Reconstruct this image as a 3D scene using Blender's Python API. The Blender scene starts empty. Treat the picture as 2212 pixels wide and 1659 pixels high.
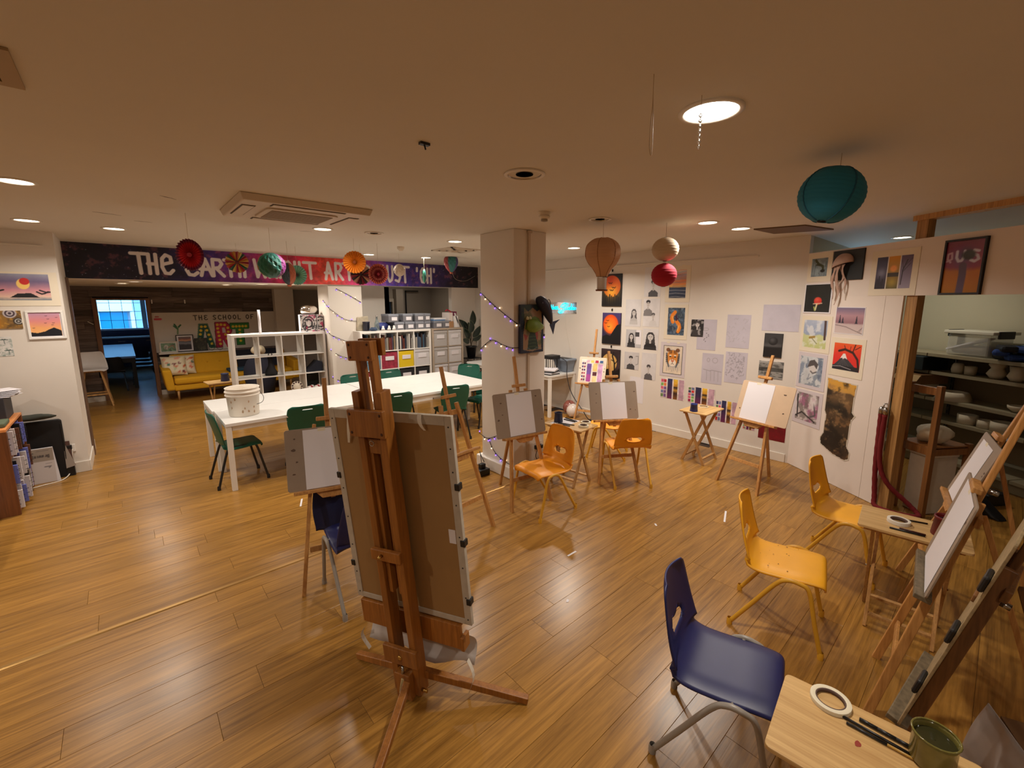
import bpy, bmesh, math, random
import numpy as np
from mathutils import Vector, Matrix
random.seed(7)
SC = bpy.context.scene
COL = SC.collection
R = math.radians
PI = math.pi

# ------------------------------------------------------------------ camera, world, exposure
F_PX, P_Y = 945.0, 806.0
PITCH, YAW, CAM_H = R(9.34), R(48.5), 2.0
cam_d = bpy.data.cameras.new('camera')
cam_d.sensor_width = 36.0
cam_d.sensor_fit = 'HORIZONTAL'
cam_d.lens = F_PX / 2212 * 36.0
cam_d.shift_y = -(829.5 - P_Y) / 2212
cam_d.clip_start = 0.02
cam_d.clip_end = 200
cam = bpy.data.objects.new('camera', cam_d)
COL.objects.link(cam)
fw = Vector((math.cos(YAW) * math.cos(PITCH), math.sin(YAW) * math.cos(PITCH), -math.sin(PITCH)))
rt = Vector((math.sin(YAW), -math.cos(YAW), 0))
upv = rt.cross(fw)
M = Matrix((rt, upv, -fw)).transposed().to_4x4()
M.translation = (0, 0, CAM_H)
cam.matrix_world = M
SC.camera = cam

SC.view_settings.view_transform = 'Standard'
SC.view_settings.look = 'None'
SC.view_settings.gamma = 1.0
SC.view_settings.use_curve_mapping = False
SC.view_settings.exposure = 0.0

LAMP_W = 18.0            # watts of one recessed ceiling lamp
LAMP_COL = (1.0, 0.91, 0.80)
world = bpy.data.worlds.new('world')
SC.world = world
world.use_nodes = True
bg = world.node_tree.nodes['Background']
bg.inputs[0].default_value = (0.30, 0.62, 1.0, 1)
bg.inputs[1].default_value = 7.0


# ------------------------------------------------------------------ materials
def lin(c):
    return tuple((x / 12.92 if x <= 0.04045 else ((x + 0.055) / 1.055) ** 2.4) for x in c)


def rgb(r, g, b):
    return lin((r / 255, g / 255, b / 255))


MATS = {}


def mat(name, col, rough=0.5, metal=0.0, emit=0.0, noise=0.0, nscale=20.0, bump=0.0, bscale=200.0, spec=0.5, alpha=1.0, trans=0.0, stretch=(1, 1, 1)):
    """one procedural material: base colour (0-255 sRGB) varied by a noise, optional bump"""
    if name in MATS:
        return MATS[name]
    m = bpy.data.materials.new(name)
    m.use_nodes = True
    nt = m.node_tree
    b = nt.nodes['Principled BSDF']
    c = rgb(*col)
    b.inputs['Base Color'].default_value = (*c, 1)
    b.inputs['Roughness'].default_value = rough
    b.inputs['Metallic'].default_value = metal
    b.inputs['Specular IOR Level'].default_value = spec
    if trans:
        b.inputs['Transmission Weight'].default_value = trans
    if alpha < 1:
        b.inputs['Alpha'].default_value = alpha
    if emit:
        b.inputs['Emission Color'].default_value = (*c, 1)
        b.inputs['Emission Strength'].default_value = emit
    if noise or bump:
        tc = nt.nodes.new('ShaderNodeTexCoord')
        mp = nt.nodes.new('ShaderNodeMapping')
        mp.inputs['Scale'].default_value = stretch
        nt.links.new(tc.outputs['Object'], mp.inputs[0])
    if noise:
        n = nt.nodes.new('ShaderNodeTexNoise')
        n.inputs['Scale'].default_value = nscale
        n.inputs['Detail'].default_value = 5
        nt.links.new(mp.outputs[0], n.inputs['Vector'])
        mx = nt.nodes.new('ShaderNodeMix')
        mx.data_type = 'RGBA'
        mx.inputs[6].default_value = (*[x * (1 - noise) for x in c], 1)
        mx.inputs[7].default_value = (*[min(1, x * (1 + noise)) for x in c], 1)
        nt.links.new(n.outputs['Fac'], mx.inputs[0])
        nt.links.new(mx.outputs[2], b.inputs['Base Color'])
    if bump:
        n2 = nt.nodes.new('ShaderNodeTexNoise')
        n2.inputs['Scale'].default_value = bscale
        nt.links.new(mp.outputs[0], n2.inputs['Vector'])
        bp = nt.nodes.new('ShaderNodeBump')
        bp.inputs['Strength'].default_value = bump
        bp.inputs['Distance'].default_value = 0.002
        nt.links.new(n2.outputs['Fac'], bp.inputs['Height'])
        nt.links.new(bp.outputs[0], b.inputs['Normal'])
    MATS[name] = m
    return m


def wood(name, dark, light, axis=0, scale=1.0, rough=0.45, var=0.25, stain=0.0):
    """grained wood along one object axis, tinted per object and per loose piece"""
    if name in MATS:
        return MATS[name]
    m = bpy.data.materials.new(name)
    m.use_nodes = True
    nt = m.node_tree
    L = nt.links
    nn = nt.nodes.new
    b = nt.nodes['Principled BSDF']
    b.inputs['Roughness'].default_value = rough
    tc = nn('ShaderNodeTexCoord')
    oi = nn('ShaderNodeObjectInfo')
    ge = nn('ShaderNodeNewGeometry')
    ad = nn('ShaderNodeMath'); ad.operation = 'ADD'
    L.new(oi.outputs['Random'], ad.inputs[0]); L.new(ge.outputs['Random Per Island'], ad.inputs[1])
    fr = nn('ShaderNodeMath'); fr.operation = 'FRACT'
    L.new(ad.outputs[0], fr.inputs[0])
    ml = nn('ShaderNodeMath'); ml.operation = 'MULTIPLY'; ml.inputs[1].default_value = 37.0
    L.new(fr.outputs[0], ml.inputs[0])
    va = nn('ShaderNodeVectorMath'); va.operation = 'ADD'
    L.new(tc.outputs['Object'], va.inputs[0]); L.new(ml.outputs[0], va.inputs[1])
    mp = nn('ShaderNodeMapping')
    s = [14.0 * scale] * 3
    s[axis] = 0.9 * scale
    mp.inputs['Scale'].default_value = s
    L.new(va.outputs[0], mp.inputs[0])
    n1 = nn('ShaderNodeTexNoise'); n1.inputs['Scale'].default_value = 1.6; n1.inputs['Detail'].default_value = 8; n1.inputs['Roughness'].default_value = 0.62; n1.inputs['Distortion'].default_value = 1.2
    L.new(mp.outputs[0], n1.inputs['Vector'])
    mp2 = nn('ShaderNodeMapping')
    s2 = [60.0 * scale] * 3
    s2[axis] = 1.6 * scale
    mp2.inputs['Scale'].default_value = s2
    L.new(va.outputs[0], mp2.inputs[0])
    n2 = nn('ShaderNodeTexNoise'); n2.inputs['Scale'].default_value = 2.0; n2.inputs['Detail'].default_value = 3
    L.new(mp2.outputs[0], n2.inputs['Vector'])
    mx0 = nn('ShaderNodeMath'); mx0.operation = 'MULTIPLY_ADD'; mx0.inputs[1].default_value = 0.35; 
    L.new(n2.outputs['Fac'], mx0.inputs[0])
    sc = nn('ShaderNodeMath'); sc.operation = 'MULTIPLY'; sc.inputs[1].default_value = 0.7
    L.new(n1.outputs['Fac'], sc.inputs[0]); L.new(sc.outputs[0], mx0.inputs[2])
    ra = nn('ShaderNodeValToRGB')
    ra.color_ramp.elements[0].position = 0.30
    ra.color_ramp.elements[1].position = 0.68
    ra.color_ramp.elements[0].color = (*rgb(*dark), 1)
    ra.color_ramp.elements[1].color = (*rgb(*light), 1)
    L.new(mx0.outputs[0], ra.inputs[0])
    hv = nn('ShaderNodeHueSaturation')
    mr = nn('ShaderNodeMapRange'); mr.inputs[3].default_value = 1 - var; mr.inputs[4].default_value = 1 + var
    L.new(fr.outputs[0], mr.inputs[0]); L.new(mr.outputs[0], hv.inputs['Value'])
    L.new(ra.outputs[0], hv.inputs['Color'])
    L.new(hv.outputs[0], b.inputs['Base Color'])
    bp = nn('ShaderNodeBump'); bp.inputs['Strength'].default_value = 0.12; bp.inputs['Distance'].default_value = 0.001
    L.new(n2.outputs['Fac'], bp.inputs['Height']); L.new(bp.outputs[0], b.inputs['Normal'])
    MATS[name] = m
    return m


def print_mat(name='printed_colour', rough=0.6, emit=0.0):
    if name in MATS:
        return MATS[name]
    m = bpy.data.materials.new(name)
    m.use_nodes = True
    nt = m.node_tree
    b = nt.nodes['Principled BSDF']
    a = nt.nodes.new('ShaderNodeAttribute')
    a.attribute_name = 'Col'
    nt.links.new(a.outputs['Color'], b.inputs['Base Color'])
    b.inputs['Roughness'].default_value = rough
    MATS[name] = m
    return m


# ------------------------------------------------------------------ mesh builder
def V(*a):
    return Vector(a)


def frame_of(d):
    d = Vector(d).normalized()
    u = Vector((0, 0, 1)) if abs(d.z) < 0.9 else Vector((1, 0, 0))
    s = d.cross(u).normalized()
    return d, s, s.cross(d)


class MB:
    def __init__(self):
        self.v = []
        self.f = []
        self.c = None

    def add(self, vs, fs):
        o = len(self.v)
        self.v += [tuple(p) for p in vs]
        self.f += [tuple(i + o for i in f) for f in fs]
        return self

    def hexa(self, p):
        """eight corners: bottom four ccw, top four ccw"""
        return self.add(p, [(3, 2, 1, 0), (4, 5, 6, 7), (0, 1, 5, 4), (1, 2, 6, 5), (2, 3, 7, 6), (3, 0, 4, 7)])

    def box(self, x0, x1, y0, y1, z0, z1):
        return self.hexa([(x0, y0, z0), (x1, y0, z0), (x1, y1, z0), (x0, y1, z0), (x0, y0, z1), (x1, y0, z1), (x1, y1, z1), (x0, y1, z1)])

    def obox(self, o, ex, ey, ez, x0, x1, y0, y1, z0, z1):
        o, ex, ey, ez = Vector(o), Vector(ex), Vector(ey), Vector(ez)
        P = lambda x, y, z: o + ex * x + ey * y + ez * z
        return self.hexa([P(x0, y0, z0), P(x1, y0, z0), P(x1, y1, z0), P(x0, y1, z0), P(x0, y0, z1), P(x1, y0, z1), P(x1, y1, z1), P(x0, y1, z1)])

    def bar(self, p, q, w, h, side=None, w2=None, h2=None):
        """rectangular bar from p to q; w along side, h across"""
        p, q = Vector(p), Vector(q)
        d = (q - p).normalized()
        if side is None:
            d, s, t = frame_of(d)
        else:
            s = Vector(side)
            s = (s - d * s.dot(d)).normalized()
            t = s.cross(d)
        w2 = w if w2 is None else w2
        h2 = h if h2 is None else h2
        c = []
        for o, a, b in ((p, w, h), (q, w2, h2)):
            for i, j in ((-1, -1), (1, -1), (1, 1), (-1, 1)):
                c.append(o + s * (a / 2 * i) + t * (b / 2 * j))
        return self.add(c, [(0, 1, 2, 3), (7, 6, 5, 4), (1, 0, 4, 5), (2, 1, 5, 6), (3, 2, 6, 7), (0, 3, 7, 4)])

    def tube(self, pts, r, n=8, cap=True, closed=False):
        pts = [Vector(p) for p in pts]
        rs = r if isinstance(r, (list, tuple)) else [r] * len(pts)
        o = len(self.v)
        s = None
        k = len(pts)
        for i, p in enumerate(pts):
            a = pts[i - 1] if (i or closed) else p
            b = pts[(i + 1) % k] if (i < k - 1 or closed) else p
            d = (b - a).normalized()
            if s is None:
                _, s, t = frame_of(d)
            else:
                s = (s - d * s.dot(d)).normalized()
                t = s.cross(d)
            for j in range(n):
                an = 2 * PI * j / n
                self.v.append(tuple(p + (s * math.cos(an) + t * math.sin(an)) * rs[i]))
        m = k if closed else k - 1
        for i in range(m):
            for j in range(n):
                a, b = o + i * n + j, o + i * n + (j + 1) % n
                c, d = o + ((i + 1) % k) * n + (j + 1) % n, o + ((i + 1) % k) * n + j
                self.f.append((a, d, c, b))
        if cap and not closed:
            self.f.append(tuple(o + j for j in range(n)))
            self.f.append(tuple(o + (k - 1) * n + j for j in reversed(range(n))))
        return self

    def lathe(self, prof, n=24, c=(0, 0, 0), ax=None):
        """profile of (radius, height); axis z through c, or any axis"""
        c = Vector(c)
        if ax is None:
            s, t, d = V(1, 0, 0), V(0, 1, 0), V(0, 0, 1)
        else:
            d, s, t = frame_of(ax)
        o = len(self.v)
        for r, z in prof:
            for j in range(n):
                an = 2 * PI * j / n
                self.v.append(tuple(c + d * z + (s * math.cos(an) + t * math.sin(an)) * max(r, 1e-5)))
        for i in range(len(prof) - 1):
            for j in range(n):
                a, b = o + i * n + j, o + i * n + (j + 1) % n
                self.f.append((a, b, b + n, a + n))
        return self

    def prism(self, poly, o, ex, ey, depth, ez=None):
        """polygon in the ex/ey plane, extruded by depth along ez"""
        o, ex, ey = Vector(o), Vector(ex), Vector(ey)
        ez = ex.cross(ey).normalized() if ez is None else Vector(ez)
        k = len(poly)
        a = [o + ex * x + ey * y for x, y in poly]
        b = [p + ez * depth for p in a]
        return self.add(a + b, [tuple(reversed(range(k))), tuple(range(k, 2 * k))] + [(i, (i + 1) % k, (i + 1) % k + k, i + k) for i in range(k)])

    def build(self, name, m, parent=None, smooth=False, bevel=0.0, solid=0.0, subsurf=0, at=None):
        off = Vector((0, 0, 0))
        p = parent
        while p is not None:
            off += p.location
            p = p.parent
        vs = [Vector(q) for q in self.v]
        loc = Vector((0, 0, 0))
        if at is not None:
            loc = Vector(at)
        elif parent is None:
            xs = [q.x for q in vs]; ys = [q.y for q in vs]; zs = [q.z for q in vs]
            loc = V((min(xs) + max(xs)) / 2, (min(ys) + max(ys)) / 2, min(zs))
        if parent is not None and at is not None:
            loc = loc - off
        sub = off + loc
        me = bpy.data.meshes.new(name)
        me.from_pydata([tuple(q - sub) for q in vs], [], self.f)
        me.update()
        if smooth:
            me.shade_smooth()
        if m is not None:
            me.materials.append(m)
        if self.c is not None:
            ca = me.color_attributes.new('Col', 'FLOAT_COLOR', 'POINT')
            ca.data.foreach_set('color', np.asarray(self.c, dtype=np.float32).ravel())
        ob = bpy.data.objects.new(name, me)
        COL.objects.link(ob)
        ob.location = loc
        ob.parent = parent
        if solid:
            md = ob.modifiers.new('solidify', 'SOLIDIFY'); md.thickness = solid; md.offset = 0
        if bevel:
            md = ob.modifiers.new('bevel', 'BEVEL'); md.width = bevel; md.segments = 2; md.limit_method = 'ANGLE'; md.angle_limit = R(40)
        if subsurf:
            md = ob.modifiers.new('subsurf', 'SUBSURF'); md.levels = subsurf; md.render_levels = subsurf
        return ob


def tag(o, label, cat, group=None, kind=None):
    o['label'] = label
    o['category'] = cat
    if group:
        o['group'] = group
    if kind:
        o['kind'] = kind
    return o


def thing(name, label, cat, loc=(0, 0, 0), group=None):
    o = bpy.data.objects.new(name, None)
    o.empty_display_size = 0.1
    COL.objects.link(o)
    o.location = loc
    return tag(o, label, cat, group)


def struct(name, mb, m, **k):
    o = mb.build(name, m, **k)
    o['kind'] = 'structure'
    return o


def copy_tree(o, loc=None, rz=None, label=None, group=None, parent=None, swap=None):
    c = o.copy()
    COL.objects.link(c)
    c.parent = parent
    if swap and c.type == 'MESH' and c.data.materials and c.data.materials[0].name in swap:
        c.data = c.data.copy()
        c.data.materials[0] = swap[c.data.materials[0].name]
    for ch in list(o.children):
        copy_tree(ch, parent=c, swap=swap)
    if loc is not None:
        c.location = loc
    if rz is not None:
        c.rotation_euler = (0, 0, rz)
    if label:
        c['label'] = label
    if group:
        c['group'] = group
    return c


def rrect(w, h, r, n=4):
    """rounded rectangle polygon centred on 0"""
    o = []
    for cx, cy, a0 in ((w / 2 - r, h / 2 - r, 0), (-w / 2 + r, h / 2 - r, 90), (-w / 2 + r, -h / 2 + r, 180), (w / 2 - r, -h / 2 + r, 270)):
        for i in range(n + 1):
            a = R(a0 + 90 * i / n)
            o.append((cx + r * math.cos(a), cy + r * math.sin(a)))
    return o


def spline(pts, n=8):
    """Catmull-Rom through the points"""
    P = [Vector(p) for p in pts]
    o = []
    for i in range(len(P) - 1):
        a, b, c, d = P[max(i - 1, 0)], P[i], P[i + 1], P[min(i + 2, len(P) - 1)]
        for k in range(n):
            t = k / n
            o.append(0.5 * ((2 * b) + (c - a) * t + (2 * a - 5 * b + 4 * c - d) * t * t + (3 * b - a - 3 * c + d) * t ** 3))
    o.append(P[-1])
    return o


# ------------------------------------------------------------------ shared materials
WALL = mat('white_wall_paint', (222, 214, 204), 0.75, noise=0.05, nscale=1.5, bump=0.06, bscale=60)
CEIL = mat('ceiling_paint', (212, 204, 190), 0.8, noise=0.05, nscale=1.2)
WHITE = mat('white_laminate', (236, 232, 226), 0.35)
WMETAL = mat('white_metal', (226, 220, 210), 0.4, noise=0.05, nscale=8)
TRIM = mat('trim_gloss', (226, 218, 206), 0.4)
FLOORW = wood('floor_oak', (104, 68, 24), (176, 128, 58), 0, 1.0, 0.28, 0.09)
CLADW = wood('cladding_wood', (42, 35, 32), (120, 104, 96), 0, 1.2, 0.7, 0.55)
PINE = wood('pine', (140, 96, 50), (206, 158, 96), 2, 1.0, 0.5, 0.15)
EASELW = wood('easel_beech', (150, 98, 46), (205, 150, 84), 2, 1.0, 0.5, 0.15)
STUDIOW = wood('studio_easel_oak', (116, 68, 22), (172, 110, 44), 2, 0.9, 0.45, 0.12)
TRAYW = wood('tray_wood', (176, 132, 76), (222, 184, 124), 0, 1.2, 0.45, 0.1)
MDF = mat('brown_hardboard', (150, 118, 84), 0.6, noise=0.18, nscale=9)
GREYMDF = mat('grey_hardboard', (150, 132, 114), 0.6, noise=0.14, nscale=7)
PAPER = mat('white_paper', (226, 222, 226), 0.7)
CREAM = mat('cream_mount_board', (226, 214, 192), 0.7)
BLACK = mat('black_plastic', (22, 22, 24), 0.45)
DKMETAL = mat('dark_metal', (52, 50, 48), 0.35, metal=0.6)
STEEL = mat('steel', (170, 168, 165), 0.25, metal=1.0)
BRASS = mat('brass', (196, 160, 90), 0.3, metal=1.0)
GREYM = mat('grey_painted_tube', (150, 142, 132), 0.35)
NAVY = mat('navy_plastic', (30, 34, 84), 0.42, noise=0.1, nscale=30)
TAPEW = mat('masking_tape', (226, 216, 190), 0.6)

CEIL_Z = 2.75
LOW_Z = 2.29
BEAM_Y = 7.95
# partition frame: origin on the far wall, u along the partition towards the camera's right, w behind it
PO, PU, PW = V(6.04, 1.631, 0), V(-0.556, -0.831, 0), V(0.831, -0.556, 0)


def pp(u, w, z=0.0):
    return PO + PU * u + PW * w + V(0, 0, z)


# ------------------------------------------------------------------ lamps
LAMPS = [(1.848, 0.891, 1.1, 'large bright ceiling downlight above the brown drawing board easel'),
         (4.321, 2.04, 1, 'lit downlight above the picture wall beside the white lantern'),
         (-0.414, 4.26, 0.75, 'lit downlight nearest the camera above the left wall bookcase'),
         (-0.572, 6.207, 0.45, 'lit downlight close to the left picture wall'),
         (1.675, 4.89, 1, 'lit downlight just behind the ceiling air conditioner'),
         (0.036, 6.301, 1, 'glaring downlight before the dark left end of the banner'),
         (4.927, 1.973, 1, 'small lit downlight beside the dark ceiling panel'),
         (3.264, 4.778, 1, 'bright downlight above the square ceiling vent left of the pillar'),
         (4.062, 6.848, 1, 'lit downlight in front of the purple end of the banner'),
         (3.1, 7.0, 1, 'wide lit downlight above the word just on the banner'),
         (4.915, 4.226, 1.7, 'lit square ceiling light right of the pillar'),
         (1.894, 2.028, 0, 'unlit silver downlight above the studio easel'),
         (3.407, 2.624, 0, 'unlit downlight between pillar and balloon lantern'),
         (2.201, 4.804, 0, 'unlit downlight right of the air conditioner')]
LOWLAMPS = [(0.19, 8.6, 'lounge downlight nearest the banner above the doorway'), (0.06, 9.7, 'second lounge downlight behind the first above the doorway'),
            (1.45, 9.3, 'lounge downlight above the school of art sign'), (1.85, 8.55, 'lounge downlight above the white open shelf'), (2.25, 8.35, 'lounge downlight beside the light-string column')]
GLOW = mat('lamp_glow', (255, 244, 226), 0.4, emit=14.0)
REFL = mat('lamp_reflector', (176, 166, 156), 0.25, metal=0.9)
def add_light(parent, x, y, z, w, size=0.13, spread=150):
    ld = bpy.data.lights.new('lamp_light', 'AREA')
    ld.shape = 'DISK'
    ld.size = size
    ld.energy = w
    ld.color = LAMP_COL
    ld.spread = R(spread)
    lo = bpy.data.objects.new('lamp_light', ld)
    COL.objects.link(lo)
    lo.parent = parent
    lo.location = (x - parent.location.x, y - parent.location.y, z - parent.location.z)


def downlight(x, y, z, lit, label, r=0.085, w=LAMP_W, grp='recessed ceiling downlights'):
    t = thing('ceiling_downlight', label, 'ceiling light', (x, y, z), grp)
    MB().lathe([(r + 0.018, 0), (r + 0.018, -0.006), (r, -0.009), (r - 0.004, -0.003), (r - 0.004, 0.0)], 28, (x, y, z - 0.001)).build('trim_ring', TRIM, t, True)
    if lit:
        MB().lathe([(0.0005, -0.004), (r - 0.006, -0.004), (r - 0.006, -0.001)], 24, (x, y, z)).build('glowing_lens', GLOW, t)
        add_light(t, x, y, z - 0.012, w)
    else:
        MB().lathe([(r - 0.004, -0.004), (r * 0.72, 0.05), (0.0005, 0.06)], 24, (x, y, z - 0.001)).build('reflector', REFL, t, True)
        MB().lathe([(r * 0.5, -0.002), (r * 0.5, 0.003), (0.0005, 0.003)], 16, (x, y, z - 0.003)).build('lamp_cap', DKMETAL, t)
    return t


for x, y, lit, lb in LAMPS:
    downlight(x, y, CEIL_Z, lit, lb, 0.105 if (x, y) in ((1.848, 0.891), (1.894, 2.028)) else 0.085, LAMP_W * lit)
for x, y, lb in LOWLAMPS:
    downlight(x, y, LOW_Z, 1, lb, 0.075, LAMP_W * 0.45)
# unseen lamps added behind and beside the camera to light the floor
for x, y, k in ((-1.8, 2.2, 1.2), (-2.0, 4.6, 1.0), (0.0, -0.9, 0.7), (2.6, -1.6, 0.2)):
    downlight(x, y, CEIL_Z, 1, 'unseen ceiling lamp added to light the floor', 0.085, LAMP_W * k)
p = pp(0.0, 1.2)
downlight(p.x, p.y, CEIL_Z, 1, 'lit downlight of the store room seen over the white partition', 0.085, LAMP_W * 0.45)
downlight(5.0, 9.2, CEIL_Z, 1, 'added hidden lamp brightening the window bay behind the banner beam', 0.085, LAMP_W * 0.35)  # added lamp, kept out of sight by the beam, brightens the bay

# ------------------------------------------------------------------ the setting
X0, X1, Y0, Y1 = -3.4, 6.04, -2.6, 7.087
# floor: a base slab and its planks
base = MB().box(X0 - 0.2, 9.2, Y0 - 0.2, 19.0, -0.10, -0.012)
floor = struct('floor', base, mat('floor_underlay', (60, 42, 26), 0.8))
PW_, PL_ = 0.19, 1.26
rest = MB()
near_rows = []
nparts = 0
fwd2 = Vector((math.cos(YAW), math.sin(YAW)))
plank_meshes = {}


def plank_geo(mb, x0, x1, y0, y1, g=0.0005):
    x0 += g; x1 -= g; y0 += g; y1 -= g
    c = 0.0010
    return mb.add([(x0, y0, -0.011), (x1, y0, -0.011), (x1, y1, -0.011), (x0, y1, -0.011), (x0, y0, -c), (x1, y0, -c), (x1, y1, -c), (x0, y1, -c),
                   (x0 + c, y0 + c, 0), (x1 - c, y0 + c, 0), (x1 - c, y1 - c, 0), (x0 + c, y1 - c, 0)],
                  [(0, 1, 5, 4), (1, 2, 6, 5), (2, 3, 7, 6), (3, 0, 4, 7), (4, 5, 9, 8), (5, 6, 10, 9), (6, 7, 11, 10), (7, 4, 8, 11), (8, 9, 10, 11)])


rows = []
y = 1.215 - 20 * PW_
while y < 3.44:
    rows.append((y, min(y + PW_, 3.435)))
    y += PW_
y = 3.472
while y < 18.6:
    rows.append((y, y + PW_))
    y += PW_
cand = []
rr = random.Random(3)
for (ya, yb) in rows:
    x = X0 - 0.2 - rr.uniform(0, PL_)
    while x < 9.0:
        xa, xb = x, x + PL_
        x = xb
        cx, cy = (xa + xb) / 2, (ya + yb) / 2
        if cx > 6.3 and cy > 2.2:
            continue
        vis = False
        for qx, qy in ((xa, cy), (cx, cy), (xb, cy)):
            q = Vector((qx, qy))
            dd = q.dot(fwd2)
            lt = qx * math.sin(YAW) - qy * math.cos(YAW)
            if dd > 0.3 and abs(lt) < dd * 1.25 + 0.3 and dd + 0.18 > 1.6:
                vis = True
        cand.append((math.hypot(cx, cy) if vis else 99, xa, xb, ya, yb))
cand.sort()
for d, xa, xb, ya, yb in cand:
    if nparts < 298 and d < 7:
        key = round(yb - ya, 4)
        if key not in plank_meshes:
            mbp = plank_geo(MB(), -PL_ / 2, PL_ / 2, -key / 2, key / 2)
            me = bpy.data.meshes.new('plank')
            me.from_pydata(mbp.v, [], mbp.f)
            me.materials.append(FLOORW)
            plank_meshes[key] = me
        o = bpy.data.objects.new('plank', plank_meshes[key])
        COL.objects.link(o)
        o.parent = floor
        o.location = V((xa + xb) / 2, (ya + yb) / 2, 0) - floor.location
        nparts += 1
    else:
        plank_geo(rest, xa, xb, ya, yb)
ro = rest.build('far_planks', FLOORW, floor)
ro['kind'] = 'stuff'
th = MB().prism([(-0.019, 0), (0.019, 0), (0.012, 0.006), (-0.012, 0.006)], (X0, 3.4535, 0.0), (0, 1, 0), (0, 0, 1), 3.1 - X0 + 0.0, (1, 0, 0))
th.prism([(-0.019, 0), (0.019, 0), (0.012, 0.006), (-0.012, 0.006)], (3.1, 3.4535, 0.0), (0, 1, 0), (0, 0, 1), 2.9, (1, 0, 0))
struct('trim_1', th, mat('threshold_metal', (190, 150, 90), 0.3, metal=0.7))

# ceilings
struct('ceiling', MB().box(X0 - 0.2, 9.2, Y0 - 0.2, BEAM_Y + 0.05, CEIL_Z, CEIL_Z + 0.1), CEIL)
struct('ceiling_lounge', MB().box(-2.2, 4.15, BEAM_Y + 0.05, 12.7, LOW_Z, LOW_Z + 0.1), CEIL)
struct('ceiling_bay', MB().box(4.0, 6.4, BEAM_Y + 0.5, 10.3, CEIL_Z, CEIL_Z + 0.1), CEIL)
# beam that carries the banner
struct('beam', MB().box(-2.2, X1, BEAM_Y, BEAM_Y + 0.55, LOW_Z - 0.004, CEIL_Z), WALL)
# walls around the studio
struct('wall_left', MB().box(X0, -0.477, Y1, BEAM_Y + 0.2, 0, CEIL_Z), WALL)
struct('wall_west', MB().box(X0 - 0.12, X0, Y0, Y1, 0, CEIL_Z), WALL)
struct('wall_south', MB().box(X0, 5.4, Y0 - 0.12, Y0, 0, CEIL_Z), WALL)
struct('wall_right', MB().box(X1, X1 + 0.12, 1.631, 8.2, 0, CEIL_Z), WALL)
struct('wall_corner', MB().box(5.40, X1, 8.08, 8.2, 0, CEIL_Z), WALL)
struct('column', MB().box(2.76, 3.36, 8.0, 8.55, 0, LOW_Z), WALL)
struct('baseboard_left', MB().box(X0, -0.477, Y1 - 0.016, Y1, 0, 0.13).box(-0.477, -0.463, Y1 - 0.016, BEAM_Y + 0.2, 0, 0.13), TRIM, bevel=0.004)
struct('baseboard_right', MB().box(X1 - 0.016, X1, 1.66, 8.08, 0, 0.11), TRIM, bevel=0.004)
struct('trim_2', MB().box(-0.474, -0.455, BEAM_Y - 0.18, BEAM_Y - 0.02, 0.0, LOW_Z), wood('dark_edge_wood', (60, 44, 36), (110, 84, 66), 2))
struct('trim_3', MB().box(X1 - 0.018, X1, 2.17, 8.0, 2.548, 2.566), TRIM)
struct('trim_4', MB().box(X0, -0.566, Y1 - 0.018, Y1, 2.583, 2.6), TRIM)
# square pillar on a plinth
struct('pillar', MB().box(3.15, 3.63, 3.53, 4.11, 0, CEIL_Z), WALL, bevel=0.006)
struct('pillar_plinth', MB().box(3.10, 3.68, 3.48, 4.17, 0, 0.14), mat('plinth_paint', (228, 222, 214), 0.5, noise=0.06), bevel=0.012)
struct('pillar_conduit', MB().box(3.345, 3.375, 3.512, 3.53, 0.14, CEIL_Z - 0.02).box(3.33, 3.39, 3.50, 3.53, CEIL_Z - 0.03, CEIL_Z - 0.008), mat('conduit_paint', (196, 180, 160), 0.6))
# lounge behind the beam
struct('wall_lounge_left', MB().box(-2.2, -2.08, BEAM_Y + 0.2, 12.0, 0, LOW_Z + 0.1), WALL)
struct('wall_lounge_right', MB().box(4.05, 4.15, 8.5, 12.6, 0, CEIL_Z + 0.1).box(3.36, 4.15, 8.5, 8.55, 0, LOW_Z), WALL)
wb = struct('wall_back', MB().box(-2.2, -0.40, 12.03, 12.12, 0, LOW_Z + 0.05).box(0.45, 2.80, 12.03, 12.12, 0, LOW_Z + 0.05).box(-0.40, 0.45, 12.03, 12.12, 2.06, LOW_Z + 0.05), mat('cladding_backing', (30, 24, 22), 0.9))
BH = 0.124
rb = random.Random(11)
bmesh_cache = {}
k = 0
zz = 0.10
while zz < LOW_Z + 0.02:
    spans = [(-1.3, -0.40), (0.45, 2.80)] if zz < 2.02 else [(-1.3, 2.80)]
    for a, b in spans:
        x = a - rb.uniform(0, 0.9)
        while x < b:
            L_ = rb.choice((0.75, 1.0, 1.3))
            xa, xb_ = max(x, a), min(x + L_, b)
            x += L_
            if xb_ - xa < 0.08:
                continue
            d = rb.uniform(0.0, 0.006)
            MB().box(xa + 0.002, xb_ - 0.002, 12.0 + d, 12.03, zz + 0.002, min(zz + BH, LOW_Z + 0.03) - 0.002).build('board', CLADW, wb, at=((xa + xb_) / 2, 12.0, zz))
    zz += BH
struct('baseboard_back', MB().box(-1.3, -0.42, 11.975, 12.03, 0, 0.1).box(0.47, 2.80, 11.975, 12.03, 0, 0.1), TRIM)
DOORW = wood('door_frame_wood', (84, 56, 38), (140, 98, 66), 2)
struct('door_1', MB().box(-0.42, -0.35, 11.96, 12.14, 0, 2.06).box(0.40, 0.47, 11.96, 12.14, 0, 2.06).box(-0.35, 0.40, 11.96, 12.14, 2.02, 2.06), DOORW)
struct('pilaster', MB().box(2.80, 3.22, 11.8, 12.6, 0, LOW_Z + 0.05), WALL)
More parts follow.
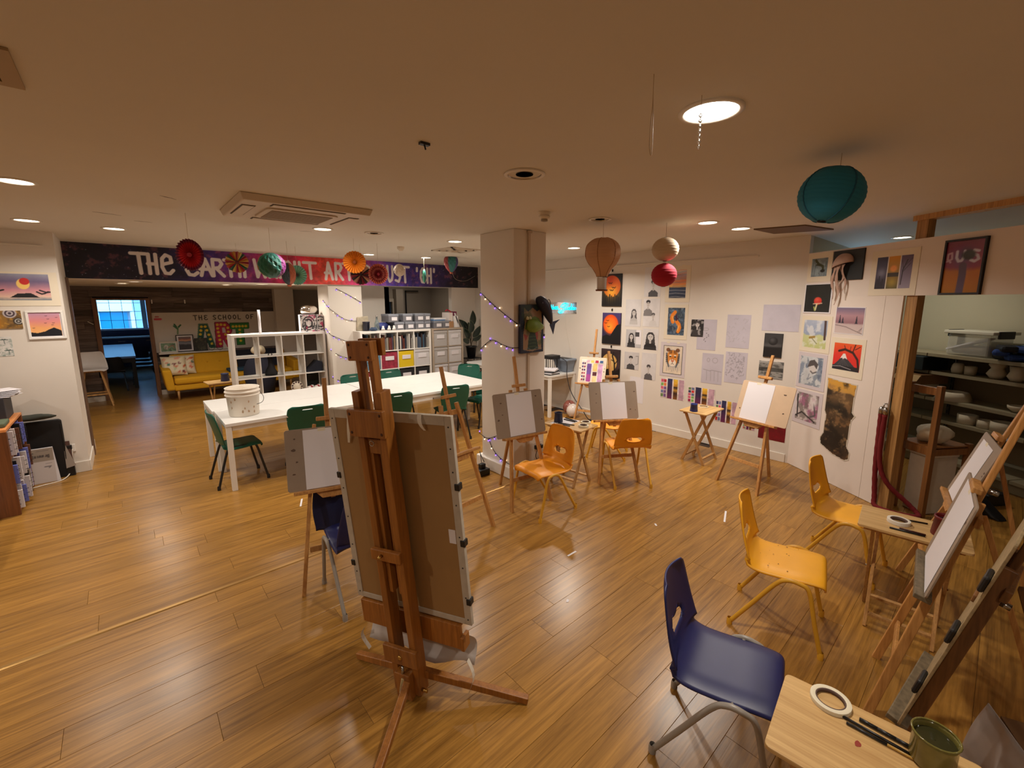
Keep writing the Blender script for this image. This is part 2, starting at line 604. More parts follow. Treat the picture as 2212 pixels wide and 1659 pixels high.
struct('wall_recess', MB().box(3.22, 4.1, 12.45, 12.6, 0, LOW_Z + 0.05), mat('grey_wall', (176, 168, 160), 0.8, noise=0.05))
# dark window bay behind the bookcases
BAYW = mat('bay_wall', (150, 138, 124), 0.8, noise=0.06, nscale=2)
struct('wall_bay_back', MB().box(4.05, 4.41, 10.2, 10.3, 0, 2.4).box(5.045, 6.3, 10.2, 10.3, 0, 2.4).box(4.41, 5.045, 10.2, 10.3, 0, 1.0).box(4.41, 5.045, 10.2, 10.3, 1.985, 2.4).box(4.05, 6.3, 10.2, 10.3, 2.4, 2.85), BAYW)
struct('wall_bay_right', MB().box(6.16, 6.3, 8.2, 10.2, 0, 2.85), BAYW)
struct('trim_5', MB().box(5.08, 5.27, 10.02, 10.2, 0, LOW_Z), BAYW)
struct('trim_6', MB().box(5.385, 5.41, 10.12, 10.15, 0.8, 2.26).box(5.385, 5.75, 10.12, 10.15, 2.24, 2.265), BLACK)
wn = struct('window_1', MB().box(4.34, 4.41, 10.16, 10.2, 0.93, 2.06).box(5.045, 5.11, 10.16, 10.2, 0.93, 2.06).box(4.41, 5.045, 10.16, 10.2, 1.985, 2.06).box(4.34, 5.11, 10.13, 10.2, 0.9, 0.96), mat('bay_trim', (176, 164, 148), 0.6))
MB().box(4.41, 5.045, 10.26, 10.27, 0.96, 1.985).build('dusk_blue_sheet', mat('dusk_blue_sheet', (46, 96, 150), 0.6, noise=0.08), wn)  # added sheet; its blue stands in for dusk light seen through the pane
MB().box(4.41, 5.045, 10.235, 10.24, 0.96, 1.985).build('pane', mat('window_glass', (235, 242, 245), 0.03, trans=1.0), wn)

# partition of the store room: two panels, a long board above the opening, posts and ceiling beam
PANEL = mat('partition_paint', (226, 214, 204), 0.7, noise=0.05, nscale=3)
struct('partition_panel', MB().obox(PO, PU, PW, V(0, 0, 1), 0.0, 0.985, 0, 0.02, 0.004, 2.05), PANEL)
struct('partition_panel', MB().obox(PO, PU, PW, V(0, 0, 1), 0.988, 1.155, 0, 0.02, 0.004, 2.05), PANEL)
struct('partition_board', MB().obox(PO, PU, PW, V(0, 0, 1), 0.0, 4.2, 0.0, 0.018, 2.05, 2.545), PANEL)
struct('partition_post', MB().obox(PO, PU, PW, V(0, 0, 1), 1.165, 1.26, 0.022, 0.10, 0.0, CEIL_Z), PINE)
struct('partition_post', MB().obox(PO, PU, PW, V(0, 0, 1), 3.9, 4.0, 0.022, 0.10, 0.0, CEIL_Z), PINE)
struct('trim_7', MB().obox(PO, PU, PW, V(0, 0, 1), 1.14, 4.2, 0.0, 0.11, CEIL_Z - 0.045, CEIL_Z), PINE)
STOREW = mat('store_wall', (196, 188, 160), 0.8, noise=0.05, nscale=2)
struct('wall_store_back', MB().obox(PO, PU, PW, V(0, 0, 1), -1.2, 4.6, 2.14, 2.24, 0, CEIL_Z), STOREW)
struct('wall_store_left', MB().box(X1 + 0.12, 8.6, 1.63, 1.75, 0, CEIL_Z), STOREW)
struct('wall_store_end', MB().obox(PO, PU, PW, V(0, 0, 1), 4.2, 4.3, 0.0, 2.24, 0, CEIL_Z), STOREW)
struct('wall_southeast', MB().obox(PO, PU, PW, V(0, 0, 1), 4.0, 5.6, -0.02, 0.06, 0, CEIL_Z), WALL)
# room beyond the doorway with its daylight window
struct('wall_far_left', MB().box(-2.6, -2.5, 12.12, 18.6, 0, 2.6), WALL)
struct('wall_far_right', MB().box(1.6, 1.7, 12.12, 18.6, 0, 2.6), WALL)
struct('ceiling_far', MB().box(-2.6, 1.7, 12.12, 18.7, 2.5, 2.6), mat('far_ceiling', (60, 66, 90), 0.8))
NAVYW = mat('navy_joinery', (26, 30, 66), 0.45)
struct('wall_far_back', MB().box(-2.6, 1.7, 18.5, 18.62, 0, 1.12).box(-2.6, -1.15, 18.5, 18.62, 1.12, 2.5).box(0.95, 1.7, 18.5, 18.62, 1.12, 2.5), NAVYW)
w2 = struct('window_2', MB().box(-1.15, 0.95, 18.44, 18.62, 1.10, 1.15).box(-1.15, -1.10, 18.48, 18.6, 1.15, 2.5).box(0.90, 0.95, 18.48, 18.6, 1.15, 2.5).box(0.48, 0.60, 18.48, 18.6, 1.15, 2.5), mat('window_frame_white', (210, 216, 226), 0.5))
for i in range(5):
    MB().box(-0.85 + i * 0.29, -0.838 + i * 0.29, 18.53, 18.55, 1.15, 2.5).build('glazing_bar', DKMETAL, w2)
for i in range(4):
    MB().box(-1.1, 0.48, 18.53, 18.55, 1.40 + i * 0.27, 1.412 + i * 0.27).build('glazing_bar', DKMETAL, w2)
MB().box(-1.1, 0.9, 18.56, 18.566, 1.15, 2.5).build('pane', MATS['window_glass'], w2)
MB().box(-1.12, 0.18, 18.40, 18.43, 2.06, 2.5).build('roller_blind', NAVYW, w2)
MB().box(0.18, 0.92, 18.40, 18.43, 2.22, 2.5).build('roller_blind', NAVYW, w2)


# ------------------------------------------------------------------ studio easel with the big drawing board seen from behind
def studio_easel():
    yaw, lean, roll = R(-64.1), R(-4.1), R(2.5)
    e0 = V(math.cos(yaw), math.sin(yaw), 0)
    nh = V(-e0.y, e0.x, 0)
    u0 = V(0, 0, math.cos(lean)) + nh * math.sin(lean)
    e = e0 * math.cos(roll) + u0 * math.sin(roll)
    u = u0 * math.cos(roll) - e0 * math.sin(roll)
    n = e.cross(u)                      # towards the camera
    if n.dot(V(0, 0, CAM_H) - V(0.95, 1.84, 0.45)) < 0:
        n = -n
    B = V(0.951, 1.841, 0.452)
    # board and its pieces
    bd = thing('framed_drawing_board', 'large brown drawing board in pale frame seen from behind on studio easel', 'drawing board', B)
    w, h = 0.693, 1.05
    MB().obox(B, e, u, n, -w / 2 + 0.02, w / 2 - 0.02, 0.02, h - 0.02, -0.006, 0.004).build('hardboard_panel', mat('brown_back_panel', (154, 118, 72), 0.55, noise=0.12, nscale=5), bd)
    PF = mat('pale_frame_paint', (186, 176, 160), 0.6, noise=0.22, nscale=25)
    for a, b, c, d in ((-w / 2, -w / 2 + 0.036, 0, h), (w / 2 - 0.036, w / 2, 0, h), (-w / 2 + 0.036, w / 2 - 0.036, h - 0.045, h), (-w / 2 + 0.036, w / 2 - 0.036, 0, 0.03)):
        MB().obox(B, e, u, n, a, b, c, d, -0.014, 0.008).build('frame_rail', PF, bd, bevel=0.002)
    for a, b in ((-w / 2, 0.70), (-w / 2, 0.20), (w / 2, 0.72), (w / 2, 0.44), (w / 2, 0.13)):
        MB().obox(B, e, u, n, a - 0.016 if a > 0 else a - 0.008, a + 0.008 if a > 0 else a + 0.016, b - 0.016, b + 0.016, -0.02, 0.013).build('board_clip', BLACK, bd, bevel=0.003)
    for a in (-w / 2 + 0.018, w / 2 - 0.018):
        for b in (0.03, 0.15, 0.31, 0.47, 0.63, 0.79, 0.9, 1.0):
            MB().lathe([(0.004, 0), (0.003, 0.002), (0.0003, 0.003)], 8, B + e * a + u * b + n * 0.008, n).build('screw', DKMETAL, bd)
    TP = mat('loose_tape', (226, 220, 206), 0.5)
    for a, L_, sx in ((-0.21, 0.17, -0.03), (0.19, 0.075, 0.02), (-0.03, 0.06, 0.0)):
        pts = [B + e * (a + sx * t * t) + u * (h + 0.004 - L_ * t) + n * (0.012 + 0.012 * math.sin(3 * t)) for t in [i / 7 for i in range(8)]]
        m_ = MB()
        for i in range(7):
            ww = 0.011 * (1 - 0.5 * (i / 7) ** 2)
            m_.add([pts[i] - e * ww, pts[i] + e * ww, pts[i + 1] + e * ww * 0.9, pts[i + 1] - e * ww * 0.9], [(0, 1, 2, 3)])
        m_.build('tape_strip', TP, bd, solid=0.0006)
    MB().obox(B, e, u, n, w / 2 - 0.075, w / 2 - 0.04, 0.43, 0.50, 0.004, 0.006).build('paper_label', PAPER, bd)
    # easel frame, a hand's breadth in front of the board's back (camera side)
    Q = B + n * 0.03
    G = V(Q.x, Q.y, 0) - u * 0
    base = Q - u * (Q.z / u.z) + e * -0.015
    t = thing('studio_easel', 'tall dark-stained oak studio easel carrying the big board in the foreground', 'easel', V(base.x, base.y, 0))
    W = STUDIOW
    up = lambda s, x=0, z=0: base + u * s + e * x + n * z
    hgt = (B.z + 0.0) / u.z
    for s in (-1, 1):
        MB().bar(up(0.03, 0.062 * s, 0.035), up(1.62, 0.062 * s, 0.035), 0.036, 0.07, e).build('upright', W, t, bevel=0.003)
    for s in (-1, 1):
        MB().bar(up(0.60, 0.03 * s, 0.03), up(1.84, 0.034 * s, 0.03), 0.024, 0.045, e).build('sliding_mast', W, t, bevel=0.003)
    MB().obox(base, e, u, n, -0.062, 0.066, 1.76, 1.845, 0.055, 0.078).build('top_block', W, t, bevel=0.003)
    MB().obox(base, e, u, n, -0.062, 0.066, 1.77, 1.845, -0.02, 0.004).build('top_block', W, t, bevel=0.003)
    MB().obox(base, e, u, n, -0.098, 0.098, 1.42, 1.545, 0.072, 0.098).build('clamp_plate', W, t, bevel=0.005)
    for x in (-0.082, 0.082):
        for z in (1.44, 1.525):
            MB().lathe([(0.007, 0), (0.005, 0.003), (0.0003, 0.004)], 10, up(z, x, 0.098), n).build('screw_plug', wood('dark_plug', (60, 30, 12), (84, 46, 20), 2), t)
    for x in (-0.048, 0.05):
        for z in (1.775, 1.83):
            MB().lathe([(0.006, 0), (0.004, 0.003), (0.0003, 0.004)], 10, up(z, x, 0.078), n).build('screw_plug', MATS['dark_plug'], t)
    MB().obox(base, e, u, n, -0.03, 0.04, 1.33, 1.40, 0.03, 0.06).build('spacer_block', W, t, bevel=0.003)
    MB().tube([up(1.385, 0.0, 0.075) + e * 0.012 * math.cos(a) + u * 0.012 * math.sin(a) for a in [2 * PI * i / 14 for i in range(14)]], 0.0022, 6, closed=True).build('steel_ring', STEEL, t, True)
    MB().obox(base, e, u, n, -0.085, 0.085, 0.80, 0.855, 0.07, 0.094).build('crosspiece', W, t, bevel=0.004)
    MB().tube([up(0.83, -0.02, 0.094), up(0.83, -0.02, 0.118)], 0.008, 10).build('brass_knob', BRASS, t, True)
    # ledge box under the board
    MB().obox(base, e, u, n, -0.305, 0.30, hgt - 0.145, hgt - 0.01, -0.03, -0.008).build('ledge_front', W, t, bevel=0.003)
    MB().obox(base, e, u, n, -0.305, 0.30, hgt - 0.024, hgt - 0.002, -0.11, -0.03).build('ledge_tray', W, t, bevel=0.003)
    MB().obox(base, e, u, n, 0.30, 0.318, hgt - 0.07, hgt - 0.145, -0.06, -0.0).build('ledge_end', W, t, bevel=0.003)
    MB().obox(base, e, u, n, -0.10, 0.10, hgt - 0.235, hgt - 0.14, 0.07, 0.094).build('lock_block', W, t, bevel=0.004)
    MB().lathe([(0.013, 0), (0.013, 0.004), (0.008, 0.006), (0.0005, 0.006)], 14, up(hgt - 0.19, 0.0, 0.094), n).build('brass_knob', BRASS, t, True)
    MB().obox(base, e, u, n, -0.045, 0.045, 0.02, 0.17, 0.0, 0.10).build('foot_block', W, t, bevel=0.004)
    # three spreading feet
    for tip, nm in (((1.325, 1.375, 0.02), 0), ((0.56, 1.50, 0.02), 1), ((0.80, 2.22, 0.02), 2)):
        a = V(base.x, base.y, 0.13) + n * 0.03
        MB().bar(a, tip, 0.036, 0.04, V(-(V(*tip) - a).y, (V(*tip) - a).x, 0), 0.034, 0.034).build('spread_foot', W, t, bevel=0.004)
    MB().tube([up(0.07, 0.085, 0.06), up(0.07, 0.115, 0.06)], 0.009, 10).build('brass_knob', BRASS, t, True)
    # paper bag drooping from the ledge's far side, with loose tape ends
    pb = thing('taped_paper', 'curved sheet of pale paper taped below studio easel ledge', 'paper', V(base.x, base.y, 0.1))
    m_ = MB()
    NX, NZ = 12, 6
    for i in range(NX + 1):
        x = -0.35 + 0.66 * i / NX
        for j in range(NZ + 1):
            z = hgt - 0.13 - 0.21 * j / NZ * (0.9 + 0.1 * math.sin(i))
            m_.v.append(tuple(base + e * x + u * z - n * (0.07 + 0.05 * math.sin(PI * j / NZ) + 0.02 * math.sin(i * 0.7))))
    for i in range(NX):
        for j in range(NZ):
            a = i * (NZ + 1) + j
            m_.f.append((a, a + 1, a + NZ + 2, a + NZ + 1))
    m_.build('sheet', mat('grey_paper', (196, 186, 178), 0.7, noise=0.06), pb, True, solid=0.001)
    for x, dz in ((-0.355, 0.13), (0.30, 0.22)):
        pts = [base + e * (x + 0.025 * math.sin(4 * t) * (1 if x > 0 else -1)) + u * (hgt - 0.24 - dz * t) - n * 0.05 for t in [i / 7 for i in range(8)]]
        m_ = MB()
        for i in range(7):
            m_.add([pts[i] - n * 0.011, pts[i] + n * 0.011, pts[i + 1] + n * 0.011, pts[i + 1] - n * 0.011], [(0, 1, 2, 3)])
        m_.build('tape_strip', TP, pb, solid=0.0006)


studio_easel()
# small brush hanging at the studio easel's foot
bt = thing('flat_brush', 'short flat brush with pale bristles hanging at studio easel foot', 'brush', (0.86, 1.80, 0.05))
MB().tube([(0.862, 1.80, 0.20), (0.860, 1.795, 0.14)], 0.007, 8).build('ferrule', STEEL, bt, True)
MB().prism([(-0.010, 0), (0.010, 0), (0.022, -0.075), (-0.022, -0.075)], (0.86, 1.793, 0.14), (0.9, -0.4, 0), (0, 0, 1), 0.008).build('bristles', mat('bristle', (206, 190, 140), 0.8), bt)


# ------------------------------------------------------------------ tripod easels, boards and paper
def tripod_easel(C, yaw, lean, label, zb=0.70, mast=1.5, spread=0.47, wd=EASELW, cx=0.0, rear=0.62, stained=False, ledge_w=0.5):
    """C = point under the middle of the ledge's front; board plane passes through it"""
    e = V(math.cos(yaw), math.sin(yaw), 0)
    nh = V(-e.y, e.x, 0)
    u = V(0, 0, math.cos(lean)) + nh * math.sin(lean)
    n = e.cross(u)
    if n.dot(nh) > 0:
        n = -n                                  # n points to the painter's side
    B = V(C[0], C[1], zb) + e * cx
    Fo = B - u * (zb / u.z) - n * 0.026
    t = thing('tripod_easel', label, 'easel', V(Fo.x, Fo.y, 0), 'slim wooden tripod easels of the class')
    P = lambda x, s, z=0: Fo + e * x + u * s + n * z
    s0 = zb / u.z
    for s in (-1, 1):
        MB().bar(P(spread / 2 * s, 0.0), P(0.088 * s, 1.17), 0.026, 0.036, e).build('front_leg', wd, t, bevel=0.003)
    MB().bar(P(0, s0 - 0.08, -0.004), P(0, mast, -0.004), 0.032, 0.022, e).build('mast', wd, t, bevel=0.004)
    k = spread / 2 * (1 - 0.27) + 0.088 * 0.27 - 0.02
    MB().bar(P(-k, 0.30), P(k, 0.30), 0.014, 0.036, n).build('crossbar', wd, t, bevel=0.002)
    MB().bar(P(-0.13, 1.09, -0.02), P(0.13, 1.09, -0.02), 0.02, 0.045, n).build('head_bar', wd, t, bevel=0.003)
    MB().bar(P(-ledge_w / 2, s0 - 0.012, 0.032), P(ledge_w / 2, s0 - 0.012, 0.032), 0.062, 0.022, n).build('ledge', wd if not stained else mat('painty_wood', (110, 96, 74), 0.6, noise=0.75, nscale=45), t, bevel=0.003)
    MB().prism([(-0.11, 0), (0.11, 0), (0.07, -0.045), (-0.07, -0.045)], P(0, s0 - 0.024, 0.012), e, u, 0.03, n).build('ledge_bracket', wd, t, bevel=0.003)
    MB().bar(P(-0.075, s0 + 0.49, 0.022), P(0.075, s0 + 0.49, 0.022), 0.034, 0.03, n).build('top_clamp', wd, t, bevel=0.005)
    hd = P(0, 1.09, -0.045)
    ft = V(Fo.x, Fo.y, 0) + nh * rear
    MB().bar(hd, ft, 0.03, 0.022, e).build('rear_leg', wd, t, bevel=0.003)
    MB().tube([P(0, s0 + 0.49, -0.02), P(0, s0 + 0.49, -0.05)], 0.012, 8).build('wing_nut', STEEL, t, True)
    return t, e, u, n, V(C[0], C[1], zb)


def board_and_paper(fr, label, plabel, w=0.57, h=0.43, px=0.0, pw=0.297, ph=0.415, pz=0.004, bm=None, bx=0.0, paper=True):
    t, e, u, n, B = fr
    Bo = B + u * 0.001
    bd = thing('drawing_board', label, 'drawing board', Bo, 'boards on the tripod easels')
    m_ = MB().prism([(x, y + h / 2) for x, y in rrect(w, h, 0.018)], Bo + e * bx - n * 0.004, e, u, 0.008, n)
    m_.build('panel', bm or GREYMDF, bd, bevel=0.0015)
    sm = mat('charcoal_smudge', (96, 76, 62), 0.8)
    rs = random.Random(hash(round(B.x * 100)) % 999)
    for i in range(5):
        x, y = rs.choice((-1, 1)) * rs.uniform(0.19, 0.26), rs.uniform(0.05, h - 0.05)
        r_ = rs.uniform(0.005, 0.014)
        MB().prism([(x + r_ * rs.uniform(0.6, 1.6) * math.cos(a), y + r_ * rs.uniform(0.5, 1) * math.sin(a)) for a in [2 * PI * q / 9 for q in range(9)]], Bo + e * bx + n * 0.0041, e, u, 0.0003, n).build('smudge', sm, bd)
    if paper:
        p_ = thing('sheet_of_paper', plabel, 'paper', Bo, 'blank sheets on the drawing boards')
        MB().obox(Bo + n * 0.0052, e, u, n, px - pw / 2, px + pw / 2, pz, pz + ph, 0, 0.0008).build('sheet', PAPER, p_)
        MB().obox(Bo + n * 0.006, e, u, n, px - 0.05, px + 0.0, pz + ph - 0.018, pz + ph + 0.004, 0, 0.0004).build('tape_tab', TAPEW, p_)
    return bd


E1 = tripod_easel((1.002, 3.077), R(-16), R(15), 'tripod easel left of the big brown board, before the long white table', 0.69)
board_and_paper(E1, 'grey drawing board half hidden by the big brown board', 'blank white sheet half hidden behind the big brown board', px=-0.02)
E2 = tripod_easel((2.05, 2.99), R(8), R(15), 'bare tripod easel without a board, between big brown board and pillar', 0.72, cx=0.0, ledge_w=0.42)
E3 = tripod_easel((2.83, 3.045), R(-9.3), R(13), 'tripod easel standing directly before the white pillar', 0.697, cx=0.03)
board_and_paper(E3, 'grey drawing board on the easel before the pillar', 'blank white sheet on the easel before the pillar', px=0.012)
E4 = tripod_easel((4.063, 2.829), R(-32), R(17), 'tripod easel behind the orange chair seen from the back', 0.677, cx=0.0)
board_and_paper(E4, 'grey drawing board above the orange chair seen from the back', 'blank white sheet above the orange chair seen from the back', px=0.0)
E6 = tripod_easel((4.991, 1.652), R(-102), R(18), 'tripod easel beside the small blue-cup table at the picture wall', 0.715, cx=-0.06)
board_and_paper(E6, 'tilted drawing board on the easel at the picture wall', 'bright blank sheet on the easel at the picture wall', px=-0.075, bm=mat('pale_hardboard', (206, 178, 148), 0.6, noise=0.1, nscale=8))
E5 = tripod_easel((5.44, 4.27), R(-68), R(15), 'tripod easel with a colourful swatch sheet beside the white wall table', 0.713, mast=1.62)
bd5 = board_and_paper(E5, 'cream board carrying the purple and yellow colour swatch sheet', '', w=0.44, h=0.42, paper=False, bm=CREAM)
E7 = tripod_easel((3.98, 0.105), R(-171), R(17), 'farthest of the three easels along the store room opening', 0.70, mast=1.62)
board_and_paper(E7, 'drawing board on the farthest easel at the store room opening', 'blank sheet on the farthest easel at the store room opening', w=0.50, h=0.46, px=-0.03)
E8 = tripod_easel((2.785, 0.12), R(-175), R(12.7), 'paint-spattered tripod easel beside the red cup table', 0.70, mast=1.62, stained=True)
board_and_paper(E8, 'drawing board beside the red cup on the folding table', 'blank sheet beside the red cup on the folding table', w=0.53, h=0.48, px=0.02, pw=0.40, ph=0.46)
E9 = tripod_easel((2.197, 0.061), R(174), R(13.2), 'nearest easel, dark with dried paint, at the bottom right table', 0.50, mast=1.45, wd=wood('dark_easel_wood', (84, 52, 26), (134, 88, 46), 2), stained=True)
b9 = board_and_paper(E9, 'tall paint-crusted board seen edge on in the nearest easel', '', w=0.56, h=0.82, paper=False, bm=mat('painty_edge', (150, 128, 92), 0.7, noise=0.7, nscale=40))
t9, e9, u9, n9, B9 = E9
for s_ in (0.16, 0.40, 0.62):
    MB().obox(B9, e9, u9, n9, 0.20, 0.285, s_, s_ + 0.06, 0.004, 0.02).build('paint_lump', BLACK, b9, bevel=0.008)


# ------------------------------------------------------------------ chairs
def chair_shell(prof, hole, thick, name='seat_shell'):
    """prof rows (y, z, half width); hole = (z, rx, rz, pow) punched through the back"""
    pts = spline([V(p[2], p[0], p[1]) for p in prof], 5)
    NX = 26
    ca = []
    mb = MB()
    for i, p in enumerate(pts):
        hw = p.x
        for j in range(NX + 1):
            s = -1 + 2 * j / NX
            q = abs(s)
            dz = -0.018 * max(0, q - 0.55) ** 2 / 0.2 if p.z < 0.46 and p.y > -0.17 else 0
            back = p.z > 0.46
            dy = 0.03 * q * q if back else 0.0
            mb.v.append((s * hw, p.y + dy, p.z + dz))
    nr = len(pts)
    kill = set()
    if hole:
        hz, rx, rz, pw = hole
        for i, v in enumerate(mb.v):
            x, y, z = v
            if z < 0.455 or y > -0.1:
                continue
            r_ = (abs(x / rx) ** pw + abs((z - hz) / rz) ** pw) ** (1 / pw)
            if r_ <= 1.0:
                kill.add(i)
            if 0.72 < r_ < 1.34 and r_ > 0:
                f_ = 1 / r_
                mb.v[i] = (x * f_, y, hz + (z - hz) * f_)
    for i in range(nr - 1):
        for j in range(NX):
            a = i * (NX + 1) + j
            q = (a, a + 1, a + NX + 2, a + NX + 1)
            if any(k in kill for k in q) and all((k in kill) or 0 for k in q):
                continue
            if hole and sum(k in kill for k in q) >= 3:
                continue
            mb.f.append(q)
    return mb


SHELL_A = [(0.222, 0.398, 0.165), (0.222, 0.42, 0.185), (0.20, 0.436, 0.196), (0.12, 0.436, 0.202), (0.02, 0.428, 0.205), (-0.09, 0.424, 0.206), (-0.15, 0.436, 0.206), (-0.185, 0.466, 0.206), (-0.205, 0.52, 0.204), (-0.222, 0.58, 0.198), (-0.238, 0.65, 0.186), (-0.252, 0.72, 0.172), (-0.26, 0.762, 0.155), (-0.262, 0.780, 0.12)]
SHELL_B = [(0.20, 0.405, 0.17), (0.205, 0.425, 0.19), (0.185, 0.438, 0.2), (0.10, 0.438, 0.205), (0.0, 0.43, 0.205), (-0.10, 0.43, 0.2), (-0.155, 0.445, 0.19), (-0.18, 0.48, 0.185), (-0.192, 0.54, 0.195), (-0.21, 0.62, 0.21), (-0.235, 0.72, 0.213), (-0.25, 0.785, 0.205), (-0.256, 0.81, 0.185), (-0.258, 0.822, 0.15)]


def make_chair(name, label, cat, prof, hole, sm, lm, grp, loops=True, graffiti=False):
    t = thing(name, label, cat, (0, 0, 0), grp)
    chair_shell(prof, hole, 0.007).build('seat_shell', sm, t, True, solid=0.009)
    fm = lm
    for s in (-1, 1):
        if loops:
            pts = spline([(0.20 * s, -0.235, 0.012), (0.205 * s, -0.13, 0.18), (0.212 * s, -0.015, 0.365), (0.216 * s, 0.04, 0.413), (0.216 * s, 0.10, 0.415), (0.214 * s, 0.15, 0.38), (0.213 * s, 0.19, 0.2), (0.212 * s, 0.235, 0.012)], 5)
        else:
            pts = spline([(0.21 * s, -0.25, 0.012), (0.19 * s, -0.19, 0.22), (0.17 * s, -0.13, 0.40), (0.16 * s, -0.09, 0.422), (0.16 * s, 0.10, 0.422), (0.17 * s, 0.15, 0.40), (0.19 * s, 0.19, 0.22), (0.20 * s, 0.235, 0.012)], 5)
        MB().tube(pts, 0.0125, 10).build('leg_loop', lm, t, True)
        for yy in ((-0.235, 0.235) if loops else (-0.25, 0.235)):
            x = (0.20 if yy < 0 else 0.212) * s if loops else (0.21 if yy < 0 else 0.20) * s
            MB().lathe([(0.0165, 0), (0.0165, 0.03), (0.013, 0.042)], 10, (x, yy, 0.0)).build('foot_cap', fm if loops else BLACK, t, True)
    MB().tube([(-0.213, 0.06, 0.412), (0.213, 0.06, 0.412)] if loops else [(-0.16, 0.02, 0.42), (0.16, 0.02, 0.42)], 0.010, 8).build('under_rail', lm, t, True)
    for s in (-1, 1):
        MB().box(0.13 * s - 0.015, 0.13 * s + 0.015, 0.045, 0.075, 0.405, 0.428).build('mounting_lug', sm, t)
    return t


YEL = mat('yellow_plastic', (242, 172, 34), 0.42, noise=0.14, nscale=6)
ORA = mat('orange_plastic', (240, 154, 26), 0.42, noise=0.16, nscale=6)
YLEG = mat('yellow_tube', (216, 160, 44), 0.4)
GRN = mat('green_plastic', (10, 88, 70), 0.4, noise=0.08)
HOLE = (0.545, 0.088, 0.034, 2.0)
ch = make_chair('school_chair', 'yellow chair with graffiti, its back to the tape-roll table before the pillar easel', 'chair', SHELL_A, HOLE, ORA, YLEG, 'moulded school chairs at the easels')
GP = 'moulded school chairs at the easels'


def put(o, x, y, deg):
    o.location = (x, y, 0)
    o.rotation_euler = (0, 0, R(deg - 90))
    return o


put(ch, 2.91, 2.815, 176)
ch['label'] = 'orange chair with brown scribble on its back, before the pillar easel'
gr = MB()
for pts in ([(-0.03, -0.262, 0.70), (0.0, -0.262, 0.72), (0.03, -0.262, 0.70), (0.01, -0.262, 0.69), (-0.02, -0.262, 0.66), (0.02, -0.262, 0.65)], [(0.05, -0.262, 0.70), (0.055, -0.262, 0.66), (0.08, -0.262, 0.66), (0.085, -0.262, 0.70)], [(-0.05, -0.262, 0.66), (-0.01, -0.262, 0.635), (0.04, -0.262, 0.62)]):
    gr.tube([(x, -0.243 - (z - 0.62) * 0.17 - 0.008 + 0.03 * (x / 0.19) ** 2, z) for x, _, z in spline([V(*q) for q in pts], 5)], 0.0035, 5)
grf = gr.build('scribble', mat('marker_brown', (120, 62, 20), 0.6), None)
grf.parent = ch
sw = {'orange_plastic': YEL}
put(copy_tree(ch, label='orange chair seen straight from behind, before the middle easel'), 4.075, 2.665, 54)
put(copy_tree(ch, label='paint-specked yellow chair facing the red cup table, behind the navy chair', swap=sw), 2.905, 0.755, -77)
put(copy_tree(ch, label='yellow chair pushed up to the folding table with the red cup', swap=sw), 3.965, 0.645, -91)
put(copy_tree(ch, label='red-orange chair mostly hidden behind the middle easel board'), 4.62, 3.32, 120)
for c in list(bpy.data.objects):
    if c.name.startswith('scribble.') and c.parent:
        bpy.data.objects.remove(c)
sn = {'orange_plastic': NAVY, 'yellow_tube': GREYM}
cn = put(copy_tree(ch, label='navy blue chair in front at the bottom right wooden table', swap=sn), 1.83, 0.655, -75)
for c in list(bpy.data.objects):
    if c.name.startswith('scribble.') and c.parent:
        bpy.data.objects.remove(c)
put(copy_tree(cn, label='navy chair half hidden behind the left edge of the big brown board'), 1.075, 2.78, 85)
gsp = MB()
rs = random.Random(5)
yc = [c for c in bpy.data.objects if c.get('label', '').startswith('paint-specked')][0]
for i in range(26):
    x, y = rs.uniform(-0.16, 0.16), rs.uniform(-0.12, 0.17)
    gsp.lathe([(rs.uniform(0.0015, 0.005), 0), (0.0003, 0.0006)], 7, (x, y, 0.4335 + 0.03 * max(0, y - 0.05) * 0.9))
q = gsp.build('paint_specks', mat('speck_brown', (110, 66, 20), 0.7), None)
q.parent = yc; q['kind'] = 'stuff'

gc = make_chair('green_chair', 'dark green chair at the left end of the long white table', 'chair', SHELL_B, (0.775, 0.062, 0.011, 4.0), GRN, DKMETAL, 'green school chairs round the long white table', loops=False)
put(gc, 0.82, 5.61, 3)
for x, y, d, lb in ((1.50, 5.44, 84, 'dark green chair tucked under the table behind the left easel'), (3.50, 5.33, 77, 'dark green chair at the table beside the bare easel'),
                    (4.24, 5.62, 192, 'dark green chair at the table end beside the pillar'), (2.72, 6.78, -92, 'green chair on the table far side left of the studio easel mast'),
                    (3.38, 6.80, -88, 'green chair on the table far side just right of the studio easel mast'), (4.66, 6.55, -140, 'green chair at the far right corner of the long table'), (2.62, 5.40, 80, 'dark green chair under the table hidden behind the studio easel')):
    put(copy_tree(gc, label=lb), x, y, d)


# ------------------------------------------------------------------ tables
def long_table(x0, x1, y0, y1, label):
    t = thing('work_table', label, 'table', ((x0 + x1) / 2, (y0 + y1) / 2, 0), 'white work tables pushed into one long table')
    MB().box(x0 + 0.001, x1 - 0.001, y0 + 0.001, y1 - 0.001, 0.705, 0.74).build('table_top', mat('scuffed_white_top', (226, 224, 220), 0.35, noise=0.05, nscale=6), t, bevel=0.003)
    for x in (x0 + 0.03, x1 - 0.03):
        for y in (y0 + 0.03, y1 - 0.03):
            MB().box(x - 0.025, x + 0.025, y - 0.025, y + 0.025, 0, 0.705).build('leg', WMETAL, t, bevel=0.003)
    for y in (y0 + 0.03, y1 - 0.03):
        MB().box(x0 + 0.06, x1 - 0.06, y - 0.012, y + 0.012, 0.655, 0.704).build('apron', WMETAL, t)
    for x in (x0 + 0.03, x1 - 0.03):
        MB().box(x - 0.012, x + 0.012, y0 + 0.06, y1 - 0.06, 0.655, 0.704).build('apron', WMETAL, t)


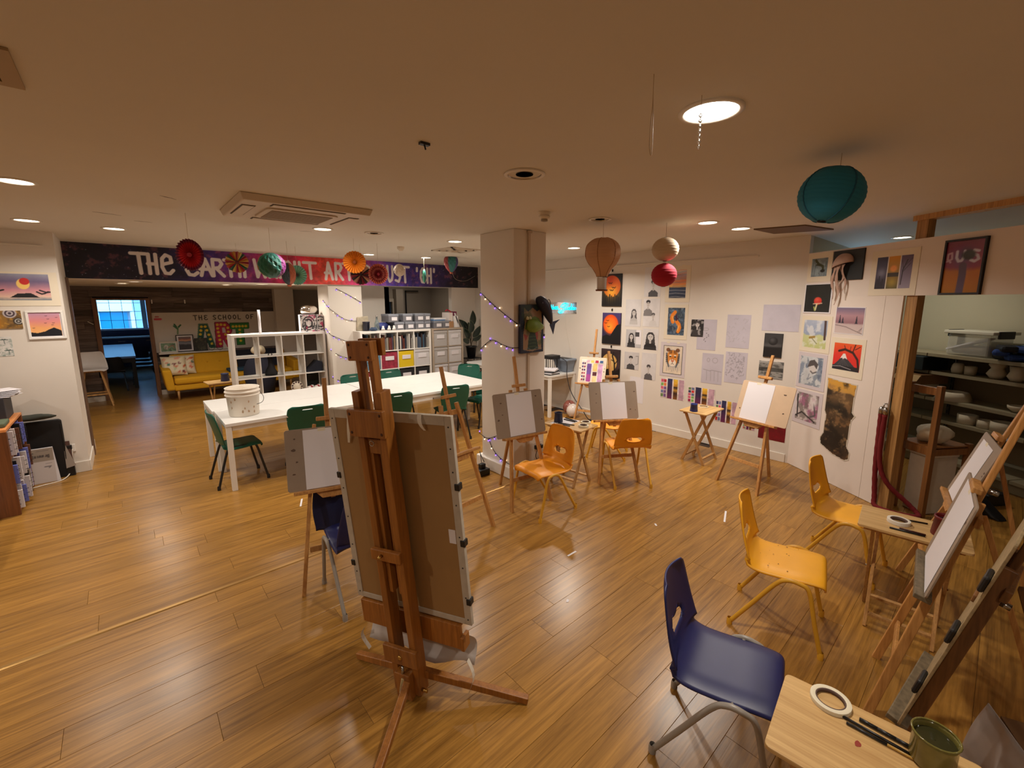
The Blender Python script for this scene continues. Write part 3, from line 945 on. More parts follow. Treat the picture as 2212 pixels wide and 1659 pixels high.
for (a, b), (c, d), lb in (((0.68, 2.49), (5.25, 5.985), 'white work table under the plaster bucket, front left quarter of the long table'), ((2.50, 4.29), (5.25, 5.985), 'white work table nearest the pillar, front right quarter of the long table'),
                           ((0.66, 2.49), (5.99, 6.725), 'white work table at the back left of the long table'), ((2.50, 4.29), (5.99, 6.725), 'white work table at the back right of the long table, before the bookcases')):
    long_table(a, b, c, d, lb)
t = thing('wall_table', 'white wall table with laundry-grey bin, black stool and folders', 'table', (5.7, 6.2, 0))
MB().box(5.36, 6.035, 5.08, 7.5, 0.705, 0.74).build('table_top', MATS['scuffed_white_top'], t, bevel=0.003)
for x in (5.39, 6.0):
    for y in (5.11, 7.46):
        MB().box(x - 0.025, x + 0.025, y - 0.025, y + 0.025, 0, 0.705).build('leg', WMETAL, t, bevel=0.003)
MB().box(5.42, 5.98, 5.10, 5.12, 0.655, 0.704).box(5.38, 5.40, 5.14, 7.44, 0.655, 0.704).build('apron', WMETAL, t)


def tray_table(label):
    t = thing('folding_tray_table', label, 'table', (0, 0, 0), 'folding wooden tray tables')
    MB().prism(rrect(0.50, 0.35, 0.02), (0, 0, 0.645), (1, 0, 0), (0, 1, 0), 0.016).build('tray_top', TRAYW, t, bevel=0.003)
    for s in (-1, 1):
        MB().bar((0.175 * s, -0.145, 0.0), (0.175 * s, 0.125, 0.64), 0.018, 0.032, (1, 0, 0)).build('cross_leg', PINE, t, bevel=0.002)
        MB().bar((0.153 * s, 0.145, 0.0), (0.153 * s, -0.125, 0.64), 0.018, 0.032, (1, 0, 0)).build('cross_leg', PINE, t, bevel=0.002)
        MB().tube([(0.19 * s, -0.01, 0.325), (0.14 * s, -0.01, 0.325)], 0.006, 8).build('pivot_bolt', STEEL, t, True)
    MB().bar((-0.165, -0.115, 0.07), (0.165, -0.115, 0.07), 0.016, 0.03, (0, 0, 1)).build('stretcher', PINE, t)
    MB().bar((-0.145, 0.115, 0.07), (0.145, 0.115, 0.07), 0.016, 0.03, (0, 0, 1)).build('stretcher', PINE, t)
    MB().bar((-0.22, 0.12, 0.635), (0.22, 0.12, 0.635), 0.02, 0.03, (0, 1, 0)).build('top_batten', PINE, t)
    MB().bar((-0.22, -0.12, 0.635), (0.22, -0.12, 0.635), 0.02, 0.03, (0, 1, 0)).build('top_batten', PINE, t)
    return t


tt = tray_table('folding tray table with a blue cup and tape roll at the picture wall')
tt.location = (5.34, 2.43, 0); tt.rotation_euler = (0, 0, R(0))
for x, y, d, lb in ((3.59, 3.08, 96, 'folding tray table with a dark cup, pens and two tape rolls'), (3.43, 0.235, 96, 'folding tray table with a red cup at the store room opening'),
                    (1.535, 0.115, 97, 'pale folding tray table nearest the camera with tape roll and pencils'), (1.17, 8.75, 5, 'small folding tray table in front of the yellow sofa')):
    c = copy_tree(tt, (x, y, 0), R(d), lb)

# ------------------------------------------------------------------ shelving
BLUEBOX, YELBOX, BLKBOX = mat('blue_fabric_box', (96, 140, 166), 0.8), mat('yellow_box', (222, 190, 20), 0.6), mat('black_box', (26, 28, 32), 0.6)
CLEARBOX = mat('grey_white_box', (206, 204, 206), 0.45, noise=0.05)


def cube_shelf(x0, y0, nx, nz, cell, d, name, label, m, e=0.038, i=0.016):
    w = nx * cell + (nx - 1) * i + 2 * e
    h = nz * cell + (nz - 1) * i + 2 * e
    t = thing(name, label, 'shelf unit', (x0 + w / 2, y0 + d / 2, 0))
    for a in (x0, x0 + w - e):
        MB().box(a, a + e, y0, y0 + d, 0, h).build('side_panel', m, t)
    MB().box(x0 + e, x0 + w - e, y0, y0 + d, h - e, h).build('top_panel', m, t)
    MB().box(x0 + e, x0 + w - e, y0, y0 + d, 0, e).build('bottom_panel', m, t)
    for k in range(1, nx):
        a = x0 + e + k * cell + (k - 1) * i
        MB().box(a, a + i, y0 + 0.002, y0 + d - 0.002, e, h - e).build('divider', m, t)
    for k in range(1, nz):
        a = e + k * cell + (k - 1) * i
        MB().box(x0 + e, x0 + w - e, y0 + 0.004, y0 + d - 0.004, a, a + i).build('shelf_board', m, t)
    cells = lambda cx, cz: (x0 + e + cx * (cell + i), e + cz * (cell + i))
    return t, w, h, cells


ob, ow, oh, oc = cube_shelf(1.275, 8.22, 4, 4, 0.333, 0.39, 'open_shelf', 'white open cube shelf dividing the lounge, in front of the yellow sofa', WHITE)
bk, bw_, bhh, bc = cube_shelf(3.16, 7.68, 4, 4, 0.333, 0.39, 'cube_bookcase', 'white cube bookcase full of books and coloured boxes', WHITE)
b2, b2w, b2h, b2c = cube_shelf(4.645, 7.68, 2, 4, 0.333, 0.39, 'cube_bookcase', 'greyish oak cube bookcase with white storage boxes', mat('grey_oak', (176, 160, 142), 0.5, noise=0.08))


def storage_box(c, m, label, plate=True, lid=False, pm=None):
    x, z = c
    t = thing('storage_box', label, 'box', (x + 0.166, 7.85, z), 'boxes in the cube bookcases')
    MB().box(x + 0.006, x + 0.326, 7.695, 8.05, z + 0.001, z + 0.31).build('box_body', m, t, bevel=0.006)
    if lid:
        MB().box(x + 0.003, x + 0.329, 7.688, 8.05, z + 0.27, z + 0.322).build('lid', m, t, bevel=0.005)
    if plate:
        MB().box(x + 0.08, x + 0.255, 7.686, 7.694, z + 0.16, z + 0.235).build('label_card', PAPER, t)
    return t


MAG = mat('magenta_pattern_box', (150, 40, 62), 0.7, noise=0.9, nscale=18)
storage_box(bc(0, 2), BLUEBOX, 'dusty blue box at the left of the white bookcase')
storage_box(bc(1, 2), MAG, 'crimson patterned box behind the studio easel mast')
storage_box(bc(2, 2), YELBOX, 'bright yellow box in the white bookcase')
storage_box(bc(3, 2), CLEARBOX, 'pale grey lidded box right of the yellow box', lid=True)
storage_box(bc(0, 1), MAG, 'crimson patterned box under the dusty blue box')
storage_box(bc(1, 1), CLEARBOX, 'pale box half hidden by the studio easel mast', lid=True)
storage_box(bc(2, 1), BLKBOX, 'black box under the yellow box')
storage_box(bc(3, 1), BLKBOX, 'black box at the right, beside the one under yellow')
for i in range(4):
    storage_box(bc(i, 0), BLKBOX if i > 1 else MAG, 'box on the lowest row of the white bookcase', plate=False)
nm_ = ('lowest', 'third', 'second', 'top')
for k in range(1, 4):
    for i in range(2):
        storage_box(b2c(i, k), CLEARBOX if not (i == 0 and k > 1) else mat('frosted_box', (178, 174, 172), 0.5), '%s %s storage box of the greyish oak bookcase, in its %s row' % ('left' if i == 0 else 'right', 'frosted grey' if i == 0 and k > 1 else 'white', ('', 'third', 'second', 'top')[k]), lid=True)
# books
bcols = [(60, 44, 44), (176, 168, 160), (110, 54, 44), (38, 44, 60), (210, 204, 196), (140, 120, 96), (76, 90, 112), (190, 170, 60), (48, 48, 52), (150, 146, 140), (96, 40, 48), (70, 100, 120), (200, 190, 170)]
rs = random.Random(21)
bmats = [mat('book_cover_%d' % i, c, 0.55) for i, c in enumerate(bcols)]
cname = {(60, 44, 44): 'dark brown'}
names = ['dark brown', 'light grey', 'rust red', 'midnight blue', 'off white', 'tan', 'slate blue', 'mustard yellow', 'black', 'mid grey', 'wine red', 'teal blue', 'cream']
ORD = ['first', 'second', 'third', 'fourth', 'fifth', 'sixth', 'seventh', 'eighth', 'ninth', 'tenth', 'eleventh', 'twelfth', 'thirteenth', 'fourteenth', 'fifteenth', 'sixteenth', 'seventeenth']
for cx, fill in ((0, 1), (1, 1), (2, 1), (3, 1)):
    x, z = bc(cx, 3)
    xx = x + 0.008
    nb = -1
    while xx < x + 0.315:
        wd_ = rs.uniform(0.016, 0.034)
        if xx + wd_ > x + 0.33:
            break
        hh = rs.uniform(0.20, 0.305)
        k = rs.randrange(len(bmats))
        nb += 1
        t = thing('book', '%s book, %s from left in the %s top cell of the white bookcase' % (names[k], ORD[nb], ('first', 'second', 'third', 'fourth')[cx]), 'book', (xx, 7.75, z), 'books in the top row of the white bookcase')
        yb = 7.69 + rs.uniform(0.005, 0.05)
        MB().box(xx, xx + 0.002, yb, yb + 0.2, z + 0.001, z + hh).box(xx + wd_ - 0.003, xx + wd_ - 0.001, yb, yb + 0.2, z + 0.001, z + hh).box(xx, xx + wd_ - 0.001, yb, yb + 0.003, z + 0.001, z + hh).build('cover', bmats[k], t)
        MB().box(xx + 0.002, xx + wd_ - 0.003, yb + 0.003, yb + 0.19, z + 0.004, z + hh - 0.004).build('pages', PAPER, t)
        xx += wd_ + rs.choice((0.0005, 0.001, 0.004))
# things on top of the bookcases
TOPZ = bhh
GREYBOX = mat('grey_card_box', (112, 112, 118), 0.6)
gx = [(3.86, 0), (4.08, 0), (4.30, 0), (4.49, 0), (3.74, 1), (4.04, 1), (4.30, 1), (4.49, 1), (4.72, 0), (4.93, 0)]
tops = ['lower', 'upper']
for i, (x, lv) in enumerate(gx):
    w = 0.20 if i not in (3, 7) else 0.15
    z = TOPZ + lv * 0.152
    t = thing('card_file_box', ('small grey card box, %s of the row on the bookcases, %s layer' % (['first', 'second', 'third', 'fourth', 'first', 'second', 'third', 'fourth', 'fifth', 'sixth'][i], tops[lv])), 'box', (x + w / 2, 7.86, z), 'grey card boxes on top of the bookcases')
    MB().box(x, x + w, 7.72, 8.03, z + 0.0005, z + 0.142).build('box_body', GREYBOX, t, bevel=0.004)
    MB().box(x - 0.003, x + w + 0.003, 7.717, 8.033, z + 0.112, z + 0.149).build('lid', mat('grey_card_lid', (134, 138, 148), 0.6), t, bevel=0.003)
    MB().box(x + w * 0.3, x + w * 0.85, 7.713, 7.7165, z + 0.03, z + 0.095).build('label_card', PAPER, t)
rs = random.Random(2)
for i, (x, w, h, c, lb) in enumerate(((4.73, 0.27, 0.02, (96, 140, 190), 'blue paper folder lying on the card boxes'), (4.75, 0.28, 0.03, (226, 226, 228), 'stack of white papers above the blue folder'))):
    z = TOPZ + 0.15 + (0.022 if i else 0.001)
    tag(MB().box(x, x + w, 7.74, 7.98, z, z + h).build('paper_folder', mat('folder_%d' % i, c, 0.6), bevel=0.004), lb, 'folder')
for i, (x, w, h, dx, c, lb) in enumerate(((5.08, 0.10, 0.31, 0, (226, 216, 210), 'white magazine file with red top on the oak bookcase'), (5.20, 0.11, 0.24, 0, (232, 230, 230), 'low white magazine file with red folders inside'), (5.32, 0.03, 0.30, -0.10, (222, 222, 224), 'white binder leaning on the magazine files'))):
    m_ = MB()
    m_.hexa([(x, 7.72, TOPZ + 0.001), (x + w, 7.72, TOPZ + 0.001), (x + w, 7.98, TOPZ + 0.001), (x, 7.98, TOPZ + 0.001), (x + dx, 7.72, TOPZ + h), (x + w + dx, 7.72, TOPZ + h), (x + w + dx, 7.98, TOPZ + h), (x + dx, 7.98, TOPZ + h)])
    t = thing('magazine_file', lb, 'file', (x + w / 2, 7.85, TOPZ))
    m_.build('file_body', mat('file_%d' % i, c, 0.6), t, bevel=0.003)
    if i == 0:
        MB().box(x, x + w, 7.70, 7.719, TOPZ + 0.001, TOPZ + 0.13).build('brown_front', mat('kraft', (170, 128, 90), 0.7), t)
        MB().tube([(x - 0.03, 7.8, TOPZ + h + 0.03), (x + 0.01, 7.8, TOPZ + h + 0.06), (x + 0.08, 7.8, TOPZ + h + 0.03), (x + 0.13, 7.8, TOPZ + h - 0.02), (x + 0.14, 7.8, TOPZ + h - 0.10)], 0.014, 8).build('red_strap', mat('red_strap', (176, 30, 50), 0.6), t, True)
    if i == 1:
        for q in range(3):
            MB().box(x + 0.01 + q * 0.03, x + 0.03 + q * 0.03, 7.74, 7.95, TOPZ + 0.02, TOPZ + 0.31 + 0.01 * q).build('red_folder', mat('plum_folder', (120, 40, 70), 0.6), t)
bot = thing('glass_bottle', 'clear glass bottle on the left half of the white bookcase top', 'bottle', (3.56, 7.84, TOPZ))
MB().lathe([(0.001, 0.001), (0.042, 0.002), (0.045, 0.02), (0.045, 0.13), (0.02, 0.19), (0.015, 0.25)], 20, (3.56, 7.84, TOPZ)).build('bottle_glass', mat('clear_glass', (220, 232, 236), 0.05, trans=0.9), bot, True, solid=0.002)
MB().lathe([(0.017, 0.25), (0.018, 0.275), (0.0005, 0.277)], 14, (3.56, 7.84, TOPZ)).build('stopper', STEEL, bot, True)
t = thing('dark_jar', 'dark blue round jar at the left end of the bookcase top', 'jar', (3.36, 7.86, TOPZ))
MB().lathe([(0.001, 0.001), (0.06, 0.002), (0.062, 0.15), (0.066, 0.155), (0.066, 0.17), (0.058, 0.17), (0.055, 0.03), (0.001, 0.02)], 24, (3.36, 7.86, TOPZ)).build('jar_body', mat('dark_jar_blue', (24, 26, 44), 0.4), t, True)
t = thing('craft_bag', 'cream bag with collage print on the bookcase corner beside the light column', 'bag', (3.30, 7.99, TOPZ))
MB().hexa([(3.22, 7.95, TOPZ + .001), (3.46, 7.95, TOPZ + .001), (3.46, 8.04, TOPZ + .001), (3.22, 8.04, TOPZ + .001), (3.24, 7.97, TOPZ + .25), (3.45, 7.97, TOPZ + .27), (3.45, 8.02, TOPZ + .27), (3.24, 8.02, TOPZ + .25)]).build('bag_body', mat('collage_bag', (176, 164, 142), 0.7, noise=0.5, nscale=14), t, bevel=0.01)
def blob(name, label, cat, c, r, m, seed=1, amp=0.25):
    mb = MB()
    rs_ = random.Random(seed)
    ph = [rs_.uniform(0, 6) for _ in range(6)]
    n1, n2 = 18, 10
    for i in range(n2 + 1):
        th_ = PI * i / n2
        for j in range(n1):
            a = 2 * PI * j / n1
            d = 1 + amp * (math.sin(3 * a + ph[0]) * math.sin(th_ * 2 + ph[1]) + 0.5 * math.sin(5 * a + ph[2] + 2 * th_)) * math.sin(th_)
            z = math.cos(th_) * d
            mb.v.append((c[0] + r[0] * math.sin(th_) * math.cos(a) * d, c[1] + r[1] * math.sin(th_) * math.sin(a) * d, c[2] + r[2] * max(z, -0.92) + r[2] * 0.92))
    for i in range(n2):
        for j in range(n1):
            mb.f.append((i * n1 + j, (i + 1) * n1 + j, (i + 1) * n1 + (j + 1) % n1, i * n1 + (j + 1) % n1))
    return tag(mb.build(name, m, None, True), label, cat)


blob('blue_bag', 'crumpled bright blue bag behind the bottle on the bookcase', 'bag', (3.72, 7.90, TOPZ + .001), (0.13, 0.09, 0.075), mat('blue_cloth', (44, 56, 120), 0.6), 3)
blob('blue_cloth', 'small slate blue cloth beside the bottle on the bookcase', 'cloth', (3.45, 7.76, TOPZ + .001), (0.07, 0.05, 0.035), mat('slate_cloth', (50, 66, 92), 0.7), 4)
blob('black_cloth', 'black rag in front of the grey card boxes', 'cloth', (3.83, 7.80, TOPZ + .001), (0.07, 0.05, 0.045), mat('black_cloth', (26, 26, 30), 0.8), 5)
for i, (x, lb) in enumerate(((3.62, 'white figurine nearest the bottle on the bookcase'), (3.74, 'spotted white figurine in the middle of the bookcase front edge'), (3.84, 'spotted white figurine beside the first card box'))):
    t = thing('spotted_figurine', lb, 'figurine', (x, 7.71, TOPZ), 'small white figurines on the bookcase')
    MB().lathe([(0.001, 0.001), (0.03, 0.003), (0.034, 0.03), (0.025, 0.05), (0.018, 0.055), (0.022, 0.07), (0.015, 0.088), (0.001, 0.092)], 14, (x, 7.715, TOPZ)).build('figurine_body', mat('china_white', (232, 228, 222), 0.3), t, True)
    for q in range(4):
        MB().lathe([(0.006, 0), (0.0003, 0.002)], 7, (x - 0.022 + 0.014 * q, 7.6835, TOPZ + 0.02 + 0.012 * (q % 2)), (0, -1, 0)).build('spot', BLACK, t)


# ------------------------------------------------------------------ flat pictures: colour grids printed on paper, canvas and board
def hsh(x, y, s):
    q = np.sin(x * 127.1 + y * 311.7 + s * 74.7) * 43758.5453
    return q - np.floor(q)


def vn(u, v, s=0):
    xi, yi = np.floor(u), np.floor(v)
    a, b = u - xi, v - yi
    a = a * a * (3 - 2 * a); b = b * b * (3 - 2 * b)
    return (hsh(xi, yi, s) * (1 - a) + hsh(xi + 1, yi, s) * a) * (1 - b) + (hsh(xi, yi + 1, s) * (1 - a) + hsh(xi + 1, yi + 1, s) * a) * b


def fb(u, v, s=0):
    return 0.5 * vn(u, v, s) + 0.25 * vn(u * 2.1, v * 2.1, s + 1) + 0.15 * vn(u * 4.3, v * 4.3, s + 2) + 0.1 * vn(u * 9, v * 9, s + 3)


class Art:
    """u right 0..a, v up 0..1 (a = width / height), colours 0-255 sRGB"""
    def __init__(self, w, h, base=(255, 255, 255), n=64):
        self.a = w / h
        self.ny = n + 1
        self.nx = max(int(n * self.a), 6) + 1
        self.u, self.v = np.meshgrid(np.linspace(0, self.a, self.nx), np.linspace(0, 1, self.ny))
        self.im = np.ones((self.ny, self.nx, 3)) * np.array(base, float)
        self.px = 1.0 / n

    def mix(self, m, c):
        c = np.array(c, float) if not isinstance(c, np.ndarray) else c
        self.im = self.im * (1 - m[..., None]) + c * m[..., None]
        return self

    def grad(self, stops, h=False, wob=0.0, s=0):
        t = (self.u / self.a if h else self.v) + wob * (fb(self.u * 4, self.v * 4, s) - 0.5)
        xs = [q[0] for q in stops]
        self.im = np.stack([np.interp(t, xs, [q[1][i] for q in stops]) for i in range(3)], -1)
        return self

    def disc(self, x, y, rx, ry, c, k=1.0, op=1.0):
        d = np.hypot((self.u - x * self.a) / rx, (self.v - y) / ry)
        soft = max(self.px / min(rx, ry), 1e-3) * k
        return self.mix(np.clip((1 - d) / soft + 0.5, 0, 1) * op, c)

    def glow(self, x, y, r, c, op=1.0):
        d = np.hypot(self.u - x * self.a, self.v - y) / r
        return self.mix(np.exp(-d * d) * op, c)

    def line(self, pts, w, c, op=1.0):
        d = np.full(self.u.shape, 9.0)
        for (x0, y0), (x1, y1) in zip(pts[:-1], pts[1:]):
            x0, x1 = x0 * self.a, x1 * self.a
            L2 = (x1 - x0) ** 2 + (y1 - y0) ** 2 + 1e-9
            t = np.clip(((self.u - x0) * (x1 - x0) + (self.v - y0) * (y1 - y0)) / L2, 0, 1)
            d = np.minimum(d, np.hypot(self.u - x0 - t * (x1 - x0), self.v - y0 - t * (y1 - y0)))
        return self.mix(np.clip((w / 2 - d) / self.px + 0.5, 0, 1) * op, c)

    def poly(self, pts, c, op=1.0):
        ins = np.zeros(self.u.shape, bool)
        k = len(pts)
        for i in range(k):
            x0, y0 = pts[i][0] * self.a, pts[i][1]
            x1, y1 = pts[(i + 1) % k][0] * self.a, pts[(i + 1) % k][1]
            if abs(y1 - y0) < 1e-9:
                continue
            ins ^= ((y0 > self.v) != (y1 > self.v)) & (self.u < (x1 - x0) * (self.v - y0) / (y1 - y0) + x0)
        return self.mix(ins * op, c)

    def rect(self, x0, y0, x1, y1, c, op=1.0):
        return self.poly([(x0, y0), (x1, y0), (x1, y1), (x0, y1)], c, op)

    def noise(self, f, amt, s=0, fy=None):
        k = (fb(self.u * f, self.v * (fy or f), s) - 0.5) * 2 * amt
        self.im = np.clip(self.im * (1 + k[..., None]), 0, 255)
        return self

    def blot(self, f, th, c, op=0.8, s=0, fy=None):
        m = np.clip((fb(self.u * f, self.v * (fy or f), s) - th) * 9, 0, 1) * op
        return self.mix(m, c)

    def place(self, o, ex, ez, w, h, parent, name='picture', rough=0.6):
        o, ex, ez = Vector(o), Vector(ex), Vector(ez)
        mb = MB()
        ox = self.u / self.a * w
        oz = self.v * h
        P = np.array(o)[None, None] + ox[..., None] * np.array(ex) + oz[..., None] * np.array(ez)
        mb.v = [tuple(p) for p in P.reshape(-1, 3)]
        nx, ny = self.nx, self.ny
        mb.f = [(j * nx + i, j * nx + i + 1, (j + 1) * nx + i + 1, (j + 1) * nx + i) for j in range(ny - 1) for i in range(nx - 1)]
        s = np.clip(self.im / 255.0, 0, 1)
        l_ = np.where(s <= 0.04045, s / 12.92, ((s + 0.055) / 1.055) ** 2.4)
        mb.c = np.concatenate([l_, np.ones((ny, nx, 1))], -1).reshape(-1, 4)
        return mb.build(name, print_mat('printed_colour' if rough > 0.4 else 'printed_gloss', rough), parent)


class Wall:
    """a vertical plane: h -> along, z -> up, n towards the room"""
    def __init__(self, o, ex, n):
        self.o, self.ex, self.n = Vector(o), Vector(ex), Vector(n)

    def p(self, h, z, d=0.0):
        return self.o + self.ex * h + self.n * d + V(0, 0, z)


RW = Wall((X1, 0, 0), (0, -1, 0), (-1, 0, 0))          # h = -y
LW = Wall((0, Y1, 0), (1, 0, 0), (0, -1, 0))           # h = x
PA = Wall(PO, PU, -PW)                                 # h = u
UP = V(0, 0, 1)


def hang(wall, name, label, cat, h0, h1, z0, z1, art, thick=0.0015, margin=0.0, base=PAPER, grp=None, frame=None, inset=None, rough=0.6, gap=0.0005, tape=0):
    """sheet / canvas / mount board on a wall with its picture printed on the front"""
    t = thing(name, label, cat, wall.p((h0 + h1) / 2, z0), grp)
    n = wall.n
    nm = {'canvas_painting': 'canvas', 'mounted_painting': 'mount_board'}.get(name, 'sheet')
    MB().obox(wall.p(0, 0), wall.ex, n, UP, h0, h1, gap, gap + thick, z0, z1).build(nm, base, t)
    if inset is None:
        inset = (h0 + margin, h1 - margin, z0 + margin, z1 - margin)
    if art is not None:
        art.place(wall.p(inset[0], inset[2], gap + thick + 0.0006), wall.ex, UP, inset[1] - inset[0], inset[3] - inset[2], t, rough=rough)
    if frame:
        fm, fw_ = frame
        for a, b, c, d in ((h0, h1, z1 - fw_, z1), (h0, h1, z0, z0 + fw_), (h0, h0 + fw_, z0 + fw_, z1 - fw_), (h1 - fw_, h1, z0 + fw_, z1 - fw_)):
            MB().obox(wall.p(0, 0), wall.ex, n, UP, a, b, gap, gap + thick + 0.012, c, d).build('frame_bar', fm, t, bevel=0.002)
    for i in range(tape):
        x = (h0 + h1) / 2 + (i - (tape - 1) / 2) * (h1 - h0) * 0.4
        MB().obox(wall.p(0, 0), wall.ex, n, UP, x - 0.022, x + 0.022, gap + thick, gap + thick + 0.0008, z1 - 0.012, z1 + 0.012).build('tape_tab', TAPEW, t)
    return t


def A(h0, h1, z0, z1, base=(226, 222, 222), n=64):
    return Art(abs(h1 - h0), z1 - z0, base, n)


GD = 'pencil portraits on the picture wall'


def portrait(hair, pose=0, s=1.0, tone=70, cx=0.5, cy=0.42, cls=(60, 58, 62), a=None, bgd=(214, 210, 210)):
    a = a or Art(0.29, 0.42, bgd, 72)
    a.noise(3, 0.05, pose)
    k = s * 0.2
    hy = cy + 1.15 * k
    dark = (tone, tone - 4, tone - 2)
    A_ = a.a
    if hair == 'long':
        a.poly([(cx - 0.85 * k / A_, cy - 0.6 * k), (cx - 0.62 * k / A_, hy + 0.4 * k), (cx - 0.3 * k / A_, hy + 0.86 * k), (cx + 0.3 * k / A_, hy + 0.86 * k), (cx + 0.62 * k / A_, hy + 0.4 * k), (cx + 0.85 * k / A_, cy - 0.6 * k)], dark, 0.9)
    a.poly([(cx - 1.05 * k / A_, cy - 1.3 * k), (cx - 0.95 * k / A_, cy - 0.3 * k), (cx - 0.3 * k / A_, cy + 0.15 * k), (cx + 0.3 * k / A_, cy + 0.15 * k), (cx + 0.95 * k / A_, cy - 0.3 * k), (cx + 1.05 * k / A_, cy - 1.3 * k)], cls, 0.92)
    a.rect(cx - 0.17 * k / A_, cy, cx + 0.17 * k / A_, cy + 0.6 * k, (186, 180, 178))
    a.disc(cx, hy, 0.45 * k, 0.6 * k, (206, 200, 197))
    if hair != 'long':
        a.disc(cx, hy + 0.36 * k, 0.5 * k, 0.36 * k, dark)
        a.disc(cx, hy + 0.0 * k, 0.34 * k, 0.30 * k, (206, 200, 197))
    else:
        a.line([(cx - 0.3 * k / A_, hy + 0.45 * k), (cx, hy + 0.66 * k), (cx + 0.3 * k / A_, hy + 0.45 * k)], 0.14 * k, dark)
    for q in (-1, 1):
        a.disc(cx + q * 0.17 * k / A_, hy + 0.03 * k, 0.075 * k, 0.045 * k, (60, 56, 56))
        a.line([(cx + q * 0.08 * k / A_, hy + 0.15 * k), (cx + q * 0.28 * k / A_, hy + 0.15 * k)], 0.035 * k, (90, 84, 82))
    a.line([(cx, hy), (cx + 0.04 * k / A_, hy - 0.18 * k), (cx - 0.03 * k / A_, hy - 0.2 * k)], 0.03 * k, (130, 124, 122))
    a.line([(cx - 0.13 * k / A_, hy - 0.36 * k), (cx + 0.13 * k / A_, hy - 0.36 * k)], 0.05 * k, (120, 98, 96))
    return a


# canvases on the far wall (generic night paintings)
a = A(0, .38, 0, .51, (24, 24, 28), 80)
a.noise(6, 0.4, 2)
a.disc(.5, .62, .33, .33, (206, 84, 24)).glow(.5, .45, .24, (252, 186, 60), .9).glow(.42, .8, .16, (170, 40, 20), .7)
for i in range(9):
    x = .14 + i * .09
    a.line([(x, .36 - .04 * (i % 3)), (x + .01, .02)], .035 + .008 * (i % 2), (22, 20, 22))
for x, y in ((.42, .72), (.6, .58), (.5, .5)):
    a.line([(x - .09, y + .02), (x - .03, y - .015), (x, y + .01), (x + .05, y - .02), (x + .1, y + .02)], .022, (50, 16, 10))
hang(RW, 'canvas_painting', 'black canvas with dripping orange moon, topmost of the three canvases', 'painting', -4.547, -4.165, 1.917, 2.435, a, 0.018, base=BLACK, grp='dark canvases on the picture wall', rough=.5)
a = A(0, .38, 0, .51, (58, 44, 92), 80)
a.grad([(0, (70, 36, 30)), (.3, (40, 30, 70)), (1, (74, 58, 116))], wob=.3)
a.disc(.46, .64, .3, .3, (226, 62, 16)).disc(.46, .62, .27, .27, (246, 112, 24), 14).glow(.42, .55, .14, (255, 176, 60), .8)
a.poly([(0, .0), (0, .22), (.25, .30), (.45, .26), (.62, .44), (.8, .62), (1, .66), (1, 0)], (16, 14, 18))
for x, y in ((.3, .74), (.2, .66), (.36, .55)):
    a.line([(x - .07, y + .02), (x, y), (x + .06, y + .025)], .018, (70, 20, 10))
hang(RW, 'canvas_painting', 'canvas with orange moon over black hill and purple sky, middle of three', 'painting', -4.518, -4.156, 1.298, 1.811, a, 0.018, base=BLACK, grp='dark canvases on the picture wall', rough=.5)
a = A(0, .38, 0, .51, (56, 40, 42), 80)
a.noise(4, .5, 5)
a.disc(.45, .55, .30, .30, (214, 168, 92)).glow(.42, .55, .16, (246, 224, 170), .7)
a.poly([(0, 0), (0, .22), (.4, .34), (.75, .25), (1, .4), (1, 0)], (22, 16, 18))
a.line([(.75, .2), (.72, .55), (.6, .78), (.66, .9)], .05, (22, 16, 18)).line([(.72, .5), (.9, .66), (.84, .78)], .03, (22, 16, 18)).line([(.7, .6), (.5, .66), (.44, .76)], .025, (22, 16, 18))
hang(RW, 'canvas_painting', 'brown canvas with pale moon and bare tree, lowest of three', 'painting', -4.518, -4.145, .713, 1.214, a, 0.018, base=BLACK, grp='dark canvases on the picture wall', rough=.5)
for h, z in ((-4.36, 2.47), (-4.34, 1.84), (-4.33, 1.235)):
    tag(MB().obox(RW.p(0, 0), RW.ex, RW.n, UP, h - .012, h + .012, 0.0005, .014, z, z + .04).build('picture_hook', DKMETAL, bevel=.003), 'small dark hook above %s of the three dark canvases' % {2.47: 'the topmost', 1.84: 'the middle', 1.235: 'the lowest'}[z], 'hook', 'hooks of the dark canvases')

for (n_, h0, h1, z0, z1, hair, pose, kw, lb) in (
        ('boyA', -3.766, -3.493, 2.067, 2.503, 'short', 1, dict(cy=.2, cx=.56), 'pencil portrait of a dark haired boy, half behind red lantern'),
        ('girl', -4.083, -3.803, 1.605, 2.028, 'long', 2, dict(cy=.3, s=.85, cls=(190, 186, 184), cx=.55), 'pencil portrait of a long haired girl in pale top'),
        ('woman', -3.755, -3.484, 1.26, 1.581, 'long', 4, dict(cy=.3, s=1.35, tone=44, cls=(34, 32, 36)), 'ink portrait of a woman in black top with long dark hair'),
        ('boydraw', -3.749, -3.501, .791, 1.207, 'short', 5, dict(cy=.22, s=.95, cls=(84, 80, 84)), 'pencil portrait of a boy in grey hoodie, lowest of the portraits')):
    hang(RW, 'pencil_portrait', lb, 'drawing', h0, h1, z0, z1, portrait(hair, pose, **kw), grp=GD)
a = portrait('short', 7, cx=.28, cy=.62, s=.9, tone=40, cls=(120, 116, 116))
a = portrait('short', 8, cx=.62, cy=.22, s=.75, tone=84, cls=(206, 202, 200), a=a)
hang(RW, 'pencil_portrait', 'sheet with two boys heads, dark one above a faint one', 'drawing', -3.762, -3.486, 1.615, 2.036, a, grp=GD)
a = portrait('long', 3, cx=.36, cy=.3, s=1.25, tone=44, cls=(44, 42, 46), a=Art(.28, .28, (190, 188, 190), 64))
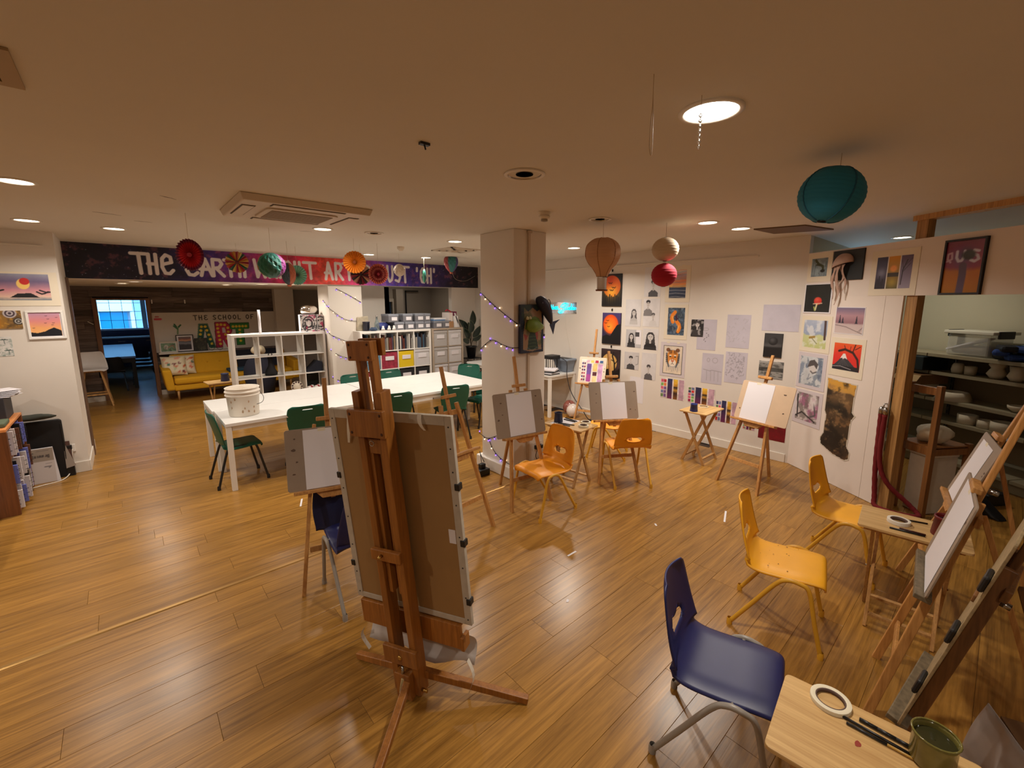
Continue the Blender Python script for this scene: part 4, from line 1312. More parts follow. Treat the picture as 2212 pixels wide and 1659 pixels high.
a.rect(.66, .2, 1, 1, (226, 222, 226)).rect(.6, .62, .86, .86, (70, 68, 72))
hang(RW, 'pencil_portrait', 'printed photo of a smiling woman beside a half blank sheet', 'drawing', -4.057, -3.777, 1.274, 1.556, a, grp=GD)
a = portrait('short', 6, cx=.45, cy=.3, s=1.3, tone=50, cls=(60, 60, 64), a=Art(.27, .28, (200, 196, 196), 64))
a.line([(.8, .3), (.95, .35), (.95, .8), (.78, .78)], .03, (120, 118, 116))
hang(RW, 'pencil_portrait', 'grey print of a boy in dark jumper, curling at its foot', 'drawing', -4.068, -3.802, .918, 1.197, a, grp=GD)
hang(RW, 'sketch_sheet', 'pale sheet low on the wall behind the middle easel board', 'drawing', -3.949, -3.698, .39, .807, None)
# mounted paintings
a = A(0, .27, 0, .42, (232, 206, 160), 72)
a.grad([(0, (34, 44, 70)), (.36, (60, 76, 110)), (.40, (240, 180, 90)), (.6, (236, 150, 96)), (.75, (180, 176, 196)), (1, (236, 228, 212))], wob=.06, s=3)
for i in range(14):
    y = .42 + i * .042
    a.line([(.2 + .06 * math.sin(i * 2.1), y), (.6, y + .03 * math.sin(i)), (1, y + .02)], .016, (208, 96, 70) if i % 3 else (120, 116, 150), .7)
for i in range(9):
    a.line([(0, .03 + i * .04), (.4, .05 + i * .04 + .02 * math.sin(i * 3)), (1, .02 + i * .04)], .016, (226, 220, 210) if i % 3 == 0 else (24, 34, 60), .7)
hang(RW, 'mounted_painting', 'mounted painting of an orange sunset over dark blue sea', 'painting', -3.413, -3.038, 1.986, 2.498, a, .003, base=CREAM, inset=(-3.355, -3.10, 2.045, 2.445), grp='mounted paintings on the picture wall', tape=2)
a = A(0, .26, 0, .40, (70, 88, 108), 72)
a.noise(9, .7, 4).blot(7, .56, (36, 48, 66), .8, 2).blot(11, .6, (150, 160, 170), .6, 8)
for x, y, d in ((.28, .68, 1), (.68, .34, -1)):
    a.line([(x + .14 * d, y + .16), (x, y + .06), (x - .05 * d, y - .06), (x + .03 * d, y - .2)], .13, (236, 134, 32)).line([(x, y), (x + .06 * d, y - .16)], .05, (250, 190, 110), .7)
a.line([(.5, .72), (.52, .55)], .06, (60, 24, 50)).line([(.42, .68), (.62, .6)], .04, (60, 24, 50))
hang(RW, 'mounted_painting', 'mounted painting of two orange koi in grey water', 'painting', -3.40, -3.043, 1.447, 1.951, a, .003, base=CREAM, inset=(-3.348, -3.088, 1.51, 1.905), grp='mounted paintings on the picture wall')
a = A(0, .29, 0, .40, (226, 210, 188), 80)
a.noise(5, .08, 1)
a.blot(5, .5, (206, 196, 184), .5, 3)
a.disc(.5, .56, .30, .33, (198, 190, 184)).disc(.5, .58, .25, .28, (216, 140, 60)).disc(.24, .86, .08, .07, (120, 78, 50)).disc(.76, .86, .08, .07, (120, 78, 50)).disc(.5, .4, .14, .13, (238, 224, 206))
for s in (-1, 1):
    a.line([(.5 + s * .34, .72), (.5 + s * .30, .45), (.5 + s * .2, .25)], .06, (70, 76, 84), .8)
    for i in range(4):
        a.line([(.5 + s * .05, .76 + .03 * i - .01), (.5 + s * .2, .73 + .04 * i)], .018, (46, 30, 24))
        a.line([(.5 + s * .26, .44 + .06 * i), (.5 + s * .36, .42 + .07 * i)], .02, (40, 36, 38))
    a.disc(.5 + s * .13, .62, .035, .025, (30, 26, 20)).disc(.5 + s * .13, .66, .05, .02, (246, 236, 220))
    a.line([(.5 + s * .03, .62), (.5 + s * .06, .48)], .03, (190, 110, 46))
a.disc(.5, .46, .055, .035, (206, 120, 90)).line([(.5, .43), (.5, .37), (.42, .34)], .015, (70, 50, 44)).line([(.5, .37), (.58, .34)], .015, (70, 50, 44))
for i in range(7):
    a.line([(.2 + i * .1, .26), (.19 + i * .1, .08 + .03 * (i % 3))], .02, (130, 126, 134), .6)
hang(RW, 'mounted_painting', 'black edged tiger head watercolour on a lilac mount', 'painting', -3.434, -3.041, .89, 1.40, a, .003, base=mat('lilac_mount', (206, 196, 200), .7), inset=(-3.380, -3.092, .937, 1.345), grp='mounted paintings on the picture wall', tape=2)
t_ = [o for o in bpy.data.objects if o.get('label', '').startswith('black edged tiger')][0]
for a0, b0, c0, d0 in ((-3.385, -3.087, 1.345, 1.351), (-3.385, -3.087, .931, .937), (-3.386, -3.380, .931, 1.351), (-3.092, -3.086, .931, 1.351)):
    MB().obox(RW.p(0, 0), RW.ex, RW.n, UP, a0, b0, .0036, .005, c0, d0).build('black_edge', BLACK, t_)
# photo and sketches
a = portrait('short', 9, cx=.5, cy=.4, s=1.4, tone=60, cls=(60, 56, 58), a=Art(.18, .24, (40, 38, 40), 56))
a.blot(6, .5, (200, 196, 196), .7, 5)
hang(RW, 'printed_photo', 'black and white photo overlapping a pencil sketch sheet', 'photo', -2.984, -2.805, 1.506, 1.746, a, gap=.003)
SK = (196, 190, 202)


def sketch(w, h, seed, marks, base=SK, dark=150):
    a = Art(w, h, base, 72)
    r_ = random.Random(seed)
    a.noise(3, .04, seed)
    for i in range(marks):
        x, y = r_.uniform(.1, .9), r_.uniform(.1, .9)
        L_ = r_.uniform(.02, .12)
        an = r_.uniform(0, PI)
        a.line([(x, y), (x + L_ * math.cos(an), y + L_ * math.sin(an)), (x + L_ * math.cos(an + .6) * 1.5, y + L_ * math.sin(an + .6))], .010, (dark, dark - 4, dark + 2), .7)
    return a


a = sketch(.27, .42, 1, 0)
a.disc(.45, .68, .1, .05, (150, 146, 150)).disc(.45, .68, .085, .038, SK)
for i in range(7):
    a.disc(.5 + .12 * math.sin(i), .55 - i * .045, .014, .012, (70, 66, 70))
hang(RW, 'sketch_sheet', 'lilac sketch sheet partly under the black and white photo', 'drawing', -2.891, -2.625, 1.329, 1.752, a, grp='pencil sketch sheets')
hang(RW, 'sketch_sheet', 'large sheet of faint overlapping pencil lines', 'drawing', -2.492, -2.197, 1.389, 1.825, sketch(.29, .43, 4, 26, dark=166), grp='pencil sketch sheets')
a = sketch(.29, .42, 5, 0)
a.disc(.3, .78, .05, .07, (160, 154, 160)).disc(.3, .78, .035, .055, SK).disc(.62, .78, .09, .09, (160, 154, 160)).disc(.62, .78, .075, .075, SK)
a.line([(.08, .46), (.4, .42), (.5, .45), (.95, .42)], .014, (140, 134, 140))
for x in (.25, .45, .62, .8):
    a.line([(x, .42), (x + .02, .1)], .012, (156, 150, 156))
hang(RW, 'sketch_sheet', 'sketch sheet of two faces and table, lower left of pair', 'drawing', -2.792, -2.505, .867, 1.287, a, grp='pencil sketch sheets')
hang(RW, 'sketch_sheet', 'sketch sheet dotted with many small pencil marks, lower right of pair', 'drawing', -2.477, -2.199, .917, 1.334, sketch(.28, .42, 8, 60, dark=110), grp='pencil sketch sheets')
hang(RW, 'sketch_sheet', 'wide blank lilac sheet taped near the partition', 'drawing', -2.063, -1.656, 1.635, 1.958, sketch(.41, .32, 9, 0), grp='pencil sketch sheets')
a = A(0, .2, 0, .3, (24, 24, 26), 64)
a.rect(0, .45, 1, 1, (58, 58, 60)).disc(.45, .5, .42, .07, (80, 80, 82), 6).disc(.5, .68, .17, .17, (30, 30, 32)).disc(.45, .72, .10, .10, (76, 76, 78), 9)
hang(RW, 'canvas_painting', 'black canvas with a shaded grey sphere', 'painting', -2.016, -1.811, 1.308, 1.605, a, .015, base=BLACK)
a = A(0, .28, 0, .22, (170, 168, 164), 56)
a.rect(0, .0, 1, .42, (150, 148, 144)).rect(0, .55, 1, .9, (140, 138, 134)).rect(.0, .42, 1, .66, (60, 60, 58), .8).blot(5, .5, (30, 30, 30), .5, 4, 14)
hang(RW, 'sketch_sheet', 'grey landscape study with dark bands behind the right easel mast', 'drawing', -2.055, -1.774, 1.034, 1.254, a)


def swatch(w, h, seed):
    a = Art(w, h, (224, 210, 206), 60)
    cols = [(150, 30, 76), (206, 90, 120), (100, 130, 80), (200, 40, 50), (120, 170, 90), (60, 60, 100), (220, 130, 60), (130, 90, 150), (230, 200, 60), (110, 120, 160)]
    r_ = random.Random(seed)
    for i in range(2):
        for j in range(5):
            a.rect(.02 + i * .12, .05 + j * .185, .125 + i * .12, .21 + j * .185, r_.choice(cols))
    a.grad_save = None
    b = a.im.copy()
    m1 = (a.u / a.a > .29) & (a.u / a.a < .5)
    t = np.clip(a.v, 0, 1)
    c1 = np.stack([np.interp(t, [0, .5, 1], q) for q in ((110, 60, 40), (36, 40, 50), (84, 80, 90))], -1)
    a.mix(m1 * 1.0, c1)
    m2 = (a.u / a.a > .54) & (a.u / a.a < .72)
    c2 = np.stack([np.interp(t, [0, .3, .45, .6, .66, 1], q) for q in ((150, 60, 200, 46, 210, 236), (90, 36, 150, 34, 150, 196), (40, 30, 60, 30, 50, 60))], -1)
    a.mix(m2 * 1.0, c2)
    m3 = (a.u / a.a > .77) & (a.u / a.a < .97)
    a.mix(m3 * .9, (190, 150, 170)).noise(6, .22, seed)
    return a


SW = 'watercolour swatch sheets low on the picture wall'
hang(RW, 'swatch_sheet', 'leftmost watercolour swatch sheet, under the tiger picture', 'painting', -3.405, -3.023, .555, .856, swatch(.38, .3, 1), grp=SW)
hang(RW, 'swatch_sheet', 'watercolour swatch sheet behind the small table cup', 'painting', -2.972, -2.578, .554, .787, swatch(.39, .23, 2), grp=SW)
hang(RW, 'swatch_sheet', 'watercolour swatch sheet with green squares beside the right easel', 'painting', -2.561, -2.271, .357, .657, swatch(.29, .3, 3), grp=SW)
hang(RW, 'swatch_sheet', 'small swatch sheet under the right easel board', 'painting', -2.185, -2.035, .325, .47, swatch(.15, .14, 4), grp=SW)
a = A(0, .31, 0, .17, (116, 14, 28), 30)
a.noise(5, .2)
hang(RW, 'red_paper', 'dark red painted paper behind the right easel legs', 'painting', -1.99, -1.68, .25, .47, a)

# left wall
BS = 'paintings on the left wall'
a = Art(.62, .29, (150, 130, 160), 64)
a.grad([(0, (120, 130, 140)), (.14, (226, 190, 170)), (.4, (206, 140, 150)), (.7, (110, 96, 130)), (1, (150, 150, 170))], wob=.12)
a.disc(.68, .62, .17, .2, (240, 200, 110)).disc(.7, .72, .13, .13, (196, 40, 36)).poly([(.5, .1), (.6, .26), (.76, .27), (.86, .1)], (26, 26, 30))
for x, y, s in ((.3, .3, .14), (.9, .24, .07), (.97, .3, .1)):
    a.line([(x - s, y + .08), (x - s * .2, y), (x + s * .3, y + .02), (x + s, y + .09)], .05, (24, 24, 28))
hang(LW, 'mounted_painting', 'mounted sunset painting with black birds on the left wall', 'painting', -1.22, -.497, 1.949, 2.312, a, .004, base=CREAM, inset=(-1.18, -.563, 2.01, 2.289), grp=BS)
a = Art(.36, .19, (120, 90, 50), 50)
a.noise(6, .5, 3)
a.disc(.45, .35, .5, .55, (150, 110, 50), 3).disc(.4, .3, .4, .45, (176, 120, 40), 10).blot(8, .6, (200, 150, 60), .7, 2)
for r_ in (.20, .15, .1, .05):
    a.disc(.78, .85, r_ * 1.3, r_ * 1.3, (190, 180, 180) if r_ in (.2, .1) else (70, 56, 66))
    a.disc(.93, .4, r_, r_, (180, 176, 170) if r_ in (.15, .05) else (50, 44, 40))
hang(LW, 'agate_painting', 'brown agate slice painting at the left picture edge', 'painting', -1.18, -.814, 1.711, 1.90, a, .012, base=CREAM, grp=BS)
a = Art(.24, .26, (230, 170, 130), 60)
a.grad([(0, (246, 190, 120)), (.35, (240, 170, 110)), (.65, (222, 140, 140)), (1, (190, 150, 180))], wob=.12)
a.poly([(0, 0), (0, .18), (.2, .14), (.45, .2), (.62, .3), (.76, .36), (1, .22), (1, 0)], (22, 24, 32))
for x, y in ((.55, .85), (.6, .72), (.5, .55), (.76, .55), (.88, .78), (.1, .35), (.72, .47)):
    a.line([(x - .03, y + .01), (x, y), (x + .035, y + .012)], .016, (70, 40, 50))
hang(LW, 'framed_painting', 'white framed sunset over black mountains near the wall edge', 'painting', -.785, -.493, 1.585, 1.896, a, .006, base=PAPER, inset=(-.763, -.525, 1.616, 1.876), frame=(WHITE, .02), grp=BS)
a = Art(.28, .2, (214, 212, 208), 50)
a.noise(4, .08)
for x, y in ((.8, .85), (.88, .3), (.35, .3), (.55, .2)):
    a.blot(5, .62, (120, 140, 130), .5, int(x * 10))
    a.line([(x, y), (x + .01, y - .22)], .02, (60, 76, 70))
    for q in (-1, -.4, .4, 1):
        a.line([(x, y), (x + .1 * q, y + .05 - .06 * abs(q))], .03, (46, 70, 62))
hang(LW, 'palm_sketch', 'ink wash of palm trees low on the left wall', 'painting', -1.2, -.915, 1.417, 1.625, a, .002, grp=BS)

# partition pictures
PN = 'pictures pinned to the white partition'
a = Art(.20, .21, (140, 156, 164), 56)
a.noise(5, .25, 2).blot(4, .55, (90, 110, 116), .6, 3)
for x in (.08, .2, .85, .95):
    a.line([(x, 0), (x + .05, 1)], .03, (70, 84, 92), .7)
a.line([(.25, .9), (.45, .68), (.72, .55), (.75, .35)], .13, (66, 70, 40)).line([(.3, .65), (.55, .6)], .07, (56, 60, 36)).disc(.72, .3, .13, .08, (30, 30, 26)).line([(.5, .2), (.55, .08)], .02, (70, 76, 80))
hang(PA, 'mounted_painting', 'mounted watercolour of a dark bird, top left on partition', 'painting', .008, .334, 2.217, 2.532, a, .003, base=CREAM, inset=(.06, .277, 2.275, 2.475), grp=PN)
a = Art(.365, .308, (30, 34, 36), 56)
a.noise(4, .3, 6).blot(3, .6, (56, 60, 62), .5, 2)
jl = hang(PA, 'jellyfish_canvas', 'black canvas with a hanging cloth jellyfish', 'painting', .354, .719, 2.219, 2.527, a, .014, base=BLACK, grp=PN)
JM = mat('jelly_cloth', (190, 158, 142), .8, noise=.12, nscale=30)
mb = MB()
for i in range(9):
    th_ = PI / 2 * i / 8
    for j in range(16):
        b_ = PI * j / 15
        x = .47 + .012 + .115 * math.cos(b_) * math.sin(th_ + .001) * 1.0 + .035 * math.sin(th_) - .02
        z = 2.37 + .12 * math.cos(th_) + .03 * math.cos(b_) * math.sin(th_)
        mb.v.append(tuple(PA.p(x, z, .016 + .085 * math.sin(b_) * math.sin(th_ + .001))))
for i in range(8):
    for j in range(15):
        q = i * 16 + j
        mb.f.append((q, q + 1, q + 17, q + 16))
mb.build('bell', JM, jl, True, solid=.004)
for k, (x0, x1, L_, w_) in enumerate(((.44, .415, .36, .045), (.48, .47, .42, .05), (.535, .55, .33, .035), (.50, .53, .26, .03))):
    mb = MB()
    for i in range(15):
        t = i / 14
        xx = x0 + (x1 - x0) * t + .012 * math.sin(9 * t + k)
        w2 = w_ * (1 - .75 * t) * (1 + .2 * math.sin(22 * t + k))
        d_ = .05 + .02 * math.sin(5 * t + k)
        zt = 2.38 - L_ * t
        mb.v += [tuple(PA.p(xx - w2 / 2, zt, d_)), tuple(PA.p(xx + w2 / 2, zt, d_ + .012 * math.sin(9 * t)))]
        if i:
            mb.f.append((2 * i - 2, 2 * i - 1, 2 * i + 1, 2 * i))
    mb.build('tentacle', JM, jl, True, solid=.003)
a = Art(.338, .298, (220, 210, 200), 64)
for i, (c0, c1) in enumerate((((40, 26, 44), (70, 70, 96)), ((90, 80, 30), (220, 150, 30)), ((150, 140, 160), (96, 80, 110)))):
    x0, x1 = .0 + i * .345, .31 + i * .345
    t = np.clip(a.v, 0, 1)
    m = ((a.u / a.a >= x0) & (a.u / a.a <= x1)).astype(float)
    cc = np.stack([c0[q] + (c1[q] - c0[q]) * t for q in range(3)], -1)
    a.mix(m, cc)
a.glow(.16, .5, .16, (170, 170, 190), .6).disc(.5, .62, .11, .1, (240, 150, 60), 4, .9).rect(.345, .36, .655, .5, (40, 30, 24), .9).glow(.5, .2, .14, (190, 160, 50), .7)
a.line([(.74, .12), (.76, .55), (.86, .86)], .03, (40, 30, 44)).line([(.76, .5), (.95, .75)], .015, (50, 40, 54)).line([(.77, .6), (.72, .85)], .012, (50, 40, 54)).line([(.78, .65), (.98, .9)], .012, (50, 40, 54))
for i in range(5):
    a.line([(.02 + .05 * i, .0), (.02 + .05 * i, .2 + .1 * (i % 3))], .03, (24, 18, 28))
hang(PA, 'mounted_painting', 'mounted triptych of forest scenes beside the wooden post', 'painting', .80, 1.252, 2.053, 2.477, a, .003, base=CREAM, inset=(.859, 1.197, 2.117, 2.415), grp=PN)
a = Art(.37, .33, (34, 36, 34), 60)
a.noise(3, .2).disc(.53, .4, .17, .14, (206, 50, 40)).disc(.5, .45, .10, .07, (226, 90, 70), 6).rect(.35, .27, .72, .33, (206, 200, 180), .0).line([(.36, .30), (.70, .32)], .035, (226, 190, 160)).line([(.5, .28), (.46, .08)], .07, (214, 206, 160)).line([(.4, .18), (.44, .06)], .05, (170, 180, 90))
hang(PA, 'canvas_painting', 'black painting of one red mushroom', 'painting', .006, .383, 1.865, 2.195, a, .006, base=PAPER, inset=(.018, .368, 1.878, 2.185), grp=PN)
a = Art(.344, .284, (190, 160, 176), 60)
a.grad([(0, (206, 190, 186)), (.36, (196, 176, 176)), (.42, (150, 110, 120)), (.7, (180, 140, 150)), (1, (120, 110, 140))], wob=.05)
for x, y, h_ in ((.16, .4, .34), (.27, .4, .24), (.76, .4, .3)):
    for q in range(5):
        a.poly([(x - .055 + .009 * q, y + h_ * q * .18), (x + .055 - .009 * q, y + h_ * q * .18), (x, y + h_ * (q * .18 + .3))], (46, 46, 60))
a.line([(0, .32), (.4, .26), (.7, .14), (1, .02)], .02, (100, 84, 84)).line([(.85, .1), (.95, .22)], .012, (90, 70, 70)).line([(.9, .08), (.98, .26)], .012, (90, 70, 70))
hang(PA, 'winter_painting', 'mauve winter landscape with three dark firs', 'painting', .455, .799, 1.656, 1.94, a, .002, margin=.008, grp=PN)
a = Art(.33, .33, (180, 186, 196), 56)
a.grad([(0, (190, 196, 130)), (.45, (200, 204, 150)), (.5, (150, 164, 190)), (1, (176, 186, 206))], wob=.16, s=2)
a.blot(3, .55, (226, 226, 226), .7, 7).line([(.93, .35), (.9, 1)], .09, (80, 62, 60)).line([(.3, .36), (.5, .4)], .08, (160, 130, 60)).line([(.4, .34), (.62, .16)], .025, (110, 110, 50))
hang(PA, 'mounted_painting', 'mounted watercolour of a small fox in a meadow', 'painting', .005, .425, 1.421, 1.834, a, .003, base=CREAM, inset=(.045, .372, 1.47, 1.785), grp=PN)
a = Art(.323, .284, (220, 70, 36), 64)
a.grad([(0, (216, 40, 36)), (.5, (222, 50, 40)), (1, (230, 96, 40))], wob=.2)
a.poly([(.0, .1), (.36, .52), (.44, .52), (.9, .1)], (60, 58, 64)).poly([(.27, .42), (.37, .62), (.44, .62), (.53, .42), (.44, .46), (.38, .4), (.33, .46)], (232, 226, 224)).rect(0, 0, 1, .16, (36, 34, 40)).line([(0, .1), (.3, .14), (.7, .06)], .02, (190, 186, 190))
a.line([(.97, .1), (.9, .45), (.72, .68), (.42, .78), (.2, .7)], .085, (56, 30, 26)).line([(.7, .68), (.78, .98)], .04, (56, 30, 26)).line([(.78, .8), (.95, .92)], .025, (56, 30, 26)).line([(.45, .76), (.38, .92)], .025, (56, 30, 26)).line([(.6, .72), (.62, .9)], .02, (56, 30, 26))
for i in range(5):
    a.line([(.39, .42), (.2 + i * .1, .17)], .012, (120, 118, 122), .6)
hang(PA, 'mounted_painting', 'mounted red sky painting of a snowy volcano and curved tree', 'painting', .446, .853, 1.204, 1.615, a, .003, base=CREAM, inset=(.489, .812, 1.276, 1.56), grp=PN)
a = Art(.31, .32, (200, 204, 208), 60)
a.noise(3, .1).blot(3.2, .46, (120, 134, 156), .8, 5).blot(6, .55, (70, 86, 110), .5, 9)
a.disc(.58, .62, .17, .2, (206, 200, 198)).poly([(.34, .62), (.42, .86), (.62, .92), (.8, .78), (.76, .6), (.62, .72), (.45, .66)], (84, 78, 78)).line([(.5, .5), (.6, .44), (.74, .5)], .05, (110, 106, 108)).line([(.45, .4), (.4, .2), (.55, .3)], .03, (130, 136, 150))
hang(PA, 'mounted_painting', 'lilac mounted blue grey watercolour of a curly haired head', 'painting', .012, .418, .99, 1.409, a, .003, base=MATS['lilac_mount'], inset=(.05, .368, 1.03, 1.365), grp=PN)
a = Art(.32, .32, (206, 196, 196), 60)
a.blot(3, .44, (150, 84, 120), .8, 3).blot(4, .52, (110, 100, 96), .7, 7)
a.line([(.0, .1), (.3, .3), (.9, .05)], .05, (50, 46, 48)).line([(.05, .9), (.1, .1)], .06, (50, 46, 50)).line([(.8, .7), (.9, .3), (.7, .2)], .06, (90, 84, 90)).glow(.8, .75, .15, (226, 220, 220), .9)
hang(PA, 'mounted_painting', 'lilac mounted abstract in plum and black, lowest on partition', 'painting', .006, .418, .554, .967, a, .003, base=MATS['lilac_mount'], inset=(.05, .37, .6, .93), grp=PN)
a = Art(.377, .836, (60, 48, 34), 110)
a.grad([(0, (70, 50, 36)), (.25, (44, 36, 28)), (.5, (80, 60, 40)), (.62, (40, 34, 26)), (.74, (110, 84, 54)), (.84, (96, 72, 48)), (.86, (200, 150, 70)), (1, (216, 160, 60))], wob=.16, s=4)
a.blot(7, .52, (26, 20, 16), .7, 2).blot(9, .6, (150, 110, 70), .6, 6).blot(12, .64, (190, 150, 100), .5, 3)
tc = thing('torn_collage', 'long torn brown and gold collage on the partition', 'painting', PA.p(.63, .33), PN)
torn = [(.446, 1.175), (.60, 1.16), (.82, 1.15), (.805, 1.0), (.80, .86), (.84, .82), (.80, .76), (.79, .55), (.785, .48), (.83, .42), (.825, .34), (.78, .315), (.62, .335), (.45, .40), (.43, .47), (.47, .55), (.475, .75), (.45, .80), (.455, 1.0)]
MB().prism(torn, PA.p(0, 0, .0006), PA.ex, UP, .0022, PA.n).build('torn_sheet', mat('torn_paper_edge', (206, 196, 180), .8), tc)
ob_ = a.place(PA.p(.44, .32, .0036), PA.ex, UP, .40, .85, tc)
bm_ = bmesh.new(); bm_.from_mesh(ob_.data)
inner = [(.633 + (x - .633) * .955, .74 + (z - .74) * .985) for x, z in torn]
def inside(x, z, P):
    r_ = False
    for i in range(len(P)):
        (x0, z0), (x1, z1) = P[i], P[(i + 1) % len(P)]
        if (z0 > z) != (z1 > z) and x < (x1 - x0) * (z - z0) / (z1 - z0) + x0:
            r_ = not r_
    return r_
offp = tc.location + ob_.location
bmesh.ops.delete(bm_, geom=[v for v in bm_.verts if not inside((v.co + offp - PO).dot(PU), (v.co + offp).z, inner)], context='VERTS')
bm_.to_mesh(ob_.data); bm_.free()
a = Art(.26, .40, (150, 60, 90), 80)
a.grad([(0, (176, 116, 40)), (.42, (190, 120, 50)), (.5, (150, 70, 90)), (.75, (140, 50, 84)), (1, (120, 30, 60))], wob=.08)
a.glow(.45, .68, .2, (110, 100, 160), .8).line([(.5, .0), (.52, .35), (.5, .52)], .13, (96, 84, 110)).glow(.55, .74, .1, (60, 60, 70), .9)
a.line([(.05, .62), (.18, .66), (.16, .78), (.06, .76), (.06, .66), (.15, .6)], .035, (210, 190, 214), .8)
a.line([(.3, .8), (.3, .68), (.36, .61), (.45, .62), (.5, .7), (.5, .8)], .05, (206, 210, 236), .9)
a.line([(.86, .78), (.74, .8), (.7, .74), (.84, .7), (.88, .63), (.78, .59), (.68, .62)], .05, (206, 210, 236), .9).disc(.62, .72, .11, .09, (56, 60, 62), 3)
hang(PA, 'framed_poster', 'black framed graffiti poster on the long white board', 'poster', 1.455, 1.754, 2.052, 2.497, a, .012, base=BLACK, frame=(BLACK, .016), inset=(1.47, 1.74, 2.066, 2.483), rough=.22)


# ------------------------------------------------------------------ banner lettering (hand drawn capitals as strokes)
GL = {'T': [[(0, 1), (.9, 1)], [(.45, 1), (.5, 0)]], 'H': [[(.1, 1), (.1, 0)], [(.75, 1), (.75, 0)], [(0, .5), (.75, .5)]], 'e': [[(.1, .5), (.8, .62), (.75, .9), (.4, 1), (.1, .8), (.05, .35), (.25, .04), (.6, .02), (.88, .2)]],
      'E': [[(.8, .95), (.35, 1), (.1, .85), (.3, .55), (.6, .52)], [(.3, .55), (.08, .3), (.25, .03), (.6, 0), (.88, .15)]],
      'A': [[(.05, 0), (.4, 1), (.85, 0)], [(0, .38), (.72, .38)]], 'R': [[(.1, 0), (.1, 1), (.6, .98), (.75, .75), (.55, .52), (.12, .45)], [(.3, .48), (.85, 0)]], 'W': [[(0, 1), (.2, 0), (.5, .6), (.78, 0), (1, 1)]],
      'I': [[(.3, 1), (.3, 0)]], 'O': [[(.45, 1), (.1, .75), (.08, .3), (.4, 0), (.78, .28), (.8, .75), (.45, 1)]], 'U': [[(.08, 1), (.1, .3), (.35, 0), (.65, .12), (.8, .4), (.78, 1)]], 'S': [[(.8, .9), (.4, 1), (.1, .78), (.4, .52), (.75, .3), (.5, .02), (.08, .1)]],
      'J': [[(.3, 1), (.85, 1)], [(.6, 1), (.58, .2), (.35, 0), (.05, .15)]], "'": [[(.3, 1), (.25, .8)]], 'C': [[(.85, .85), (.5, 1), (.12, .8), (.08, .3), (.4, 0), (.85, .15)]], 'L': [[(.1, 1), (.1, 0), (.75, 0)]], 'F': [[(.1, 0), (.1, 1), (.8, 1)], [(.1, .52), (.6, .52)]]}
bn = thing('banner', 'long galaxy coloured banner with white hand lettering on the beam', 'banner', (2.75, BEAM_Y, 2.29))
bx0, bx1, bz0, bz1 = -.53, 6.02, 2.288, 2.738
MB().box(bx0, bx1, BEAM_Y - .004, BEAM_Y - .0005, bz0, bz1).build('sheet', BLACK, bn)
a = Art(bx1 - bx0, bz1 - bz0, (20, 18, 34), 76)
t = a.u / a.a
st = [(0, (14, 14, 34)), (.17, (20, 18, 48)), (.24, (60, 36, 110)), (.31, (120, 44, 120)), (.37, (190, 40, 110)), (.44, (206, 40, 70)), (.50, (220, 66, 40)), (.56, (206, 50, 90)), (.61, (180, 70, 150)), (.67, (96, 60, 170)), (.74, (60, 40, 130)), (.84, (50, 34, 90)), (.93, (22, 18, 40)), (1, (8, 8, 14))]
tw = t + .10 * (fb(a.u * 2.2, a.v * 2.2, 4) - .5)
a.im = np.stack([np.interp(tw, [q[0] for q in st], [q[1][i] for q in st]) for i in range(3)], -1)
a.noise(5, .35, 9).blot(6, .60, (240, 120, 110), .3, 3)
rs = random.Random(4)
for i in range(70):
    x = rs.choice((rs.uniform(0, .16), rs.uniform(.7, 1)))
    a.disc(x, rs.uniform(.03, .97), .008, .008, (226, 226, 240), 1, rs.uniform(.3, 1))
def letters(word, xs, z0, z1, lw=.105, col=(226, 216, 214)):
    for c_, (x, w) in zip(word, xs):
        for s_ in GL[c_]:
            a.line([((x + .02 + px_ * (w - .04) / .88 - bx0) / (bx1 - bx0), z0 + (z1 - z0) * py_) for px_, py_ in s_], lw, col)


letters('THe', ((.155, .194), (.325, .145), (.47, .166)), .20, .78, .10)
letters('EARTH', ((.738, .18), (.913, .188), (1.055, .194), (1.219, .175), (1.4, .131)), .19, .72)
letters('WITHOUT', ((1.62, .196), (1.81, .08), (1.863, .15), (1.965, .15), (2.058, .15), (2.203, .13), (2.347, .232)), .20, .78)
letters('ART', ((2.695, .166), (2.861, .178), (3.007, .225)), .20, .82)
letters('IS', ((3.315, .08), (3.414, .12)), .18, .78)
letters('JUST', ((3.601, .2), (3.84, .162), (4.002, .166), (4.109, .229)), .18, .82)
letters("'eH'", ((4.461, .1), (4.554, .159), (4.702, .151), (4.853, .1)), .18, .80)
a.place((bx0, BEAM_Y - .0046, bz0), (1, 0, 0), UP, bx1 - bx0, bz1 - bz0, bn, 'printed_face')
# sign of the lounge
sg = thing('wall_sign', 'white school of art sign with circus letters on the wood wall', 'sign', (1.6, 11.99, .91))
MB().box(.47, 2.80, 11.985, 11.996, .91, 1.757).build('sign_board', mat('sign_white', (206, 198, 188), .6), sg)
a = Art(2.33, .847, (212, 206, 198), 120)
def serif(txt, x, y, hgt, col, lw):
    for c_ in txt:
        if c_ != ' ':
            for s_ in GL[c_]:
                a.line([(x + px_ * hgt * .75 / a.a, y + py_ * hgt) for px_, py_ in s_], lw, col)
        x += hgt * (1.0 if c_ != ' ' else .7) / a.a


serif('THE SCHOOL OF', .305, .80, .115, (40, 38, 40), .020)
def circus(P_, holes, edge, fill):
    a.poly([(x + (.008 if x > sum(q[0] for q in P_) / len(P_) else -.008), y + (.02 if y > .3 else -.02)) for x, y in P_], edge)
    a.poly(P_, fill)
    for h_ in holes:
        a.poly(h_, (212, 206, 198))


